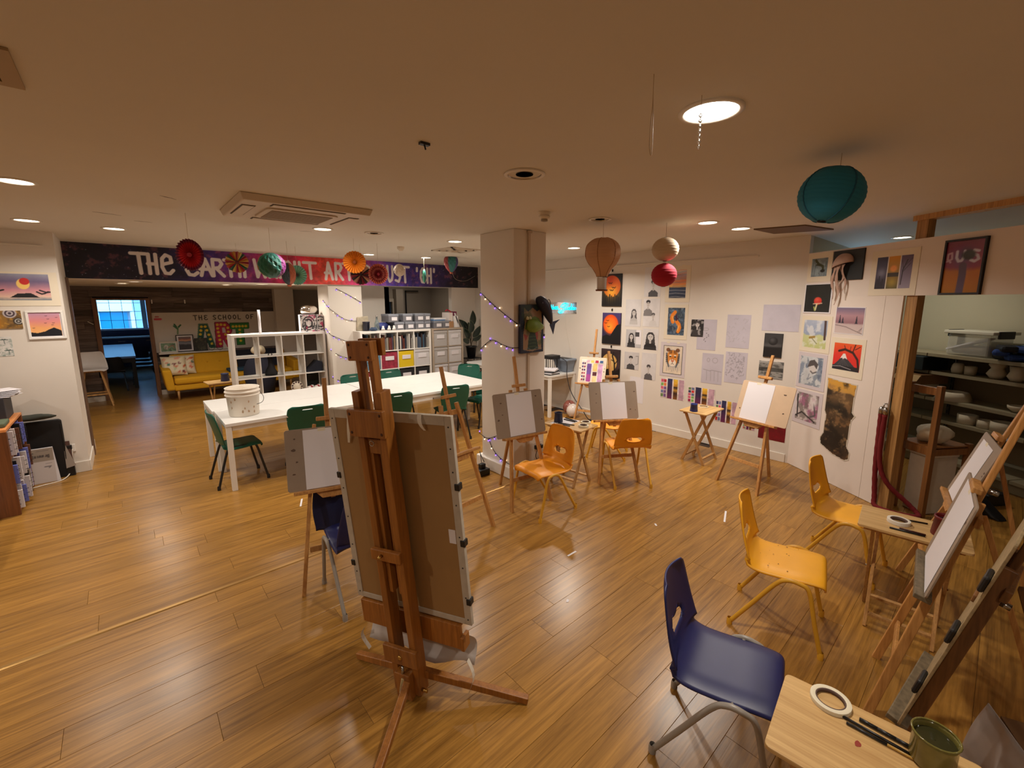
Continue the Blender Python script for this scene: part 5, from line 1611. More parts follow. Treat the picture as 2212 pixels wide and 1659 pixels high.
circus([(.31, .06), (.345, .68), (.405, .68), (.455, .06), (.405, .06), (.395, .2), (.365, .2), (.358, .06)], [[(.368, .32), (.385, .55), (.393, .32)]], (90, 130, 100), (16, 84, 70))
circus([(.465, .06), (.475, .72), (.56, .72), (.605, .58), (.60, .42), (.575, .35), (.615, .04), (.555, .04), (.53, .28), (.525, .28), (.52, .06)], [[(.525, .44), (.527, .58), (.55, .58), (.555, .44)]], (120, 20, 60), (190, 24, 70))
circus([(.60, .68), (.755, .68), (.755, .52), (.705, .52), (.705, .10), (.645, .10), (.645, .52), (.60, .52)], [], (40, 90, 40), (44, 136, 56))
for x, y in [(.36, .62), (.39, .62), (.352, .52), (.345, .42), (.34, .3), (.335, .18), (.40, .52), (.412, .4), (.42, .28), (.43, .16), (.49, .66), (.52, .66), (.55, .65), (.575, .57), (.575, .46), (.55, .39), (.49, .56), (.492, .46), (.495, .36), (.497, .25), (.5, .14), (.56, .28), (.575, .18), (.588, .1), (.62, .6), (.648, .6), (.676, .6), (.704, .6), (.732, .6), (.675, .5), (.675, .4), (.675, .3), (.675, .2)]:
    a.disc(x, y, .034, .034, (240, 206, 60))
a.line([(.155, .70), (.175, .60), (.20, .68)], .035, (36, 96, 60)).line([(.178, .62), (.172, .46)], .035, (120, 150, 110)).line([(.148, .66), (.175, .58)], .03, (40, 110, 70))
a.line([(.02, .84), (.06, .84)], .05, (196, 60, 80)).line([(.025, .9), (.045, .9)], .03, (180, 90, 100))
a.place((.47, 11.9845, .91), (1, 0, 0), UP, 2.33, .847, sg, 'printed_face')


# ------------------------------------------------------------------ lounge: sofa, shelf with pictures, bar stool
SOFA = mat('mustard_fabric', (206, 152, 16), .85, noise=.1, nscale=60, bump=.2, bscale=300)
so = thing('sofa', 'mustard yellow buttoned sofa behind the white open shelf', 'sofa', (1.75, 11.3, 0))
sx0, sx1 = .52, 3.0
MB().box(sx0 + .12, sx1 - .12, 11.0, 11.75, .20, .33).build('seat_base', SOFA, so, bevel=.03)
MB().box(sx0 + .13, sx1 - .13, 10.96, 11.6, .33, .47).build('seat_cushion', SOFA, so, bevel=.045)
MB().hexa([(sx0 + .13, 11.5, .44), (sx1 - .13, 11.5, .44), (sx1 - .13, 11.72, .44), (sx0 + .13, 11.72, .44), (sx0 + .13, 11.62, .88), (sx1 - .13, 11.62, .88), (sx1 - .13, 11.8, .88), (sx0 + .13, 11.8, .88)]).build('backrest', SOFA, so, bevel=.05)
for s, x in ((1, sx0), (-1, sx1)):
    MB().hexa([(x, 10.98, .22), (x + .14 * s, 10.98, .22), (x + .14 * s, 11.78, .22), (x, 11.78, .22), (x - .05 * s, 10.98, .64), (x + .10 * s, 10.98, .64), (x + .10 * s, 11.78, .68), (x - .05 * s, 11.78, .68)]).build('armrest', SOFA, so, bevel=.03)
for i in range(9):
    x = sx0 + .3 + i * .235
    MB().lathe([(.018, 0), (.012, .008), (.0005, .011)], 10, (x, 11.565, .69), (0, -1, .2)).build('button', SOFA, so, True)
for x in (sx0 + .18, sx1 - .18):
    for y in (11.05, 11.68):
        MB().tube([(x, y, .22), (x, y, 0)], [.026, .016], 12).build('leg', PINE, so, True)
for i, (x, y, rz, lb) in enumerate(((.70, 11.30, 10, 'patchwork cushion in front on the yellow sofa'), (.86, 11.42, -6, 'patchwork cushion behind, on the yellow sofa'))):
    c = thing('cushion', lb, 'cushion', (x, y, .47), 'cushions of the yellow sofa')
    n_ = 16
    a = Art(.42, .42, (222, 208, 176), n_)
    rs = random.Random(i + 3)
    pc = [(196, 92, 50), (120, 36, 30), (60, 112, 90), (222, 160, 130), (226, 214, 184), (180, 196, 150), (206, 120, 80)]
    for q in range(16):
        x0, y0 = rs.uniform(0, .85), rs.uniform(0, .85)
        a.poly([(x0, y0 + .06), (x0 + .10, y0), (x0 + .18, y0 + .09), (x0 + .08, y0 + .16)], rs.choice(pc))
    mb = MB()
    cs = []
    for sd in (-1, 1):
        for j in range(n_ + 1):
            for k in range(n_ + 1):
                u_, v_ = k / n_ * 2 - 1, j / n_ * 2 - 1
                d_ = .075 * ((1 - u_ ** 4) * (1 - v_ ** 4)) ** .5 * sd
                pn = 1 - .06 * (u_ * u_ * (1 - v_ * v_) * 0 + (1 - abs(v_) ** 2) * abs(u_) ** 3)
                mb.v.append((u_ * .21 * pn, -d_, .215 + v_ * .21 * (1 - .06 * (1 - u_ * u_) * abs(v_) ** 3)))
                s_ = np.clip(a.im[j, k] / 255, 0, 1)
                cs.append((*[lin((q,))[0] for q in s_], 1))
        o_ = 0 if sd < 0 else (n_ + 1) ** 2
        for j in range(n_):
            for k in range(n_):
                q = o_ + j * (n_ + 1) + k
                f = (q, q + 1, q + n_ + 2, q + n_ + 1)
                mb.f.append(f if sd > 0 else f[::-1])
    mb.c = cs
    tl = R(-22)
    mb.v = [(x + vx, y + vy * math.cos(tl) - vz * math.sin(tl), .475 + vz * math.cos(tl) + vy * math.sin(tl)) for vx, vy, vz in mb.v]
    mb.build('cushion_cover', print_mat(), c, True)
tag(MB().box(1.62, 2.12, 11.15, 11.5, .475, .53).build('folded_blanket', mat('petrol_fabric', (30, 66, 90), .9), bevel=.02), 'folded petrol blue blanket on the yellow sofa seat', 'blanket')
t = thing('navy_throw', 'navy throw draped over the sofa back behind the open shelf', 'blanket', (2.1, 11.7, .5))
MB().hexa([(1.85, 11.46, .50), (2.75, 11.46, .50), (2.75, 11.49, .50), (1.85, 11.49, .50), (1.85, 11.58, .90), (2.7, 11.58, .90), (2.7, 11.61, .90), (1.85, 11.61, .90)]).build('throw_cloth', mat('navy_cloth', (24, 28, 42), .9), t, bevel=.006)
sh = thing('picture_shelf', 'white wall shelf with framed pictures under the school of art sign', 'shelf', (1.1, 11.9, .88))
MB().box(.5, 1.78, 11.78, 11.985, .885, .905).build('shelf_board', WHITE, sh, bevel=.003)
for x in (.78, 1.55):
    MB().box(x - .02, x + .02, 11.95, 11.985, .66, .884).box(x - .02, x + .02, 11.82, 11.985, .862, .884).build('bracket', WMETAL, sh)
SF = Wall((0, 11.98, 0), (1, 0, 0), (0, -1, 0))
def lean_pic(x0, x1, z1, y, frame_m, a, label, m_=.03):
    t = thing('framed_picture', label, 'picture', ((x0 + x1) / 2, y, .906), 'framed pictures on the lounge shelf')
    w = Wall((0, y, 0), (1, 0, 0), (0, -1, 0))
    MB().obox(w.p(0, 0), w.ex, w.n, UP, x0, x1, -.012, 0, .906, z1).build('backing', PAPER, t)
    for b in ((x0, x1, z1 - .015, z1), (x0, x1, .906, .921), (x0, x0 + .015, .921, z1 - .015), (x1 - .015, x1, .921, z1 - .015)):
        MB().obox(w.p(0, 0), w.ex, w.n, UP, b[0], b[1], 0, .012, b[2], b[3]).build('frame_bar', frame_m, t)
    a.place(w.p(x0 + m_, .906 + m_, .001), w.ex, UP, x1 - x0 - 2 * m_, z1 - .906 - 2 * m_, t)


a = Art(.24, .18, (130, 160, 130), 30); a.noise(4, .3).disc(.35, .5, .2, .3, (214, 204, 196)).line([(.5, .5), (.8, .7), (.9, .4)], .1, (170, 120, 100)).blot(5, .55, (70, 84, 70), .6)
lean_pic(.52, .83, 1.145, 11.86, mat('cream_frame', (214, 200, 176), .6), a, 'cream framed goldfinch like bird picture on the lounge shelf')
a = Art(.26, .3, (120, 110, 120), 36); a.grad([(0, (60, 50, 56)), (.35, (50, 50, 60)), (.5, (140, 140, 150)), (.62, (90, 96, 110)), (.72, (220, 150, 110)), (.85, (130, 90, 90)), (1, (110, 110, 110))], wob=.15)
lean_pic(.82, 1.13, 1.275, 11.93, BLACK, a, 'black framed sunset landscape on the lounge shelf', .045)
a = Art(.22, .22, (40, 44, 34), 30); a.noise(6, .6).blot(8, .6, (120, 110, 80), .6)
lean_pic(1.135, 1.37, 1.19, 11.88, BLACK, a, 'dark green picture third on the lounge shelf', .016)
t = thing('wire_bicycle', 'small wire bicycle ornament at the end of the lounge shelf', 'ornament', (1.5, 11.86, .906))
for x in (1.44, 1.60):
    MB().tube([(x + .055 * math.cos(a_), 11.86, .964 + .055 * math.sin(a_)) for a_ in [2 * PI * i / 18 for i in range(18)]], .004, 6, closed=True).build('wheel', DKMETAL, t, True)
MB().tube([(1.44, 11.86, .964), (1.48, 11.86, 1.07), (1.57, 11.86, 1.06), (1.60, 11.86, .964)], .004, 6).tube([(1.48, 11.86, 1.07), (1.52, 11.86, .964), (1.57, 11.86, 1.06), (1.555, 11.86, 1.12)], .004, 6).build('bike_frame', DKMETAL, t, True)
bs = thing('bar_stool', 'white shell bar stool with wooden legs beside the doorway', 'stool', (-.53, 11.5, 0))
prof = [(.20, .70, .16), (.20, .715, .19), (.15, .725, .21), (.0, .72, .22), (-.12, .73, .22), (-.17, .78, .215), (-.20, .88, .20), (-.22, .98, .175), (-.225, 1.02, .15), (-.226, 1.03, .12)]
sb = chair_shell([(a, b - .28, c) for a, b, c in prof], None, .01)
sb.v = [(-.53 + x, 11.5 - y, z + .28) for x, y, z in sb.v]
sb.build('seat_shell', mat('white_shell', (236, 230, 226), .4), bs, True, solid=.012)
for sx in (-1, 1):
    for sy in (-1, 1):
        MB().bar((-.53 + .11 * sx, 11.5 + .10 * sy, .70), (-.53 + .225 * sx, 11.5 + .17 * sy, 0), .034, .03, None, .024, .022).build('leg', PINE, bs)
    MB().bar((-.53 + .19 * sx, 11.36, .24), (-.53 + .19 * sx, 11.64, .24), .02, .028).build('footrest', PINE, bs)
for sy in (-1, 1):
    MB().bar((-.71, 11.5 + .15 * sy, .24), (-.35, 11.5 + .15 * sy, .24), .02, .028).build('footrest', PINE, bs)
MB().box(-.65, -.41, 11.39, 11.61, .665, .70).build('under_frame', PINE, bs)
for x, lb in ((.49, 'small white hook strip beside the doorway'), (1.05, 'small white hook strip above the hummingbird')):
    tag(MB().box(x, x + .022, 11.97, 11.985, 1.95, 2.03).build('hook_strip', WHITE), lb, 'hook')
tag(MB().obox((-.52, 11.985, 1.6), (.8, 0, -.6), (0, 1, 0), (.6, 0, .8), 0, .1, -.012, 0, 0, .012).build('wall_lever', WHITE), 'small white lever on the wood cladding left of doorway', 'handle')

# things in and on the open shelf
def oc_(i, k):
    x, z = oc(i, k)
    return x, z


t = thing('paper_tube', 'tall white cardboard tube standing on the open shelf', 'tube', (1.75, 8.42, oh))
MB().lathe([(.018, .001), (.02, .001), (.02, .40), (.016, .40), (.016, .02), (.001, .02)], 14, (1.735, 8.42, oh)).build('tube_body', PAPER, t, True)
x, z = oc_(1, 2)
t = thing('black_bow_bag', 'black bottle shaped bag hanging in the second shelf column', 'bag', (x + .16, 8.36, z))
MB().lathe([(.001, .001), (.095, .002), (.10, .05), (.075, .10), (.04, .16), (.032, .26), (.045, .31), (.02, .33), (.001, .335)], 18, (x + .17, 8.36, z + .001)).build('bag_body', mat('black_velvet', (16, 16, 20), .8), t, True)
for s in (-1, 1):
    MB().tube([(x + .17, 8.34, z + .33), (x + .17 + .03 * s, 8.33, z + .36), (x + .17 + .015 * s, 8.32, z + .39)], .008, 6).build('ribbon_end', MATS['black_velvet'], t, True)
x, z = oc_(0, 1)
for i, (dx, r_, c, lb) in enumerate(((.24, .05, (190, 140, 50), 'small yellow pumpkin on the open shelf'), (.13, .045, (110, 96, 70), 'brown knobbly gourd beside the yellow pumpkin'))):
    t = thing('gourd', lb, 'gourd', (x + dx, 8.32, z + .333 + .016), None)
    zz_ = oc_(0, 2)[1]
    MB().lathe([(.001, .001), (r_ * .6, .004), (r_, r_ * .7), (r_ * .9, r_ * 1.3), (r_ * .4, r_ * 1.7), (.001, r_ * 1.65)], 16, (x + dx, 8.32, oc_(0, 1)[1])).build('gourd_body', mat('gourd_%d' % i, c, .6, noise=.2), t, True)
    MB().tube([(x + dx, 8.32, oc_(0, 1)[1] + r_ * 1.6), (x + dx + .01, 8.32, oc_(0, 1)[1] + r_ * 1.6 + .025)], .006, 6).build('stalk', mat('stalk', (110, 96, 60), .8), t)
    t.location.z = oc_(0, 1)[1]
    for ch_ in t.children:
        ch_.location.z = 0 + 0
        me_ = ch_.data
        for v_ in me_.vertices:
            v_.co.z -= 0
x, z = oc_(2, 1)
t = thing('paint_palette', 'round white palette with dark paint spots on the open shelf', 'palette', (x + .17, 8.28, z))
MB().lathe([(.001, 0), (.10, 0), (.10, .008), (.001, .008)], 28, (x + .20, 8.30, z + .105), (0, -1, .25)).build('palette_plate', mat('palette_cream', (222, 210, 190), .5), t, True)
for i in range(10):
    a_ = 2 * PI * i / 11 - .6
    MB().lathe([(.015, 0), (.015, .003), (.001, .003)], 10, V(x + .20 + .078 * math.cos(a_), 8.2905 + .02 * math.sin(a_), z + .107 + .078 * math.sin(a_)), (0, -1, .25)).build('paint_well', mat('dark_well', (60, 30, 36), .5), t)
x, z = oc_(3, 1)
t = thing('craft_tray', 'black tray of white and red craft figures in the right shelf column', 'tray', (x + .16, 8.4, z))
MB().box(x + .01, x + .32, 8.24, 8.55, z + .001, z + .02).build('tray_body', BLACK, t, bevel=.004)
for i in range(7):
    MB().lathe([(.001, .001), (.035, .01), (.04, .04), (.025, .07), (.001, .075)], 12, (x + .05 + .04 * i, 8.28 + .05 * (i % 3), z + .02)).build('craft_figure', mat(('china_white', 'red_china')[i % 3 == 1], (170, 40, 50), .4) if i % 3 == 1 else MATS['china_white'], t, True)
tag(MB().box(x + .02, x + .31, 8.56, 8.575, z + .001, z + .28).build('dark_canvas', mat('dark_canvas', (40, 42, 36), .7, noise=.5, nscale=20)), 'dark painted panel behind the craft tray', 'canvas')
x, z = oc_(3, 2)
t = thing('folded_dark_cloth', 'dark blue folded cloth wedge in the top right shelf cell', 'cloth', (x + .16, 8.4, z))
MB().prism([(.02, .001), (.31, .001), (.31, .17), (.22, .20), (.12, .10)], (x, 8.28, z), (1, 0, 0), (0, 0, 1), .2, (0, 1, 0)).build('cloth_body', mat('navy_cloth', (24, 28, 42), .9), t, bevel=.01)
tag(MB().box(1.6, 1.95, 8.40, 8.55, oh + .0005, oh + .006).build('white_sheet', PAPER), 'flat white sheet on the open shelf beside the tube', 'paper')
t = thing('painted_canvas_box', 'white box canvas with black and red scribble face on the open shelf', 'canvas', (2.47, 8.4, oh))
for (x0_, x1_, y_, sd) in ((2.36, 2.64, 8.34, 2), (2.645, 2.74, 8.30, 5)):
    MB().box(x0_, x1_, y_, y_ + .10, oh + .001, oh + .305).build('canvas', PAPER, t)
    a = Art(x1_ - x0_, .30, (206, 198, 196), 50)
    for r_ in (.36, .30, .24, .16):
        a.disc(.5, .5, r_, r_ * 1.15, (30, 28, 30) if r_ in (.36, .24) else (200, 190, 188))
    a.blot(6, .5, (30, 28, 32), .85, sd).blot(4, .62, (170, 30, 80), .9, sd + 2).blot(9, .62, (226, 222, 220), .9, sd + 5)
    a.place((x0_, y_ - .001, oh + .002), (1, 0, 0), UP, x1_ - x0_, .30, t)
blob('foil_balloon', 'silver foil balloon on the painted canvas box', 'balloon', (2.53, 8.42, oh + .31), (.15, .10, .085), mat('foil', (206, 198, 190), .12, metal=1.0), 8, .14)
# lounge: cream pile behind sofa and costume
blob('fur_costume', 'cream and yellow soft toys piled behind the open shelf', 'toy', (2.05, 10.2, .001), (.28, .25, .5), mat('toy_navy', (34, 34, 48), .9), 6, .15)
blob('soft_toy', 'cream plush toy on the dark heap behind the open shelf', 'toy', (2.02, 10.1, .92), (.13, .13, .1), mat('plush_cream', (206, 190, 160), .9), 9, .2)

# ------------------------------------------------------------------ plant with paper rack behind the pillar
pt = thing('rubber_plant', 'dark leaved rubber plant in black pot beside the oak bookcase', 'plant', (5.66, 7.55, .78))
MB().lathe([(.001, .70), (.085, .70), (.115, .94), (.125, .94), (.125, .96), (.10, .96), (.10, .92), (.001, .92)], 20, (5.66, 7.55, 0)).build('pot', BLACK, pt, True)
LEAF = mat('rubber_leaf', (30, 44, 36), .3, noise=.2)
RIM = mat('leaf_edge', (120, 130, 100), .5)
def leaf(c, d, w, h, nrm):
    d = Vector(d).normalized(); nrm = Vector(nrm); s = d.cross(nrm).normalized(); nrm = s.cross(d)
    out = []
    for k in range(13):
        t = k / 12
        out.append((t, w * math.sin(PI * t ** .8) ** .8))
    mb = MB()
    for t, ww in out:
        p = Vector(c) + d * h * t - nrm * .06 * h * (2 * t - 1) ** 2
        mb.v += [tuple(p - s * ww + nrm * .3 * ww), tuple(p), tuple(p + s * ww + nrm * .3 * ww)]
    for k in range(12):
        q = 3 * k
        mb.f += [(q, q + 1, q + 4, q + 3), (q + 1, q + 2, q + 5, q + 4)]
    mb.build('leaf', LEAF, pt, True, solid=.003)
    eg = [Vector(mb.v[3 * k]) for k in range(13)] + [Vector(mb.v[3 * k + 2]) for k in range(12, -1, -1)]
    MB().tube(eg, .003, 5).build('leaf_edge', RIM, pt)


for c, d, w, h in (((5.66, 7.53, 1.38), (.12, -.05, 1), .085, .36), ((5.62, 7.50, 1.24), (-.12, -.2, 1), .08, .3), ((5.60, 7.56, 1.30), (-.75, .0, .8), .075, .34), ((5.62, 7.55, 1.12), (-.65, -.1, .9), .075, .3), ((5.72, 7.55, 1.15), (.6, -.15, .85), .075, .3), ((5.72, 7.56, 1.08), (.8, 0, .35), .06, .26), ((5.60, 7.52, 1.05), (-.8, -.2, .25), .06, .26), ((5.66, 7.62, 1.2), (.2, .3, 1), .07, .3)):
    MB().tube(spline([(5.66, 7.55, .93), (5.66 + (c[0] - 5.66) * .3, 7.55, 1.02), c], 4), .006, 6).build('stem', mat('plant_stem', (70, 60, 44), .7), pt, True)
    leaf(c, d, w, h, (0, -1, .1))
rk = thing('paper_rack', 'black wire tiered rack of coloured papers under the rubber plant', 'rack', (5.66, 7.55, 0))
for x in (5.47, 5.83):
    for y in (7.42, 7.68):
        MB().tube([(x, y, 0), (x, y, .76)], .008, 6).build('post', BLACK, rk)
cols = [(190, 60, 40), (206, 202, 190), (196, 60, 50), (90, 120, 60), (210, 206, 196), (170, 190, 150), (220, 216, 206)]
for i in range(7):
    z = .08 + i * .095
    MB().box(5.47, 5.83, 7.42, 7.68, z, z + .008).build('tray', BLACK, rk)
    MB().box(5.49, 5.81, 7.41, 7.67, z + .009, z + .035 + .012 * (i % 2)).build('paper_stack', mat('stack_%d' % i, cols[i], .7), rk)
MB().box(5.46, 5.84, 7.41, 7.69, .755, .765).build('top_tray', BLACK, rk)
pt.location += V(.04, .25, .065)
rk.location += V(.04, .25, 0)

# ------------------------------------------------------------------ ceiling fittings
ac = thing('air_conditioner', 'square cassette air conditioner in the ceiling', 'air conditioner', (1.19, 4.03, CEIL_Z - .04))
ACM = mat('ac_plastic', (208, 194, 176), .45)
ax0, ax1, ay0, ay1 = .70, 1.66, 3.62, 4.46
MB().hexa([(ax0 + .02, ay0 + .02, CEIL_Z - .05), (ax1 - .02, ay0 + .02, CEIL_Z - .05), (ax1 - .02, ay1 - .02, CEIL_Z - .05), (ax0 + .02, ay1 - .02, CEIL_Z - .05), (ax0, ay0, CEIL_Z - .001), (ax1, ay0, CEIL_Z - .001), (ax1, ay1, CEIL_Z - .001), (ax0, ay1, CEIL_Z - .001)]).build('panel', ACM, ac, bevel=.006)
MB().prism(rrect(.54, .46, .05), (1.18, 4.04, CEIL_Z - .062), (1, 0, 0), (0, 1, 0), .014).build('intake_frame', ACM, ac, bevel=.004)
for i in range(15):
    MB().box(.95, 1.41, 3.86 + i * .025, 3.872 + i * .025, CEIL_Z - .067, CEIL_Z - .06).build('grille_bar', mat('ac_grille', (160, 142, 120), .6), ac)
for b in ((ax0 + .22, ax1 - .22, ay0 + .05, ay0 + .125), (ax0 + .22, ax1 - .22, ay1 - .125, ay1 - .05), (ax0 + .05, ax0 + .125, ay0 + .2, ay1 - .2), (ax1 - .125, ax1 - .05, ay0 + .2, ay1 - .2)):
    MB().box(b[0] - .008, b[1] + .008, b[2] - .008, b[3] + .008, CEIL_Z - .053, CEIL_Z - .0495).build('outlet_slot', mat('slot_dark', (70, 56, 44), .7), ac)
    MB().box(*b, CEIL_Z - .058, CEIL_Z - .0525).build('louvre', ACM, ac, bevel=.002)
sd = thing('smoke_detector', 'white round smoke detector on the ceiling before the pillar', 'smoke detector', (2.793, 2.74, CEIL_Z))
MB().lathe([(.052, 0), (.052, -.022), (.044, -.026), (.044, -.03), (.050, -.034), (.044, -.055), (.028, -.058)], 24, (2.793, 2.74, CEIL_Z)).build('detector_body', mat('cream_plastic', (222, 210, 190), .5), sd, True)
MB().lathe([(.028, -.058), (.03, -.075), (.012, -.08), (.001, -.08)], 12, (2.793, 2.74, CEIL_Z)).build('sensor_cage', mat('cage_grey', (150, 138, 120), .6), sd, True)
t = thing('ceiling_sensor', 'small beige ceiling sensor before the purple banner', 'sensor', (3.02, 5.76, CEIL_Z))
MB().lathe([(.05, 0), (.05, -.03), (.03, -.04), (.03, -.055), (.001, -.058)], 18, (3.02, 5.76, CEIL_Z)).build('sensor_body', mat('cream_plastic', (222, 210, 190), .5), t, True)
t = thing('ceiling_vent', 'square stepped ceiling vent left of the pillar', 'vent', (3.82, 5.56, CEIL_Z))
for k in range(3):
    s_ = .27 - .08 * k
    for b in ((-s_, s_, -s_, -s_ + .03), (-s_, s_, s_ - .03, s_), (-s_, -s_ + .03, -s_, s_), (s_ - .03, s_, -s_, s_)):
        MB().box(3.82 + b[0], 3.82 + b[1], 5.56 + b[2], 5.56 + b[3], CEIL_Z - .012 - .004 * k, CEIL_Z - .0005).build('vent_blade', ACM, t)
t = thing('ceiling_grille', 'brown slotted ceiling grille at the left picture edge', 'vent', (-.32, 2.27, CEIL_Z))
for b in ((-.60, -.17, 2.09, 2.13), (-.60, -.17, 2.38, 2.42), (-.22, -.17, 2.13, 2.38), (-.60, -.55, 2.13, 2.38)):
    MB().box(*b, CEIL_Z - .01, CEIL_Z - .0005).build('grille_frame', mat('grille_beige', (170, 146, 110), .6), t)
MB().box(-.55, -.22, 2.13, 2.38, CEIL_Z - .003, CEIL_Z - .0005).build('dark_opening', BLACK, t)
for i in range(3):
    MB().box(-.55, -.22, 2.185 + i * .06, 2.193 + i * .06, CEIL_Z - .008, CEIL_Z - .003).build('slat', MATS['grille_beige'], t)
t = thing('ceiling_panel', 'dark brown access panel in the ceiling beside the blue lantern', 'panel', (5.35, 1.65, CEIL_Z))
MB().prism([(5.06, 1.895), (5.534, 1.855), (5.70, 1.34), (5.175, 1.457)], (0, 0, CEIL_Z - .012), (1, 0, 0), (0, 1, 0), .0115).build('panel_sheet', mat('brown_panel', (104, 78, 52), .7), t)
t = thing('ceiling_bracket', 'small black bracket on the ceiling above the studio easel', 'bracket', (1.176, 1.962, CEIL_Z))
MB().box(1.15, 1.20, 1.95, 1.975, CEIL_Z - .012, CEIL_Z - .0005).build('bracket_plate', BLACK, t)
MB().tube([(1.175, 1.962, CEIL_Z - .012), (1.18, 1.96, CEIL_Z - .032)], .004, 6).build('bolt', BLACK, t)
def cord(name, label, pts, r, m, cat='cord', grp=None):
    return tag(MB().tube(spline([V(*p) for p in pts], 6), r, 6).build(name, m, None, True), label, cat, grp)


THREAD = mat('nylon_thread', (196, 176, 146), .5)
cord('hanging_thread', 'thin looped thread hanging from the ceiling right of centre', [(1.421, .889, CEIL_Z), (1.423, .89, 2.66), (1.42, .892, 2.60), (1.415, .89, 2.52), (1.428, .888, 2.50), (1.43, .889, 2.6), (1.424, .89, 2.68)], .0012, THREAD)
t = thing('crystal_drop', 'string of clear beads hanging in front of the big downlight', 'decoration', (1.69, .85, CEIL_Z))
MB().tube([(1.69, .853, CEIL_Z), (1.69, .853, 2.61)], .0012, 5).build('thread', THREAD, t)
for i in range(7):
    MB().lathe([(.001, .009), (.008, 0), (.001, -.009)], 8, (1.69, .853, 2.68 - i * .018)).build('bead', mat('clear_bead', (240, 240, 240), .05, trans=.9), t, True)
for x, y, L_, rz, lb in ((.0, 5.3, .10, 20, 'dark scuff patch beside the glaring downlight'), (.25, 5.6, .07, 10, 'dark scuff patch left of air conditioner'), (1.6, 5.2, .06, -20, 'dark scuff patch behind air conditioner'), (.35, 4.2, .07, 40, 'rusty scuff patch before the air conditioner')):
    c, s_ = math.cos(R(rz)), math.sin(R(rz))
    tag(MB().prism([(-L_, 0), (-L_ * .3, .006), (L_ * .2, -.002), (L_, .004), (L_ * .3, -.008), (-L_ * .4, -.005)], (x, y, CEIL_Z - .0012), (c, s_, 0), (-s_, c, 0), .0008, (0, 0, 1)).build('scuff_mark', mat('scuff', (76, 50, 34), .8)), lb, 'mark')


# ------------------------------------------------------------------ lanterns and paper rosettes
def lantern(label, c, r, col, tilt=0.0, squash=.93, rings=15, seam=None, name='paper_lantern', string=True, amp=.022):
    t = thing(name, label, 'lantern', c, 'paper lanterns')
    prof = []
    n_ = rings * 4
    for i in range(n_ + 1):
        th_ = .14 + (PI - .28) * i / n_
        prof.append((r * math.sin(th_) * (1 - amp * abs(math.sin(PI * rings * i / n_))), r * squash * math.cos(th_)))
    mb = MB().lathe(prof, 40)
    tm = Matrix.Rotation(tilt, 3, Vector((.6, .75, 0)))
    mb.v = [tuple(tm @ Vector(v) + Vector(c)) for v in mb.v]
    m_ = mat('lantern_%d_%d_%d' % col, col, .8, noise=.05)
    b = m_.node_tree.nodes['Principled BSDF']
    b.inputs['Subsurface Weight'].default_value = 0.0
    mb.build('shade', m_, t, True)
    if seam:
        for k in range(4):
            a_ = k * PI / 2 + .9
            pts = [tm @ V(q[0] * 1.002 * math.cos(a_), q[0] * 1.002 * math.sin(a_), q[1]) + Vector(c) for q in prof[2:-2:2]]
            MB().tube(pts, .004, 5).build('seam', mat('seam_%d' % seam[0], seam, .8), t, True)
    for s in (1, -1):
        cc = tm @ V(0, 0, s * r * squash * math.cos(.14)) + Vector(c)
        MB().tube([cc + V(r * .14 * math.cos(q), r * .14 * math.sin(q), 0) for q in [2 * PI * i / 14 for i in range(14)]], .003, 5, closed=True).build('wire_ring', DKMETAL, t, True)
    if string:
        tp = tm @ V(0, 0, r * squash) + Vector(c)
        MB().tube([tp, (tp.x, tp.y, CEIL_Z)], .0015, 5).build('string', THREAD, t)
    return t


lantern('large teal blue paper lantern under the ceiling', (2.83, .695, 2.545), .150, (30, 118, 146), .25, .92, 18, (16, 84, 110), amp=.016)
lantern('white paper lantern above the red one', (4.05, 2.315, 2.50), .128, (206, 186, 160), 0, .88, 12)
lantern('crimson paper lantern hanging below the white one', (4.05, 2.315, 2.255), .122, (176, 20, 52), 0, .93, 12)
t = thing('balloon_lantern', 'beige hot air balloon paper lantern with basket right of the pillar', 'lantern', (3.62, 2.74, 2.3), 'paper lanterns')
c = V(3.62, 2.74, 0)
prof = []
bp_ = spline([V(a_, 0, b_) for a_, b_ in ((.042, 2.612), (.089, 2.60), (.14, 2.565), (.168, 2.52), (.175, 2.468), (.166, 2.416), (.14, 2.368), (.107, 2.33), (.08, 2.295), (.062, 2.262), (.054, 2.240))], 7)
for i, q in enumerate(bp_):
    prof.append((q.x * (1 - .022 * abs(math.sin(PI * 18 * i / (len(bp_) - 1)))), q.z))
MB().lathe(prof, 40, c).build('shade', mat('lantern_beige', (206, 162, 128), .8), t, True)
for k in range(6):
    a_ = k * PI / 3 + .35
    MB().tube([c + V(q[0] * 1.003 * math.cos(a_), q[0] * 1.003 * math.sin(a_), q[1]) for q in prof[1::3]], .0035, 5).build('seam', mat('seam_brown', (166, 120, 90), .8), t, True)
MB().tube([c + V(0, 0, 2.61), c + V(0, 0, CEIL_Z)], .0015, 5).build('string', THREAD, t)
for k in range(4):
    a_ = k * PI / 2
    MB().tube([c + V(.06 * math.cos(a_), .06 * math.sin(a_), 2.236), c + V(.055 * math.cos(a_), .055 * math.sin(a_), 2.11)], .0015, 5).build('basket_string', THREAD, t)
MB().lathe([(.001, 2.10), (.058, 2.10), (.06, 2.115), (.055, 2.115), (.05, 2.105), (.001, 2.105)], 20, c).build('basket_base', mat('basket_brown', (140, 92, 66), .7), t, True)
MB().lathe([(.047, 2.11), (.047, 2.232)], 20, c).build('basket_paper', PAPER, t, True)


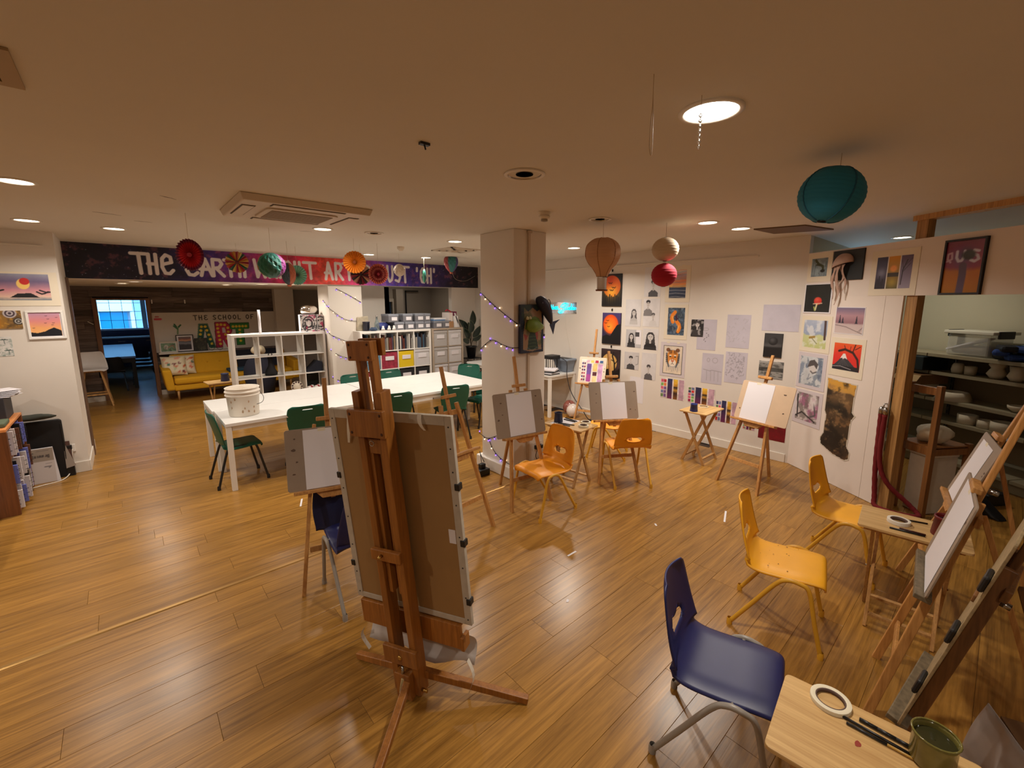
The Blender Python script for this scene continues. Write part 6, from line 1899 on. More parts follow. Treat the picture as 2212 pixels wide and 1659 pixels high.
def rosette(label, c, r, cols, n=24, face=(-.5, -.85, -.12), center=None, squash=1.0, bands=None):
    t = thing('paper_rosette', label, 'paper fan', c, 'paper rosettes before the banner')
    d, s, u = frame_of(Vector(face))
    mb = MB(); cs = []
    NR = 6
    for k in range(2 * n):
        a_ = PI * k / n
        zig = .5 if k % 2 else -.5
        for j in range(NR + 1):
            q = .05 + .95 * j / NR
            rr_ = r * q * (1.0 if k % 2 else (.985 if j < NR else .94))
            mb.v.append(tuple(Vector(c) + (s * math.cos(a_) * squash + u * math.sin(a_)) * rr_ + d * zig * .16 * r * (.25 + .75 * q)))
            col = cols[(k // 2) % len(cols)] if bands is None else bands[min(int(q * len(bands)), len(bands) - 1)]
            cs.append((*rgb(*col), 1))
    for k in range(2 * n):
        for j in range(NR):
            a0, b0 = k * (NR + 1) + j, ((k + 1) % (2 * n)) * (NR + 1) + j
            mb.f.append((a0, a0 + 1, b0 + 1, b0))
    mb.c = cs
    mb.build('pleated_paper', print_mat('printed_colour', .6), t)
    if center:
        MB().lathe([(.14 * r, .0), (.14 * r, .02 * r + .06 * r), (.001, .1 * r)], 16, Vector(c), face).build('centre_disc', mat('rosette_%d_%d' % (center[0], center[1]), center, .7), t)
    MB().tube([Vector(c) + V(0, 0, r * .9), (c[0], c[1], CEIL_Z)], .0012, 5).build('string', THREAD, t)


rosette('large crimson rosette with purple rim before the banner', (.503, 4.82, 2.40), .138, None, 28, (-.45, -.9, -.1), (150, 20, 34), .80, [(150, 26, 36), (176, 30, 40), (190, 36, 44), (196, 40, 46), (110, 40, 70)])
rosette('striped rosette in red, yellow and green before the banner', (1.21, 6.82, 2.505), .140, [(150, 40, 70), (206, 170, 90), (40, 90, 80), (170, 40, 50), (190, 140, 60)], 20, (-.4, -.9, -.1), (90, 20, 30))
rosette('mint green rosette with dark centre', (1.90, 6.69, 2.36), .138, None, 22, (-.3, -.95, -.1), (40, 26, 24), .92, [(80, 130, 110), (120, 170, 140), (130, 184, 156), (120, 176, 160)])
rosette('orange rosette before the word art on the banner', (2.20, 5.39, 2.47), .136, None, 24, (-.38, -.92, -.1), (150, 70, 10), 1.0, [(200, 110, 20), (226, 130, 30), (232, 140, 40), (230, 140, 46)])
rosette('dark striped rosette behind the orange and maroon rosettes', (2.48, 5.88, 2.355), .138, [(60, 50, 50), (120, 40, 60), (206, 160, 130), (50, 44, 48), (150, 50, 60)], 20, (-.38, -.92, -.1), (40, 20, 24))
rosette('maroon rosette with pale ring before the word just', (2.61, 5.63, 2.355), .136, None, 26, (-.42, -.9, -.1), (140, 24, 40), .95, [(140, 24, 40), (130, 30, 40), (190, 110, 100), (130, 30, 40), (200, 110, 90)])
def honeyball(label, c, rx, rz, cols, name='honeycomb_ball', pear=0.0, basket=None):
    t = thing(name, label, 'paper ball', c, 'honeycomb paper decorations')
    NU, NV = 40, 22
    mb = MB(); cs = []
    for j in range(NV + 1):
        th_ = PI * j / NV
        for i in range(NU):
            a_ = 2 * PI * i / NU
            dia = 1 - .09 * (((i + (2 if (j // 2) % 2 else 0)) % 4) == 0) * math.sin(th_)
            zq = math.cos(th_)
            w_ = math.sin(th_) * (1 + pear * zq)
            mb.v.append((c[0] + rx * w_ * dia * math.cos(a_), c[1] + rx * w_ * dia * math.sin(a_), c[2] + rz * zq))
            cs.append((*rgb(*cols[(i * len(cols) // NU + 0) % len(cols)]), 1))
    for j in range(NV):
        for i in range(NU):
            mb.f.append((j * NU + i, (j + 1) * NU + i, (j + 1) * NU + (i + 1) % NU, j * NU + (i + 1) % NU))
    mb.c = cs
    mb.build('honeycomb_paper', print_mat('printed_colour', .6), t)
    MB().tube([V(*c) + V(0, 0, rz), (c[0], c[1], CEIL_Z)], .0012, 5).build('string', THREAD, t)
    if basket:
        MB().lathe([(.02, -rz * 1.15), (.03, -rz * .98), (.001, -rz * .95)], 10, c).build('tail', mat('paper_tail', basket, .7), t)


honeyball('multicoloured honeycomb ball before the word without', (1.235, 5.20, 2.37), .134, .130, [(130, 30, 50), (170, 60, 40), (206, 150, 30), (30, 110, 90), (40, 100, 90), (120, 50, 110)])
honeyball('dark green and red honeycomb ball behind the mint rosette', (1.66, 6.2, 2.345), .085, .14, [(20, 70, 60), (110, 30, 50), (50, 60, 70), (170, 90, 60)], basket=(170, 90, 60))
honeyball('small rainbow hot air balloon decoration near the pillar', (4.36, 6.52, 2.64), .12, .15, [(50, 50, 110), (90, 50, 130), (150, 60, 60), (40, 110, 110), (70, 60, 120)], 'balloon_decoration', .3, (190, 170, 176))
honeyball('small white honeycomb ball with dark slit before the word just', (3.42, 6.6, 2.49), .092, .098, [(196, 176, 160), (190, 170, 150), (186, 164, 146), (60, 40, 34), (196, 176, 160), (200, 180, 160), (190, 170, 150), (186, 166, 150)])
honeyball('little green hanging paper ornament before the last banner word', (4.02, 6.85, 2.43), .032, .115, [(40, 120, 100), (70, 150, 120), (30, 100, 90)], 'paper_ornament')
cord('hanging_thread', 'sagging thread between the rainbow balloon and the banner end', [(4.42, 6.6, 2.6), (4.9, 7.2, 2.43), (5.5, 7.7, 2.42), (5.93, 7.93, 2.55)], .002, THREAD)

# ------------------------------------------------------------------ string lights
PUR = mat('purple_bulb', (130, 90, 255), .3, emit=3.0)
WRM = mat('warm_bulb', (255, 214, 170), .3, emit=3.0)
CAB = mat('dark_cable', (30, 26, 30), .5)
def string_lights(label, runs, out, nb):
    t = thing('string_lights', label, 'string lights', runs[0][0], 'purple and warm bulb light strings')
    k = 0
    for run in runs:
        pts = spline([V(*p) for p in run], 6)
        MB().tube(pts, .0038, 6).build('cable', CAB, t, True)
        L_ = 0
        for a_, b_ in zip(pts[:-1], pts[1:]):
            d_ = (b_ - a_).length
            while L_ <= d_ and d_ > 0:
                p = a_ + (b_ - a_) * (L_ / d_)
                up_ = 1 if (k * 7) % 5 == 3 else -1
                o_ = V(*out) * .006
                MB().tube([p + o_, p + o_ + V(0, 0, .016 * up_)], .0055, 7).build('bulb_holder', CAB, t)
                MB().lathe([(.005, 0), (.007, .007), (.006, .014), (.001, .018)], 8, p + o_ + V(0, 0, .016 * up_), (0, 0, up_)).build('bulb', WRM if k % 3 == 1 else PUR, t, True)
                k += 1
                L_ += nb
            L_ -= d_


cw = lambda x, z: (x, 7.988, z)
string_lights('light string zigzagging down the back column', [[cw(2.90, 2.22), cw(3.1, 2.12), cw(3.34, 1.98)], [(2.745, 8.25, 2.02), (2.745, 8.02, 1.90), cw(2.80, 1.84), cw(3.02, 1.68), cw(3.2, 1.64), cw(3.35, 1.62)], [(2.745, 8.2, 1.52), (2.748, 8.02, 1.42), cw(2.85, 1.36), cw(3.0, 1.29), cw(3.14, 1.25)], [(2.748, 8.02, 1.12), cw(2.9, 1.02), cw(3.03, .97), cw(3.14, .95)], [(2.748, 8.02, .62), cw(2.9, .56), cw(3.1, .56)]], (0, -1, 0), .095)
pl = lambda y, z: (3.141, y, z)
pf = lambda x, z: (x, 3.521, z)
string_lights('light string wound round the white pillar', [[pl(4.1, 2.10), pl(3.85, 1.95), pl(3.55, 1.80), pf(3.2, 1.76), pf(3.34, 1.70), pf(3.62, 1.62)], [pl(4.1, 1.45), pl(3.9, 1.56), pl(3.7, 1.52), pf(3.15, 1.50), pf(3.35, 1.52), pf(3.62, 1.62)], [pl(4.15, .40), pl(4.0, .37), pl(3.8, .45), pl(3.6, .52)], [pl(3.98, .37), pl(3.88, .25), pl(3.74, .18), pl(3.56, .155)]], (-.7, -.7, 0), .10)
t = thing('power_adapter', 'black transformer plug on the floor beside the pillar plinth', 'adapter', (2.96, 3.86, 0))
MB().box(2.89, 3.03, 3.81, 3.92, .001, .075).build('adapter_body', BLACK, t, bevel=.008)
MB().box(2.93, 3.0, 3.85, 3.91, .075, .13).build('adapter_body', BLACK, t, bevel=.008)
MB().tube(spline([V(2.98, 3.9, .10), V(3.03, 4.0, .22), V(3.07, 4.05, .18), V(3.09, 4.0, .08)], 6), .004, 6).build('cable', CAB, t, True)
t = thing('wall_socket', 'white double socket with black plugs low on the pillar', 'socket', (3.50, 3.528, .27))
MB().box(3.44, 3.59, 3.519, 3.5295, .27, .36).build('socket_plate', WHITE, t, bevel=.003)
for x in (3.46, 3.525):
    MB().box(x, x + .045, 3.475, 3.5185, .285, .33).build('plug', BLACK, t, bevel=.006)
MB().tube(spline([V(3.48, 3.48, .29), V(3.43, 3.46, .22), V(3.47, 3.45, .16), V(3.55, 3.46, .145)], 5), .004, 6).build('cable', CAB, t, True)

# framed dragon panel and fish on the pillar
dp = thing('relief_painting', 'blue panel with a green crocodile relief on the pillar', 'painting', (3.42, 3.5, 1.6))
PF_ = Wall((0, 3.53, 0), (1, 0, 0), (0, -1, 0))
dx0, dx1, dz0, dz1 = 3.20, 3.55, 1.435, 1.965
MB().box(dx0, dx1, 3.475, 3.512, dz0, dz1).build('panel_board', mat('panel_navy', (20, 30, 56), .5, noise=.3, nscale=30), dp, bevel=.004)
a = Art(dx1 - dx0, dz1 - dz0, (18, 34, 60), 90)
for i in range(20):
    a.line([(0, i * .05), (.07, i * .05 + .015)], .01, (10, 14, 30)).line([(.93, i * .05), (1, i * .05 + .01)], .01, (10, 14, 30))
a.poly([(.10, .07), (.30, .04), (.5, .02), (.7, .05), (.92, .05), (.88, .3), (.93, .55), (.9, .92), (.7, .86), (.5, .94), (.3, .86), (.12, .95), (.16, .6), (.1, .4)], (150, 120, 90))
a.poly([(.28, .06), (.34, .34), (.44, .52), (.6, .5), (.7, .3), (.78, .06)], (24, 54, 46)).poly([(.1, .4), (.3, .36), (.26, .3), (.2, .25)], (150, 60, 56)).poly([(.62, .44), (.76, .42), (.74, .26), (.68, .28)], (150, 60, 56))
for i in range(4):
    a.line([(.36, .12 + .07 * i), (.55, .13 + .07 * i), (.68, .12 + .07 * i)], .012, (80, 100, 70))
a.poly([(.16, .5), (.2, .62), (.34, .72), (.6, .76), (.78, .72), (.9, .62), (.9, .54), (.6, .5), (.3, .47)], (96, 124, 44)).blot(5, .55, (50, 76, 40), .5, 3)
a.line([(.15, .06), (.3, .1), (.5, .04), (.7, .1), (.9, .07)], .012, (120, 130, 130))
a.place(PF_.p(dx0 + .004, dz0 + .004, .0556), PF_.ex, UP, dx1 - dx0 - .008, dz1 - dz0 - .008, dp)
CROC = mat('croc_green', (110, 136, 52), .5, noise=.25, nscale=20)
mb = MB().lathe([(.001, 0), (.05, .012), (.075, .06), (.075, .12), (.05, .18), (.03, .23), (.001, .245)], 14, (3.27, 3.47, 1.745), (1, 0, -.12))
mb.v = [(x, 3.472 - max(0, 3.50 - y) * .8, z) for x, y, z in mb.v]
mb.build('crocodile_head', CROC, dp, True)
for x in (3.285, 3.325):
    MB().lathe([(.001, .0), (.016, .0), (.018, .02), (.01, .036), (.001, .04)], 10, (x, 3.46, 1.80)).build('eye_bump', mat('croc_eye', (206, 204, 170), .4), dp, True)
fi = thing('paper_fish', 'dark blue paper fish hanging at the pillar corner', 'decoration', (3.6, 3.46, 1.8))
FISH = mat('fish_navy', (26, 32, 60), .5, noise=.3, nscale=40)
fp = spline([V(3.41, 3.45, 2.03), V(3.48, 3.44, 1.99), V(3.55, 3.43, 1.90), V(3.60, 3.43, 1.81), V(3.63, 3.43, 1.75)], 4)
rs_ = [.012, .03, .048, .058, .064, .066, .066, .064, .06, .055, .05, .044, .038, .032, .026, .02, .014]
mb = MB().tube(fp, rs_[:len(fp)], 12)
mb.build('fish_body', FISH, fi, True)
MB().prism([(0, 0), (.16, .03), (.08, -.02), (.05, -.14), (-.01, -.03)], (3.615, 3.43, 1.765), (1, 0, 0), (0, 0, 1), .006, (0, 1, 0)).build('tail_fin', FISH, fi, bevel=.002)
MB().tube(spline([V(3.52, 3.42, 1.97), V(3.57, 3.42, 2.02), V(3.60, 3.42, 1.98), V(3.60, 3.42, 1.93)], 4), .006, 6).build('dorsal_fin', mat('fish_grey', (140, 136, 130), .5), fi, True)
MB().lathe([(.016, 0), (.016, .006), (.001, .006)], 12, (3.462, 3.395, 1.985), (0, -1, 0)).build('eye', mat('fish_eye', (206, 206, 210), .4), fi)
MB().lathe([(.008, .006), (.001, .009)], 10, (3.462, 3.395, 1.985), (0, -1, 0)).build('pupil', BLACK, fi)

# ------------------------------------------------------------------ neon sign and things on the wall table
nz = thing('neon_sign', 'cyan neon script sign glowing on the far wall above the white table', 'sign', RW.p(-5.45, 1.78), None)
NEON = mat('neon_cyan', (0, 200, 235), .3, emit=3.0)
def script(pts, o_=(0, 0), k=1.0):
    MB().tube(spline([RW.p(-5.76 + (x * k + o_[0]), 1.785 + (y * k + o_[1]), .03) for x, y in pts], 6), .0065, 6).build('neon_tube', NEON, nz, True)


S = .0
script([(.46, .155), (.40, .185), (.33, .15), (.31, .11), (.37, .10), (.36, .06), (.30, .0), (.25, .02), (.29, .06)])
for pts in ([(.42, .17), (.405, .07), (.43, .065), (.45, .10)], [(.385, .13), (.45, .135)], [(.45, .11), (.455, .07), (.475, .07), (.49, .11), (.49, .07), (.505, .07)], [(.55, .105), (.52, .105), (.515, .07), (.54, .07), (.565, .17), (.555, .08), (.575, .07)], [(.585, .11), (.58, .07), (.597, .07)], [(.625, .105), (.605, .09), (.61, .07), (.63, .07), (.638, .09), (.625, .105)]):
    script(pts)
for pts in ([(.0, .11), (.01, .07), (.03, .07), (.04, .11), (.045, .07), (.06, .07)], [(.075, .15), (.07, .07), (.09, .07)], [(.10, .11), (.105, .07), (.12, .08)], [(.12, .10), (.14, .065), (.165, .115)], [(.17, .09), (.195, .10), (.185, .12), (.17, .09), (.19, .065), (.22, .08), (.25, .06)]):
    script(pts)
MB().obox(RW.p(-5.45, 1.78), RW.ex, RW.n, UP, -.33, .35, .001, .006, .0, .2).build('backplate', mat('clear_acrylic', (240, 244, 246), .08, trans=.95), nz)
cord('thin_cable', 'thin white cable running down from the neon sign', [RW.p(-5.37, 1.78, .006), RW.p(-5.33, 1.5, .006), RW.p(-5.22, 1.1, .006), RW.p(-5.15, .76, .006)], .003, TRIM)
t = thing('black_stool', 'black wire stand on the white wall table', 'stand', (5.60, 5.42, .74))
MB().prism(rrect(.26, .22, .04), (5.66, 5.33, .99), (1, 0, 0), (0, 1, 0), .06).build('stand_top', BLACK, t, bevel=.006)
MB().prism(rrect(.26, .22, .04), (5.66, 5.33, .741), (1, 0, 0), (0, 1, 0), .02).build('stand_base', BLACK, t, bevel=.004)
for i in range(8):
    a_ = 2 * PI * i / 8 + .3
    MB().tube([(5.66 + .115 * math.cos(a_), 5.33 + .09 * math.sin(a_), .76), (5.66 + .115 * math.cos(a_), 5.33 + .09 * math.sin(a_), .99)], .006, 6).build('stand_rod', BLACK, t)
t = thing('grey_bin', 'grey blue plastic bin with lip on the wall table', 'bin', (5.93, 5.25, .74))
GB = mat('grey_blue_plastic', (128, 140, 156), .5)
MB().hexa([(5.86, 5.13, .741), (6.0, 5.13, .741), (6.0, 5.37, .741), (5.86, 5.37, .741), (5.80, 5.08, .96), (6.02, 5.08, .96), (6.02, 5.43, .96), (5.80, 5.43, .96)]).build('bin_body', GB, t, bevel=.006)
MB().box(5.785, 6.03, 5.065, 5.44, .95, .985).build('rim', GB, t, bevel=.008)
MB().box(5.84, 5.98, 5.12, 5.38, .984, .99).build('dark_inside', BLACK, t)
t = thing('folder_stack', 'stack of black and white folders on the wall table beside the pillar', 'folder', (5.52, 5.3, .74))
for i in range(6):
    MB().obox((5.50, 5.25, .741 + i * .016), (math.cos(.12 * i), math.sin(.12 * i), 0), (-math.sin(.12 * i), math.cos(.12 * i), 0), (0, 0, 1), -.13, .13, -.15, .15, 0, .015).build('folder', (BLACK, PAPER, GREYBOX)[i % 3] if i < 5 else PAPER, t, bevel=.002)
t = thing('pink_balloon', 'pale orange balloon on the wall table partly behind the pillar', 'balloon', (5.5, 5.65, .74))
MB().lathe([(.001, -.12), (.06, -.105), (.105, -.05), (.12, .0), (.11, .06), (.06, .12), (.001, .135)], 20, (5.5, 5.66, .876)).build('balloon_skin', mat('peach_balloon', (232, 160, 130), .3), t, True)
MB().lathe([(.012, -.135), (.004, -.12)], 8, (5.5, 5.66, .876)).build('knot', MATS['peach_balloon'], t)
for x, y, r_, c, lb in ((5.86, 5.06, .12, (150, 90, 80), 'metallic copper balloon on the floor under the wall table'), (5.72, 4.86, .115, (226, 214, 206), 'white balloon on the floor before the copper one')):
    t = thing('balloon', lb, 'balloon', (x, y, 0), 'balloons on the floor by the far wall')
    MB().lathe([(.001, 0), (r_ * .6, r_ * .16), (r_ * .93, r_ * .6), (r_, r_), (r_ * .9, r_ * 1.45), (r_ * .5, r_ * 1.93), (.001, r_ * 2.08)], 22, (x, y, .001)).build('balloon_skin', mat('balloon_%d' % c[0], c, .2), t, True)
    MB().lathe([(.003, 0), (.011, .016)], 8, (x - r_ * .8, y - .02, .012 + r_ * .3), (-1, -.2, -.3)).build('knot', MATS['balloon_%d' % c[0]], t)
cord('black_cable', 'black cable hanging from the stand down to the floor socket', [(5.75, 5.26, 1.02), (5.74, 5.05, .95), (5.74, 5.03, .7), (5.72, 4.9, .42), (5.68, 4.62, .18), (5.70, 4.45, .02), (5.85, 4.2, .006), (5.95, 3.9, .006)], .007, CAB)
tag(MB().box(5.66, 5.76, 4.36, 4.46, .001, .05).build('plug_adapter', BLACK, bevel=.008), 'black plug adapter on the floor below the hanging cable', 'adapter')
# swatch sheet of the far easel
t5, e5, u5, n5, B5 = E5
sp_ = thing('swatch_sheet', 'painted swatch sheet with purple and yellow stripes on the far easel', 'painting', B5)
a = Art(.36, .36, (232, 222, 214), 70)
rs = random.Random(6)
for i in range(6):
    for j in range(2):
        a.disc(.07 + .09 * j, .1 + i * .145, .035, .045, rs.choice([(150, 30, 60), (190, 70, 100), (70, 40, 110), (90, 40, 80)]))
for i, c in enumerate(((220, 180, 196), (240, 214, 110), (196, 40, 76), (60, 100, 150))):
    a.rect(.22 + i * .2, .87, .37 + i * .2, .98, c)
a.rect(.26, .02, .47, .82, (110, 76, 156)).rect(.26, .02, .47, .35, (180, 70, 150), .8).rect(.53, .5, .72, .84, (244, 210, 130)).rect(.53, .30, .72, .46, (90, 40, 50)).rect(.53, .02, .72, .28, (240, 206, 150)).rect(.77, .02, .96, .82, (206, 160, 200)).noise(6, .2)
MB().obox(B5 + n5 * .0052, e5, u5, n5, -.18, .18, .02, .38, 0, .001).build('sheet', PAPER, sp_)
a.place(B5 + n5 * .0068 - e5 * .18 + u5 * .02, e5, u5, .36, .36, sp_)

# ------------------------------------------------------------------ small things on the tables
def cup(label, x, y, z, r, h, col):
    t = thing('water_pot', label, 'cup', (x, y, z), 'paint water pots')
    m_ = mat('pot_%d_%d' % (col[0], col[2]), col, .45)
    MB().lathe([(.001, .001), (r * 1.08, .001), (r * 1.1, .006), (r * .92, h * .86), (r * .98, h * .87), (r * .98, h), (r * .86, h), (r * .8, h * .9), (r * .95, .012), (.001, .01)], 24, (x, y, z)).build('pot_body', m_, t, True)
    MB().lathe([(r * .85, h * .80), (.001, h * .80)], 20, (x, y, z)).build('water', mat('dirty_water', (50, 46, 48), .1), t)
    MB().tube([(x + r * .9, y, z + h * .3), (x + r * 1.3, y + .006, z + h * .45), (x + r * .95, y, z + h * .7)], .005, 6).build('handle_lug', m_, t, True)


TZ = .6612
cup('blue water pot on the small table at the picture wall', 5.155, 2.445, TZ, .042, .095, (28, 44, 120))
cup('dark navy water pot on the table between the orange chairs', 3.55, 3.225, TZ, .046, .11, (24, 28, 62))
cup('dark red water pot on the folding table at the opening', 3.43, .10, TZ, .055, .115, (104, 16, 20))
cup('blue water pot on the little table before the sofa', 1.20, 8.72, TZ, .06, .13, (34, 44, 90))
t = thing('paint_jar', 'olive tinted glass jar of dirty water at the bottom right corner', 'jar', (1.625, .0, TZ))
MB().lathe([(.001, .001), (.046, .002), (.05, .01), (.05, .085), (.053, .095)], 28, (1.64, -.005, TZ)).build('jar_glass', mat('olive_glass', (112, 104, 52), .12, noise=.4, nscale=25), t, True, solid=.003)
MB().lathe([(.047, .078), (.001, .078)], 24, (1.64, -.005, TZ)).build('water', mat('olive_water', (54, 52, 30), .05), t)
MB().tube([(1.64 + .053 * math.cos(q), -.005 + .053 * math.sin(q), TZ + .096) for q in [2 * PI * i / 24 for i in range(24)]], .003, 6, closed=True).build('rim', MATS['olive_glass'], t, True)
def tape(label, x, y, z, r, w, col=(226, 216, 190), ri=.68):
    t = thing('tape_roll', label, 'tape roll', (x, y, z), 'masking tape rolls')
    MB().lathe([(r, .0005), (r, w), (r * (ri + .06), w), (r * (ri + .06), .0005), (r, .0005)], 32, (x, y, z)).build('tape', mat('tape_%d' % col[0], col, .6), t, True, bevel=.001)
    MB().lathe([(r * (ri + .055), .001), (r * (ri + .055), w * .98), (r * ri, w * .98), (r * ri, .001), (r * (ri + .055), .001)], 32, (x, y, z)).build('core', mat('tape_core', (96, 74, 66), .8), t, True)


tape('cream tape roll on the nearest wooden table', 1.655, .245, TZ, .058, .014)
tape('white tape roll on the red pot table', 3.425, .30, TZ, .056, .022, (222, 214, 200))
tape('tape roll nearest the table edge beside the dark pot', 3.60, 2.905, TZ, .055, .024)
tape('second tape roll at the table corner beside the dark pot', 3.735, 2.985, TZ, .055, .02)
tape('flat tape roll on the blue pot table', 5.47, 2.47, TZ, .06, .008, (228, 216, 190), .75)
def pen(label, p, q, r, cols, cat='pencil', grp='pencils and pens on the tables'):
    t = thing(cat if cat != 'brush' else 'paint_brush', label, cat, p, grp)
    p, q = V(*p), V(*q)
    k = len(cols)
    for i, c in enumerate(cols):
        a_, b_ = p + (q - p) * (i / k if k > 1 else 0), p + (q - p) * ((i + 1) / k)
        MB().tube([a_, b_], r if i < k - 1 or k == 1 else [r, r * .85], 8).build(('barrel', 'grip', 'tip')[min(i, 2)], mat('pen_%d_%d_%d' % c, c, .35), t, True)
    return t


pen('slim black pencil with gold stripe on the nearest table', (1.600, .190, TZ + .005), (1.612, -.01, TZ + .005), .0042, [(24, 24, 26), (176, 136, 60)])
pen('thin black pencil beside the striped one on the nearest table', (1.618, .205, TZ + .005), (1.622, .01, TZ + .005), .0042, [(18, 18, 20)])
pen('thick black pen with clip on the nearest table', (1.645, .165, TZ + .0065), (1.648, .03, TZ + .0065), .006, [(16, 16, 18), (26, 26, 28), (18, 18, 20)], 'pen')
tag(MB().prism([(.012 * math.cos(q) * (1 + .2 * math.sin(3 * q)), .008 * math.sin(q)) for q in [2 * PI * i / 12 for i in range(12)]], (1.548, .150, TZ), (1, 0, 0), (0, 1, 0), .0006).build('paint_spot', mat('red_paint', (150, 60, 50), .4)), 'small red paint spot on the nearest wooden table', 'paint spot')
pen('black pencil nearest the edge of the red pot table', (3.30, .325, TZ + .005), (3.322, .17, TZ + .005), .0055, [(16, 16, 18)])
pen('maroon pencil beside the black one on the red pot table', (3.335, .285, TZ + .005), (3.345, .17, TZ + .005), .0045, [(70, 26, 24)])
pen('black pencil behind the tape roll on the red pot table', (3.47, .345, TZ + .005), (3.53, .18, TZ + .005), .0045, [(16, 16, 18)])
for i, (x0, y0, x1, y1, lb) in enumerate(((3.72, 3.27, 3.70, 3.08, 'black pen pointing at the tape rolls, upper of the pair'), (3.66, 3.24, 3.67, 3.08, 'black pen pointing at the tape rolls, lower of the pair'), (3.50, 3.18, 3.56, 3.00, 'black pen lying in front of the dark pot'), (3.46, 3.17, 3.50, 3.01, 'wooden pencil lying in front of the dark pot'))):
    pen(lb, (x0, y0, TZ + .007), (x1, y1, TZ + .007), .006, [(20, 20, 24), (26, 26, 30)] if i < 3 else [(170, 120, 60), (60, 50, 44)])
tag(MB().obox((3.60, 3.17, TZ), (math.cos(1.7), math.sin(1.7), 0), (-math.sin(1.7), math.cos(1.7), 0), UP, -.105, .105, -.149, .149, .0004, .0012).build('sheet_of_paper', PAPER), 'white sheet lying under the dark pot on the table', 'paper', 'loose sheets')
# plaster bucket on the long table
bk_ = thing('plaster_bucket', 'large white plaster bucket with stains on the long table', 'bucket', (.92, 5.60, .74))
BK = mat('bucket_white', (232, 222, 208), .5, noise=.06, nscale=10)
MB().lathe([(.001, .001), (.142, .001), (.148, .008), (.160, .225), (.172, .228), (.172, .240), (.161, .243), (.162, .262), (.174, .265), (.174, .278), (.163, .281), (.165, .305), (.172, .312), (.165, .316), (.156, .312), (.152, .24), (.139, .012), (.001, .01)], 40, (.92, 5.60, .74)).build('bucket_body', BK, bk_, True)
MB().tube(spline([V(1.085, 5.55, .985), V(1.105, 5.50, .93), V(1.08, 5.46, .885), V(1.02, 5.44, .87)], 6), .003, 6).build('bail_handle', DKMETAL, bk_, True)
rs = random.Random(9)
for i in range(9):
    a_ = rs.uniform(-2.6, -.6)
    z = .74 + rs.uniform(.03, .21)
    r_ = .1485 + .012 * ((z - .74) / .225)
    MB().prism([(.008 * rs.uniform(.6, 1.5) * math.cos(q), .014 * rs.uniform(.6, 1.5) * math.sin(q)) for q in [2 * PI * k / 9 for k in range(9)]], V(.92 + r_ * math.cos(a_), 5.60 + r_ * math.sin(a_), z), (-math.sin(a_), math.cos(a_), 0), UP, .0012).build('clay_stain', mat('clay_stain', (176, 146, 116), .7), bk_)

# ------------------------------------------------------------------ left bookcase and folders under the left pictures
BCW = wood('left_case_wood', (96, 52, 22), (140, 82, 40), 2)
lc = thing('low_bookcase', 'low brown bookcase stuffed with notebooks at the left edge', 'bookcase', (-1.06, 6.4, 0))
for q_ in (5.99, 6.84):
    MB().box(-1.22, -.915, q_, q_ + .025, 0.001, .81).build('side_panel', BCW, lc)
MB().box(-1.22, -.915, 5.99, 6.865, .811, .832).build('top_board', wood('orange_top', (186, 110, 56), (216, 144, 84), 1), lc)
for z in (.03, .28, .54):
    MB().box(-1.20, -.918, 6.016, 6.839, z, z + .018).build('shelf_board', BCW, lc)
MB().box(-1.22, -1.205, 6.016, 6.839, .02, .81).build('back_panel', BCW, lc)
rs = random.Random(31)
kk = 0
for z0, hmax in ((.048, .22), (.298, .23), (.558, .24)):
    y = 6.03
    while y < 6.78:
        w_ = rs.uniform(.018, .035)
        h_ = rs.uniform(.16, hmax)
        d_ = rs.uniform(-.03, .06)
        t = thing('notebook', 'ring bound notebook in the low brown bookcase', 'notebook', (-1.0, y, z0), 'ring bound notebooks in the low bookcase')
        MB().box(-1.15, -.93 + d_, y, y + w_ * .9, z0 + .001, z0 + h_).build('pages', rs.choice((PAPER, PAPER, mat('notebook_brown', (110, 70, 50), .6), mat('notebook_blue', (110, 120, 200), .6), BLACK)), t)
        if kk % 2 == 0:
            for q in (.25, .5, .75):
                MB().tube([(-.93 + d_ + .012 * math.cos(a_), y + w_ * .45 + w_ * .5 * math.sin(a_), z0 + h_ * q) for a_ in [2 * PI * i / 10 for i in range(10)]], .0018, 5, closed=True).build('binding_ring', DKMETAL, t, True)
        kk += 1
        y += w_ + rs.uniform(.002, .02)
t = thing('document_crate', 'dark box of papers on the low bookcase', 'box', (-1.07, 6.75, .832))
MB().box(-1.21, -.96, 6.45, 6.82, .8335, 1.06).build('crate_body', mat('crate_dark', (50, 48, 54), .6, noise=.2), t, bevel=.006)
for i in range(5):
    MB().obox((-1.08, 6.63, 1.062 + i * .012), (math.cos(.2 * i - .3), math.sin(.2 * i - .3), 0), (-math.sin(.2 * i - .3), math.cos(.2 * i - .3), 0), UP, -.16, .2, -.12, .12, 0, .003).build('loose_paper', PAPER, t)
tag(MB().box(-1.2, -.93, 6.1, 6.35, .8335, .875).build('green_cloth', mat('sage_cloth', (92, 104, 82), .9, noise=.15), bevel=.012), 'folded sage green cloth on the low brown bookcase', 'cloth')
t = thing('portfolio_case', 'large black portfolio case leaning on the left wall', 'portfolio', (-.80, 7.03, 0))
MB().prism([(x, y + .335) for x, y in rrect(.36, .67, .03)], (-.83, 7.0, .001), (1, 0, 0), (0, .09, 1), .05, (0, 1, 0)).build('case_body', mat('black_case', (16, 15, 17), .5), t, bevel=.008)
MB().tube([(-.661, 7.0, .05), (-.655, 7.02, .35), (-.663, 7.05, .62)], .004, 6).build('zip_edge', DKMETAL, t)
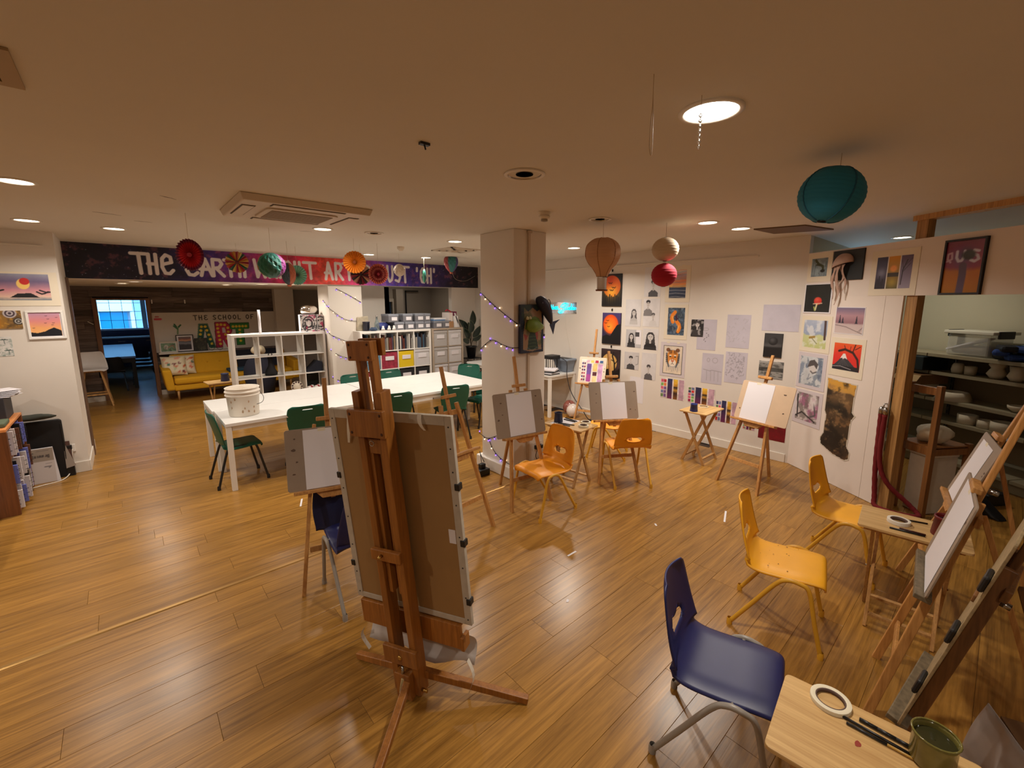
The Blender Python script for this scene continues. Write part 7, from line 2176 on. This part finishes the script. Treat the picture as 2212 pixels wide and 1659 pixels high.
blob('cloth_bundle', 'dark green bundle lying on the black portfolio', 'cloth', (-.86, 7.0, .70), (.15, .05, .035), mat('dark_bundle', (60, 62, 54), .9, noise=.3), 13, .2)
t = thing('drawing_pad', 'white drawing pad leaning in front of the black portfolio', 'pad', (-.80, 6.93, 0))
MB().hexa([(-.98, 6.90, .001), (-.715, 6.90, .001), (-.715, 6.92, .001), (-.98, 6.92, .001), (-.98, 6.955, .385), (-.745, 6.955, .385), (-.745, 6.975, .385), (-.98, 6.975, .385)]).build('pad_cover', PAPER, t)
a = Art(.25, .38, (206, 196, 192), 60)
a.rect(0, .62, 1, 1, (158, 144, 130))
for i, c_ in enumerate('DrAwiNg'):
    pass
for j, (pt_) in enumerate(([(.0, 0), (.0, 1), (.5, .9), (.6, .5), (.5, .1), (0, 0)], [(.0, 0), (.0, .6), (.3, .6)], [(.5, .6), (.1, .5), (.1, .05), (.5, .1), (.5, .6), (.5, 0)], [(0, .6), (.15, 0), (.3, .5), (.45, 0), (.6, .6)], [(.2, 0), (.2, .6)], [(0, 0), (0, .6), (.4, .6), (.45, 0)], [(.5, .6), (.1, .5), (.1, .1), (.5, .1), (.5, .6), (.5, -.3), (.1, -.3)])):
    a.line([(.84 - (j * .088 + x * .085), .80 - (y * .075)) for x, y in pt_], .024, (70, 62, 62))
a.line([(.45, .93), (.85, .93)], .014, (110, 100, 96)).line([(.7, .55), (.9, .55)], .012, (150, 140, 140)).line([(.66, .46), (.86, .46), (.8, .42)], .03, (120, 114, 118))
ex_ = V(1, 0, 0); ez_ = V(-.03, .055, .384).normalized()
a.place(V(-.975, 6.899, .004), ex_, V(0, .055, .384).normalized(), .232, .383, t)
t = thing('leaning_boards', 'brown and grey card sheets leaning beside the left wall socket', 'card', (-.64, 7.02, 0))
MB().hexa([(-.67, 7.01, .10), (-.60, 7.01, .10), (-.60, 7.02, .10), (-.67, 7.02, .10), (-.67, 7.06, .40), (-.615, 7.06, .40), (-.615, 7.07, .40), (-.67, 7.07, .40)]).build('brown_card', mat('brown_card', (80, 50, 40), .7), t)
MB().hexa([(-.665, 6.985, .10), (-.585, 6.985, .12), (-.585, 6.995, .12), (-.665, 6.995, .10), (-.665, 7.04, .36), (-.65, 7.04, .36), (-.65, 7.05, .36), (-.665, 7.05, .36)]).build('grey_card', mat('grey_card', (150, 136, 124), .7), t)
MB().box(-.67, -.60, 7.0, 7.06, .001, .10).build('card_stand', BLACK, t)
t = thing('wall_socket', 'white socket with plug near the end of the left wall', 'socket', (-.60, 7.08, .26))
MB().box(-.66, -.575, 7.078, 7.0865, .262, .35).build('socket_plate', WHITE, t, bevel=.002)
MB().box(-.645, -.60, 7.045, 7.078, .30, .35).build('plug', BLACK, t, bevel=.004)
cord('white_cable', 'white cable curling along the floor at the left wall', [(-.60, 7.06, .30), (-.615, 7.05, .15), (-.64, 7.03, .04), (-.70, 6.88, .006), (-.85, 6.80, .006), (-1.0, 6.75, .006)], .006, TRIM)
t = thing('white_crate', 'white painted crate just inside the left picture edge', 'crate', (-1.22, 5.75, 0))
MB().box(-1.45, -1.075, 5.6, 5.93, .001, .13).build('crate_body', WHITE, t, bevel=.006)
MB().box(-1.43, -1.095, 5.62, 5.91, .1305, .135).build('crate_top', PAPER, t)
t = thing('shoe_rack', 'dark wooden rack end at the left picture edge', 'rack', (-1.2, 5.0, 0))
for z in (.02, .17, .33):
    MB().box(-1.5, -1.02, 4.75, 5.4, z, z + .018).build('rack_shelf', wood('rack_wood', (66, 40, 24), (104, 66, 40), 1), t)
for y in (4.76, 5.36):
    MB().box(-1.5, -1.03, y, y + .02, 0.001, .36).build('rack_end', MATS['rack_wood'], t)

# ------------------------------------------------------------------ store room seen through the partition opening
EZ = V(0, 0, 1)
SHM = mat('metal_shelf', (150, 138, 110), .5)
ms = thing('metal_shelving', 'beige metal shelving with plaster pots in the dim store room', 'shelving', pp(.6, 1.9))
for z, w0 in ((1.375, 1.66), (1.155, 1.72), (.83, 1.72), (.585, 1.72), (.15, 1.62)):
    for a_, b_ in ((-.9, .10), (.11, 1.11), (1.12, 2.12)):
        MB().obox(PO, PU, PW, EZ, a_, b_, w0, 2.10, z - .04, z).build('shelf_tray', SHM, ms, bevel=.003)
for u_ in (-.9, .105, 1.115, 2.12):
    MB().obox(PO, PU, PW, EZ, u_ - .015, u_ + .015, 2.08, 2.12, 0.001, 1.65).build('slotted_post', mat('slot_post', (86, 74, 54), .6), ms)
    for k in range(18):
        MB().obox(PO, PU, PW, EZ, u_ - .005, u_ + .005, 2.076, 2.0795, .2 + k * .08, .24 + k * .08).build('slot', BLACK, ms)
MB().obox(PO, PU, PW, EZ, -.9, 2.12, 2.10, 2.115, .19, 1.34).build('back_sheet', mat('shelf_back', (128, 104, 70), .7), ms)
MB().obox(PO, PU, PW, EZ, -.9, 2.12, 1.68, 2.08, .001, .108).build('plinth', SHM, ms)
CLAY = mat('plaster_pot', (206, 192, 166), .7)
def pot(u_, z, prof, lb, w0=1.82):
    t = thing('clay_pot', lb, 'pot', pp(u_, w0, z), 'pale pots on the metal shelving')
    MB().lathe([(.001, .001)] + prof + [(prof[-1][0] * .85, prof[-1][1]), (prof[0][0] * .8, .012), (.001, .012)], 20, pp(u_, w0, z)).build('pot_body', CLAY, t, True)


pot(.34, 1.156, [(.05, .002), (.06, .04), (.055, .09), (.04, .12)], 'small pale pot first on the shelf under the clear tub')
pot(.47, 1.156, [(.05, .002), (.055, .10)], 'dim pale pot second on the shelf under the clear tub')
pot(.72, 1.156, [(.05, .002), (.085, .05), (.06, .10), (.05, .115), (.075, .15), (.06, .19)], 'double bellied vase right under the clear tub')
pot(.90, 1.156, [(.05, .002), (.08, .05), (.06, .10), (.07, .16)], 'shadowy vase at the right end under the clear tub')
pot(.04, .831, [(.07, .002), (.10, .15)], 'round pale pot behind the wooden frame')
pot(.34, .831, [(.17, .002), (.14, .09), (.13, .10)], 'wide pale basin on the middle shelf')
pot(.95, .831, [(.03, .002), (.075, .04), (.08, .07)], 'small bowl at the right of the middle shelf')
pot(.52, .586, [(.085, .002), (.09, .11)], 'left of three cylinder pots on the lower shelf')
pot(.70, .586, [(.07, .002), (.075, .09)], 'small cylinder pot between two larger ones on the lower shelf')
pot(.86, .586, [(.10, .002), (.105, .11)], 'right of three cylinder pots on the lower shelf')
pot(-.25, .831, [(.05, .002), (.05, .10)], 'small pot at the left behind the wooden frame')
pot(-.13, .831, [(.045, .002), (.06, .11)], 'second small pot at the left behind the wooden frame')
CLR = mat('clear_tub', (226, 224, 214), .3, alpha=.35)
ct = thing('clear_tub', 'clear plastic tub of rags on top of the metal shelving', 'tub', pp(.47, 1.85, 1.376))
MB().obox(PO, PU, PW, EZ, .27, .69, 1.70, 2.02, 1.377, 1.63).build('tub_body', CLR, ct, bevel=.02)
MB().obox(PO, PU, PW, EZ, .235, .725, 1.68, 2.04, 1.63, 1.665).build('rim', mat('tub_rim', (216, 210, 190), .4), ct, bevel=.006)
for u_ in (.225, .715):
    MB().obox(PO, PU, PW, EZ, u_, u_ + .022, 1.75, 1.95, 1.59, 1.672).build('clip_handle', BLACK, ct, bevel=.006)
mb = MB().obox(pp(.46, 1.85, 1.40), PU, PW, EZ, -.17, .17, -.12, .12, 0, .09)
mb.build('grey_rag', mat('grey_rag', (120, 104, 84), .9, noise=.3, nscale=20), ct, bevel=.035)
MB().obox(pp(.44, 1.74, 1.50), (PU * .93 + EZ * .36).normalized(), PW, (EZ * .93 - PU * .36).normalized(), -.20, .22, -.02, .1, 0, .02).build('white_roll', PAPER, ct, bevel=.006)
p_ = pp(.98, 1.85, 1.377)
cbun = thing('cloth_pile', 'heap of black and sky blue fabric on the top store shelf', 'cloth', p_)
rs = random.Random(17)
for i in range(12):
    c_ = ((18, 20, 28), (20, 24, 34), (60, 130, 180), (24, 60, 130))[i % 4]
    u_ = .80 + .045 * (i % 7)
    z_ = 1.378 + .045 * (i // 4)
    c0 = pp(u_, 1.70 + rs.uniform(0, .2), z_)
    MB().obox(c0, (PU * math.cos(.3 * i) + PW * math.sin(.3 * i)), (PW * math.cos(.3 * i) - PU * math.sin(.3 * i)), EZ, -.11, .11, -.07, .07, 0.0, .07).build('cloth_fold', mat('heap_%d' % c_[2], c_, .6), cbun, bevel=.03)
t = thing('dark_tub', 'dark green tub on the upper store shelf beside the post', 'tub', pp(-.05, 1.75, 1.156))
MB().obox(PO, PU, PW, EZ, -.24, .12, 1.60, 1.98, 1.157, 1.33).build('tub_body', mat('dark_teal_tub', (16, 30, 36), .4), t, bevel=.012)
for k in range(3):
    MB().obox(PO, PU, PW, EZ, -.05 + .02 * k, -.042 + .02 * k, 1.597, 1.6, 1.22, 1.29).build('rib', mat('tub_rib', (40, 56, 62), .4), t)
t = thing('flat_carton', 'open brown carton under the dark green tub', 'carton', pp(.0, 1.72, 1.0))
MB().obox(PO, PU, PW, EZ, -.3, .16, 1.56, 1.95, .99, 1.108).build('carton_body', mat('carton', (120, 84, 48), .8), t)
MB().obox(pp(.02, 1.555, 1.10), PU, (PW * -.6 + EZ * -.8).normalized(), (EZ * .6 - PW * .8).normalized(), -.16, .14, 0, .09, 0, .004).build('carton_flap', mat('carton_flap', (160, 132, 90), .8), t)
wf = thing('wooden_frame_stand', 'pine ladder frame standing behind the partition opening', 'stand', pp(1.3, .2))
DPINE = wood('dark_pine', (104, 64, 28), (150, 98, 48), 2)
for u_ in (1.17, 1.43):
    MB().obox(PO, PU, PW, EZ, u_ - .022, u_ + .022, .18, .225, 0.001, 1.25).build('upright', DPINE, wf, bevel=.003)
    MB().obox(PO, PU, PW, EZ, u_ - .022, u_ + .022, .58, .625, 0.001, .70).build('upright', DPINE, wf, bevel=.003)
for z in (1.16, .60):
    MB().obox(PO, PU, PW, EZ, 1.192, 1.408, .185, .215, z, z + .07).build('rail', DPINE, wf, bevel=.003)
for u_ in (1.17, 1.43):
    MB().obox(PO, PU, PW, EZ, u_ - .015, u_ + .015, .226, .579, .60, .66).build('rail', DPINE, wf)
MB().obox(PO, PU, PW, EZ, 1.15, 1.44, .19, .61, .671, .682).build('shelf', DPINE, wf)
blob('plaster_cast', 'pale plaster cast on the shelf of the pine ladder frame', 'sculpture', tuple(pp(1.30, .36, .683)), (.12, .12, .09), CLAY, 23, .22)
t = thing('white_bin', 'white flip bin with pale sides inside the pine ladder frame', 'bin', pp(1.3, .4))
MB().obox(PO, PU, PW, EZ, 1.205, 1.395, .26, .56, 0.001, .56).build('bin_body', mat('bin_cream', (206, 194, 176), .6, noise=.1), t, bevel=.008)
MB().obox(PO, PU, PW, EZ, 1.20, 1.40, .255, .565, .561, .59).build('lid', WHITE, t, bevel=.006)
t = thing('equipment_case', 'black equipment case on the store room floor', 'case', pp(.6, 1.0))
MB().obox(PO, PU, PW, EZ, .75, 1.35, 1.05, 1.3, 0.001, .12).build('case_body', BLACK, t, bevel=.01)
MB().tube(spline([pp(.85, 1.04, .13), pp(.87, 1.04, .17), pp(.92, 1.04, .17), pp(.94, 1.04, .13)], 4), .008, 6).build('case_handle', DKMETAL, t, True)
MB().obox(PO, PU, PW, EZ, 1.1, 1.16, 1.08, 1.14, .12, .16).build('knob', BLACK, t, bevel=.01)
t = thing('black_bag', 'small black pointed bag on the store room floor', 'bag', pp(1.4, .9))
MB().prism([(0, 0), (.32, 0), (.12, .15), (.04, .17)], pp(1.30, .8, .001), PU, EZ, .12, PW).build('bag_body', BLACK, t, bevel=.02)
# velvet rope looped over its hook on the partition edge
VEL = mat('velvet_rope', (110, 16, 20), .9, noise=.25, nscale=120)
vr = thing('velvet_rope', 'dark red barrier rope hanging by the wooden post down to the floor', 'rope', pp(1.15, -.05, .02))
def twist(pts, r=.021):
    ps = spline([V(*q) for q in pts], 10)
    rr2 = [r * (1 + .07 * math.sin(i * 1.9)) for i in range(len(ps))]
    MB().tube(ps, rr2, 10).build('rope_strand', VEL, vr, True)


twist([pp(1.125, -.03, .93), pp(1.135, -.035, .7), pp(1.15, -.04, .4), pp(1.18, -.04, .12), pp(1.22, -.06, .03), pp(1.36, -.02, .025), pp(1.46, .10, .025), pp(1.44, .16, .03), pp(1.37, .13, .1), pp(1.24, -.0, .28), pp(1.175, -.035, .5), pp(1.165, -.03, .93)])
for u_ in (1.125, 1.165):
    MB().lathe([(.001, .93), (.023, .93), (.023, .975), (.012, 1.0), (.001, 1.0)], 12, pp(u_, -.03)).build('chrome_end', STEEL, vr, True)
MB().tube([pp(1.145, -.002, 1.03), pp(1.145, -.03, 1.03), pp(1.145, -.035, .995)], .006, 6).build('hook', STEEL, vr, True)
# cloths behind the right easels
ORG = mat('orange_apron_cloth', (150, 58, 14), .85, noise=.6, nscale=7)
def drape(name, label, cat, top0, top1, h, m, fold=.05, n=26, k=5, out=(0, 1, 0), taper=.8, hem=None):
    t0, t1 = V(*top0), V(*top1)
    d_ = t1 - t0
    mb = MB()
    NZ = 18
    for j in range(NZ + 1):
        q = j / NZ
        for i in range(n + 1):
            s_ = i / n
            w = 1 - (1 - taper) * math.sin(PI * min(q * 1.1, 1)) * .5
            p = t0 + d_ * (.5 + (s_ - .5) * w) - V(0, 0, h * q * (1 + (hem or 0) * math.sin(3.1 * s_ + 1)))
            p = p + V(*out) * fold * q * (math.sin(2 * PI * k * s_ + 1.3 * q) * .5 + .5 + .3 * math.sin(11 * s_))
            mb.v.append(tuple(p))
    for j in range(NZ):
        for i in range(n):
            a_ = j * (n + 1) + i
            mb.f.append((a_, a_ + n + 1, a_ + n + 2, a_ + 1))
    return tag(mb.build(name, m, None, True, solid=.003), label, cat)


cr = thing('apron_rail', 'pine clothes rail with hanging aprons behind the right easels', 'rail', (3.5, -.55, 0))
for x, y in ((4.15, -.55), (2.85, -.72)):
    MB().bar((x, y, 0.001), (x, y, 1.20), .035, .035).build('rail_post', PINE, cr)
    MB().bar((x, y - .22, .02), (x, y + .22, .02), .035, .035).build('rail_foot', PINE, cr)
MB().bar((4.17, -.548, 1.20), (2.83, -.722, 1.20), .03, .03).build('rail_bar', PINE, cr)
drape('painted_apron', 'orange paint-stained apron hanging behind the right easels', 'apron', (3.95, -.545, 1.22), (3.15, -.645, 1.22), 1.12, ORG, .10, k=3, out=(-.1, .9, 0))
drape('painted_apron', 'dark brown stained apron beside the orange one', 'apron', (4.12, -.51, 1.22), (3.72, -.56, 1.22), .75, mat('dark_apron', (60, 30, 18), .85, noise=.6, nscale=9), .06, k=2, out=(-.1, .9, 0))
t = thing('leaning_canvas', 'large cream blank canvas leaning behind the apron rail', 'canvas', (3.4, -1.0, 0))
MB().hexa([(2.6, -.90, .001), (3.55, -.85, .001), (3.55, -.88, .001), (2.6, -.93, .001), (2.6, -1.15, 1.42), (3.55, -1.10, 1.42), (3.55, -1.13, 1.42), (2.6, -1.18, 1.42)]).build('canvas_face', mat('cream_canvas', (196, 180, 154), .8, noise=.05), t)
WAP = mat('white_apron', (186, 176, 170), .8, noise=.35, nscale=9)
wa = drape('white_apron', 'white paint-stained apron draped at the bottom right edge', 'apron', (2.42, -.13, .42), (2.16, -.24, .44), .42, WAP, .10, k=2, out=(-.5, .6, 0), taper=1.6)
t = thing('paint_crate', 'low crate under the white stained apron', 'crate', (2.3, -.3, 0))
MB().obox((2.30, -.30, 0), (.92, .38, 0), (-.38, .92, 0), EZ, -.15, .15, -.10, .085, .001, .40).build('crate_body', mat('crate_wood', (120, 86, 52), .7), t)
tE, eE, uE, nE, BE = E1
pA, pB = BE + eE * -.13 - nE * .05 - V(0, 0, .03), BE + eE * .20 - nE * .05 - V(0, 0, .03)
drape('navy_apron', 'navy apron hanging below the board of the left easel', 'apron', tuple(pA), tuple(pB), .31, mat('navy_apron_cloth', (26, 30, 70), .85, noise=.12), .05, k=2, out=tuple(-nE), taper=1.15)
# litter on the floor
for x, y, L_, a_, lb in ((4.05, 1.55, .12, 20, 'white paper strip on the floor before the picture wall easel'), (3.42, 1.9, .02, 50, 'tiny paper scrap on the floor between the chairs'), (2.5, 2.1, .05, 0, 'curled paper scrap on the floor before the scribbled chair'), (2.05, 1.75, .015, 30, 'tiny paper scrap right of the big brown board'), (1.15, 4.5, .09, 70, 'white paper scrap on the floor under the long table')):
    c_, s_ = math.cos(R(a_)), math.sin(R(a_))
    tag(MB().obox((x, y, .0006), (c_, s_, 0), (-s_, c_, 0), EZ, -L_, L_, -.008, .008, 0, .0012).build('paper_scrap', PAPER), lb, 'scrap', 'paper scraps on the floor')

# ------------------------------------------------------------------ room beyond the doorway, and the street outside
FT = mat('far_table_top', (120, 160, 200), .3)
ft = thing('meeting_table', 'long table in the blue lit room beyond the doorway', 'table', (-.55, 15.2, 0))
MB().box(-1.35, .14, 13.3, 17.2, .71, .75).build('table_top', FT, ft)
for x in (-1.3, .09):
    for y in (13.36, 17.14):
        MB().box(x - .035, x + .035, y - .035, y + .035, 0.001, .709).build('leg', BLACK, ft)
MB().box(-1.3, .09, 13.34, 13.37, .60, .709).build('apron', BLACK, ft)
dk = make_chair('dark_chair', 'dark chair at the near end of the meeting table beyond the doorway', 'chair', SHELL_A, None, BLACK, BLACK, 'dark chairs at the meeting table', loops=False)
put(dk, -.28, 13.25, 90)
for i, (x, y, d, lb) in enumerate(((.28, 14.0, 180, 'dark chair nearest the doorway on the right table side'), (.30, 14.9, 180, 'second dark chair on the right table side beyond the doorway'), (.30, 15.8, 180, 'farthest dark chair on the right table side beyond the doorway'))):
    put(copy_tree(dk, label=lb), x, y, d)
t = thing('base_cabinet', 'navy base cabinets under the bright far window', 'cabinet', (0, 18.2, 0))
MB().box(-2.4, 1.58, 17.9, 18.48, .001, .88).build('cabinet_body', NAVYW, t)
for i in range(6):
    MB().box(-2.38 + i * .66, -1.76 + i * .66, 17.88, 17.899, .12, .84).build('door', NAVYW, t, bevel=.004)
    MB().box(-2.15 + i * .66, -1.98 + i * .66, 17.868, 17.88, .78, .795).build('handle', STEEL, t)
tag(MB().box(-2.4, 1.58, 17.86, 18.49, .881, .915).build('worktop', mat('white_worktop', (226, 232, 240), .3)), 'white worktop line under the bright far window', 'worktop')
t = thing('storage_cube', 'pale storage cube right of the meeting table', 'box', (.85, 17.3, 0))
MB().box(.5, 1.2, 17.1, 17.7, .001, .42).build('cube_body', mat('pale_cube', (190, 196, 200), .6), t, bevel=.01)
MB().box(.49, 1.21, 17.09, 17.71, .421, .45).build('lid', WHITE, t, bevel=.006)
OUT = mat('facade_stone', (170, 190, 206), .8, noise=.25, nscale=3)
fa = thing('shop_building', 'pale stone shop building across the street outside the far window', 'building', (0, 27, 0))
MB().box(-12, 12, 27.2, 28, -.5, 9).build('wall', OUT, fa)
rs = random.Random(8)
for j in range(9):
    for i in range(9):
        xx = .8 + i * .62 + (.3 if j % 2 else 0)
        MB().box(xx, xx + .58, 27.12 + rs.uniform(0, .03), 27.2, .2 + j * .34, .51 + j * .34).build('stone', OUT, fa)
MB().box(-4.5, .4, 26.9, 27.2, 1.55, 2.35).build('sign_fascia', mat('fascia_white', (236, 240, 240), .5), fa)
for i in range(4):
    MB().box(-4.4 + i * 1.2, -3.4 + i * 1.2, 27.1, 27.19, .1, 1.5).build('shop_window', mat('shop_glass', (30, 130, 170), .2), fa)
for i in range(5):
    MB().box(-4.5 + i * 1.2, -4.36 + i * 1.2, 27.0, 27.19, .0, 1.55).build('shop_post', MATS['fascia_white'], fa)
struct('street', MB().box(-14, 14, 18.7, 27.2, -.6, -.5), mat('asphalt', (110, 116, 124), .8))
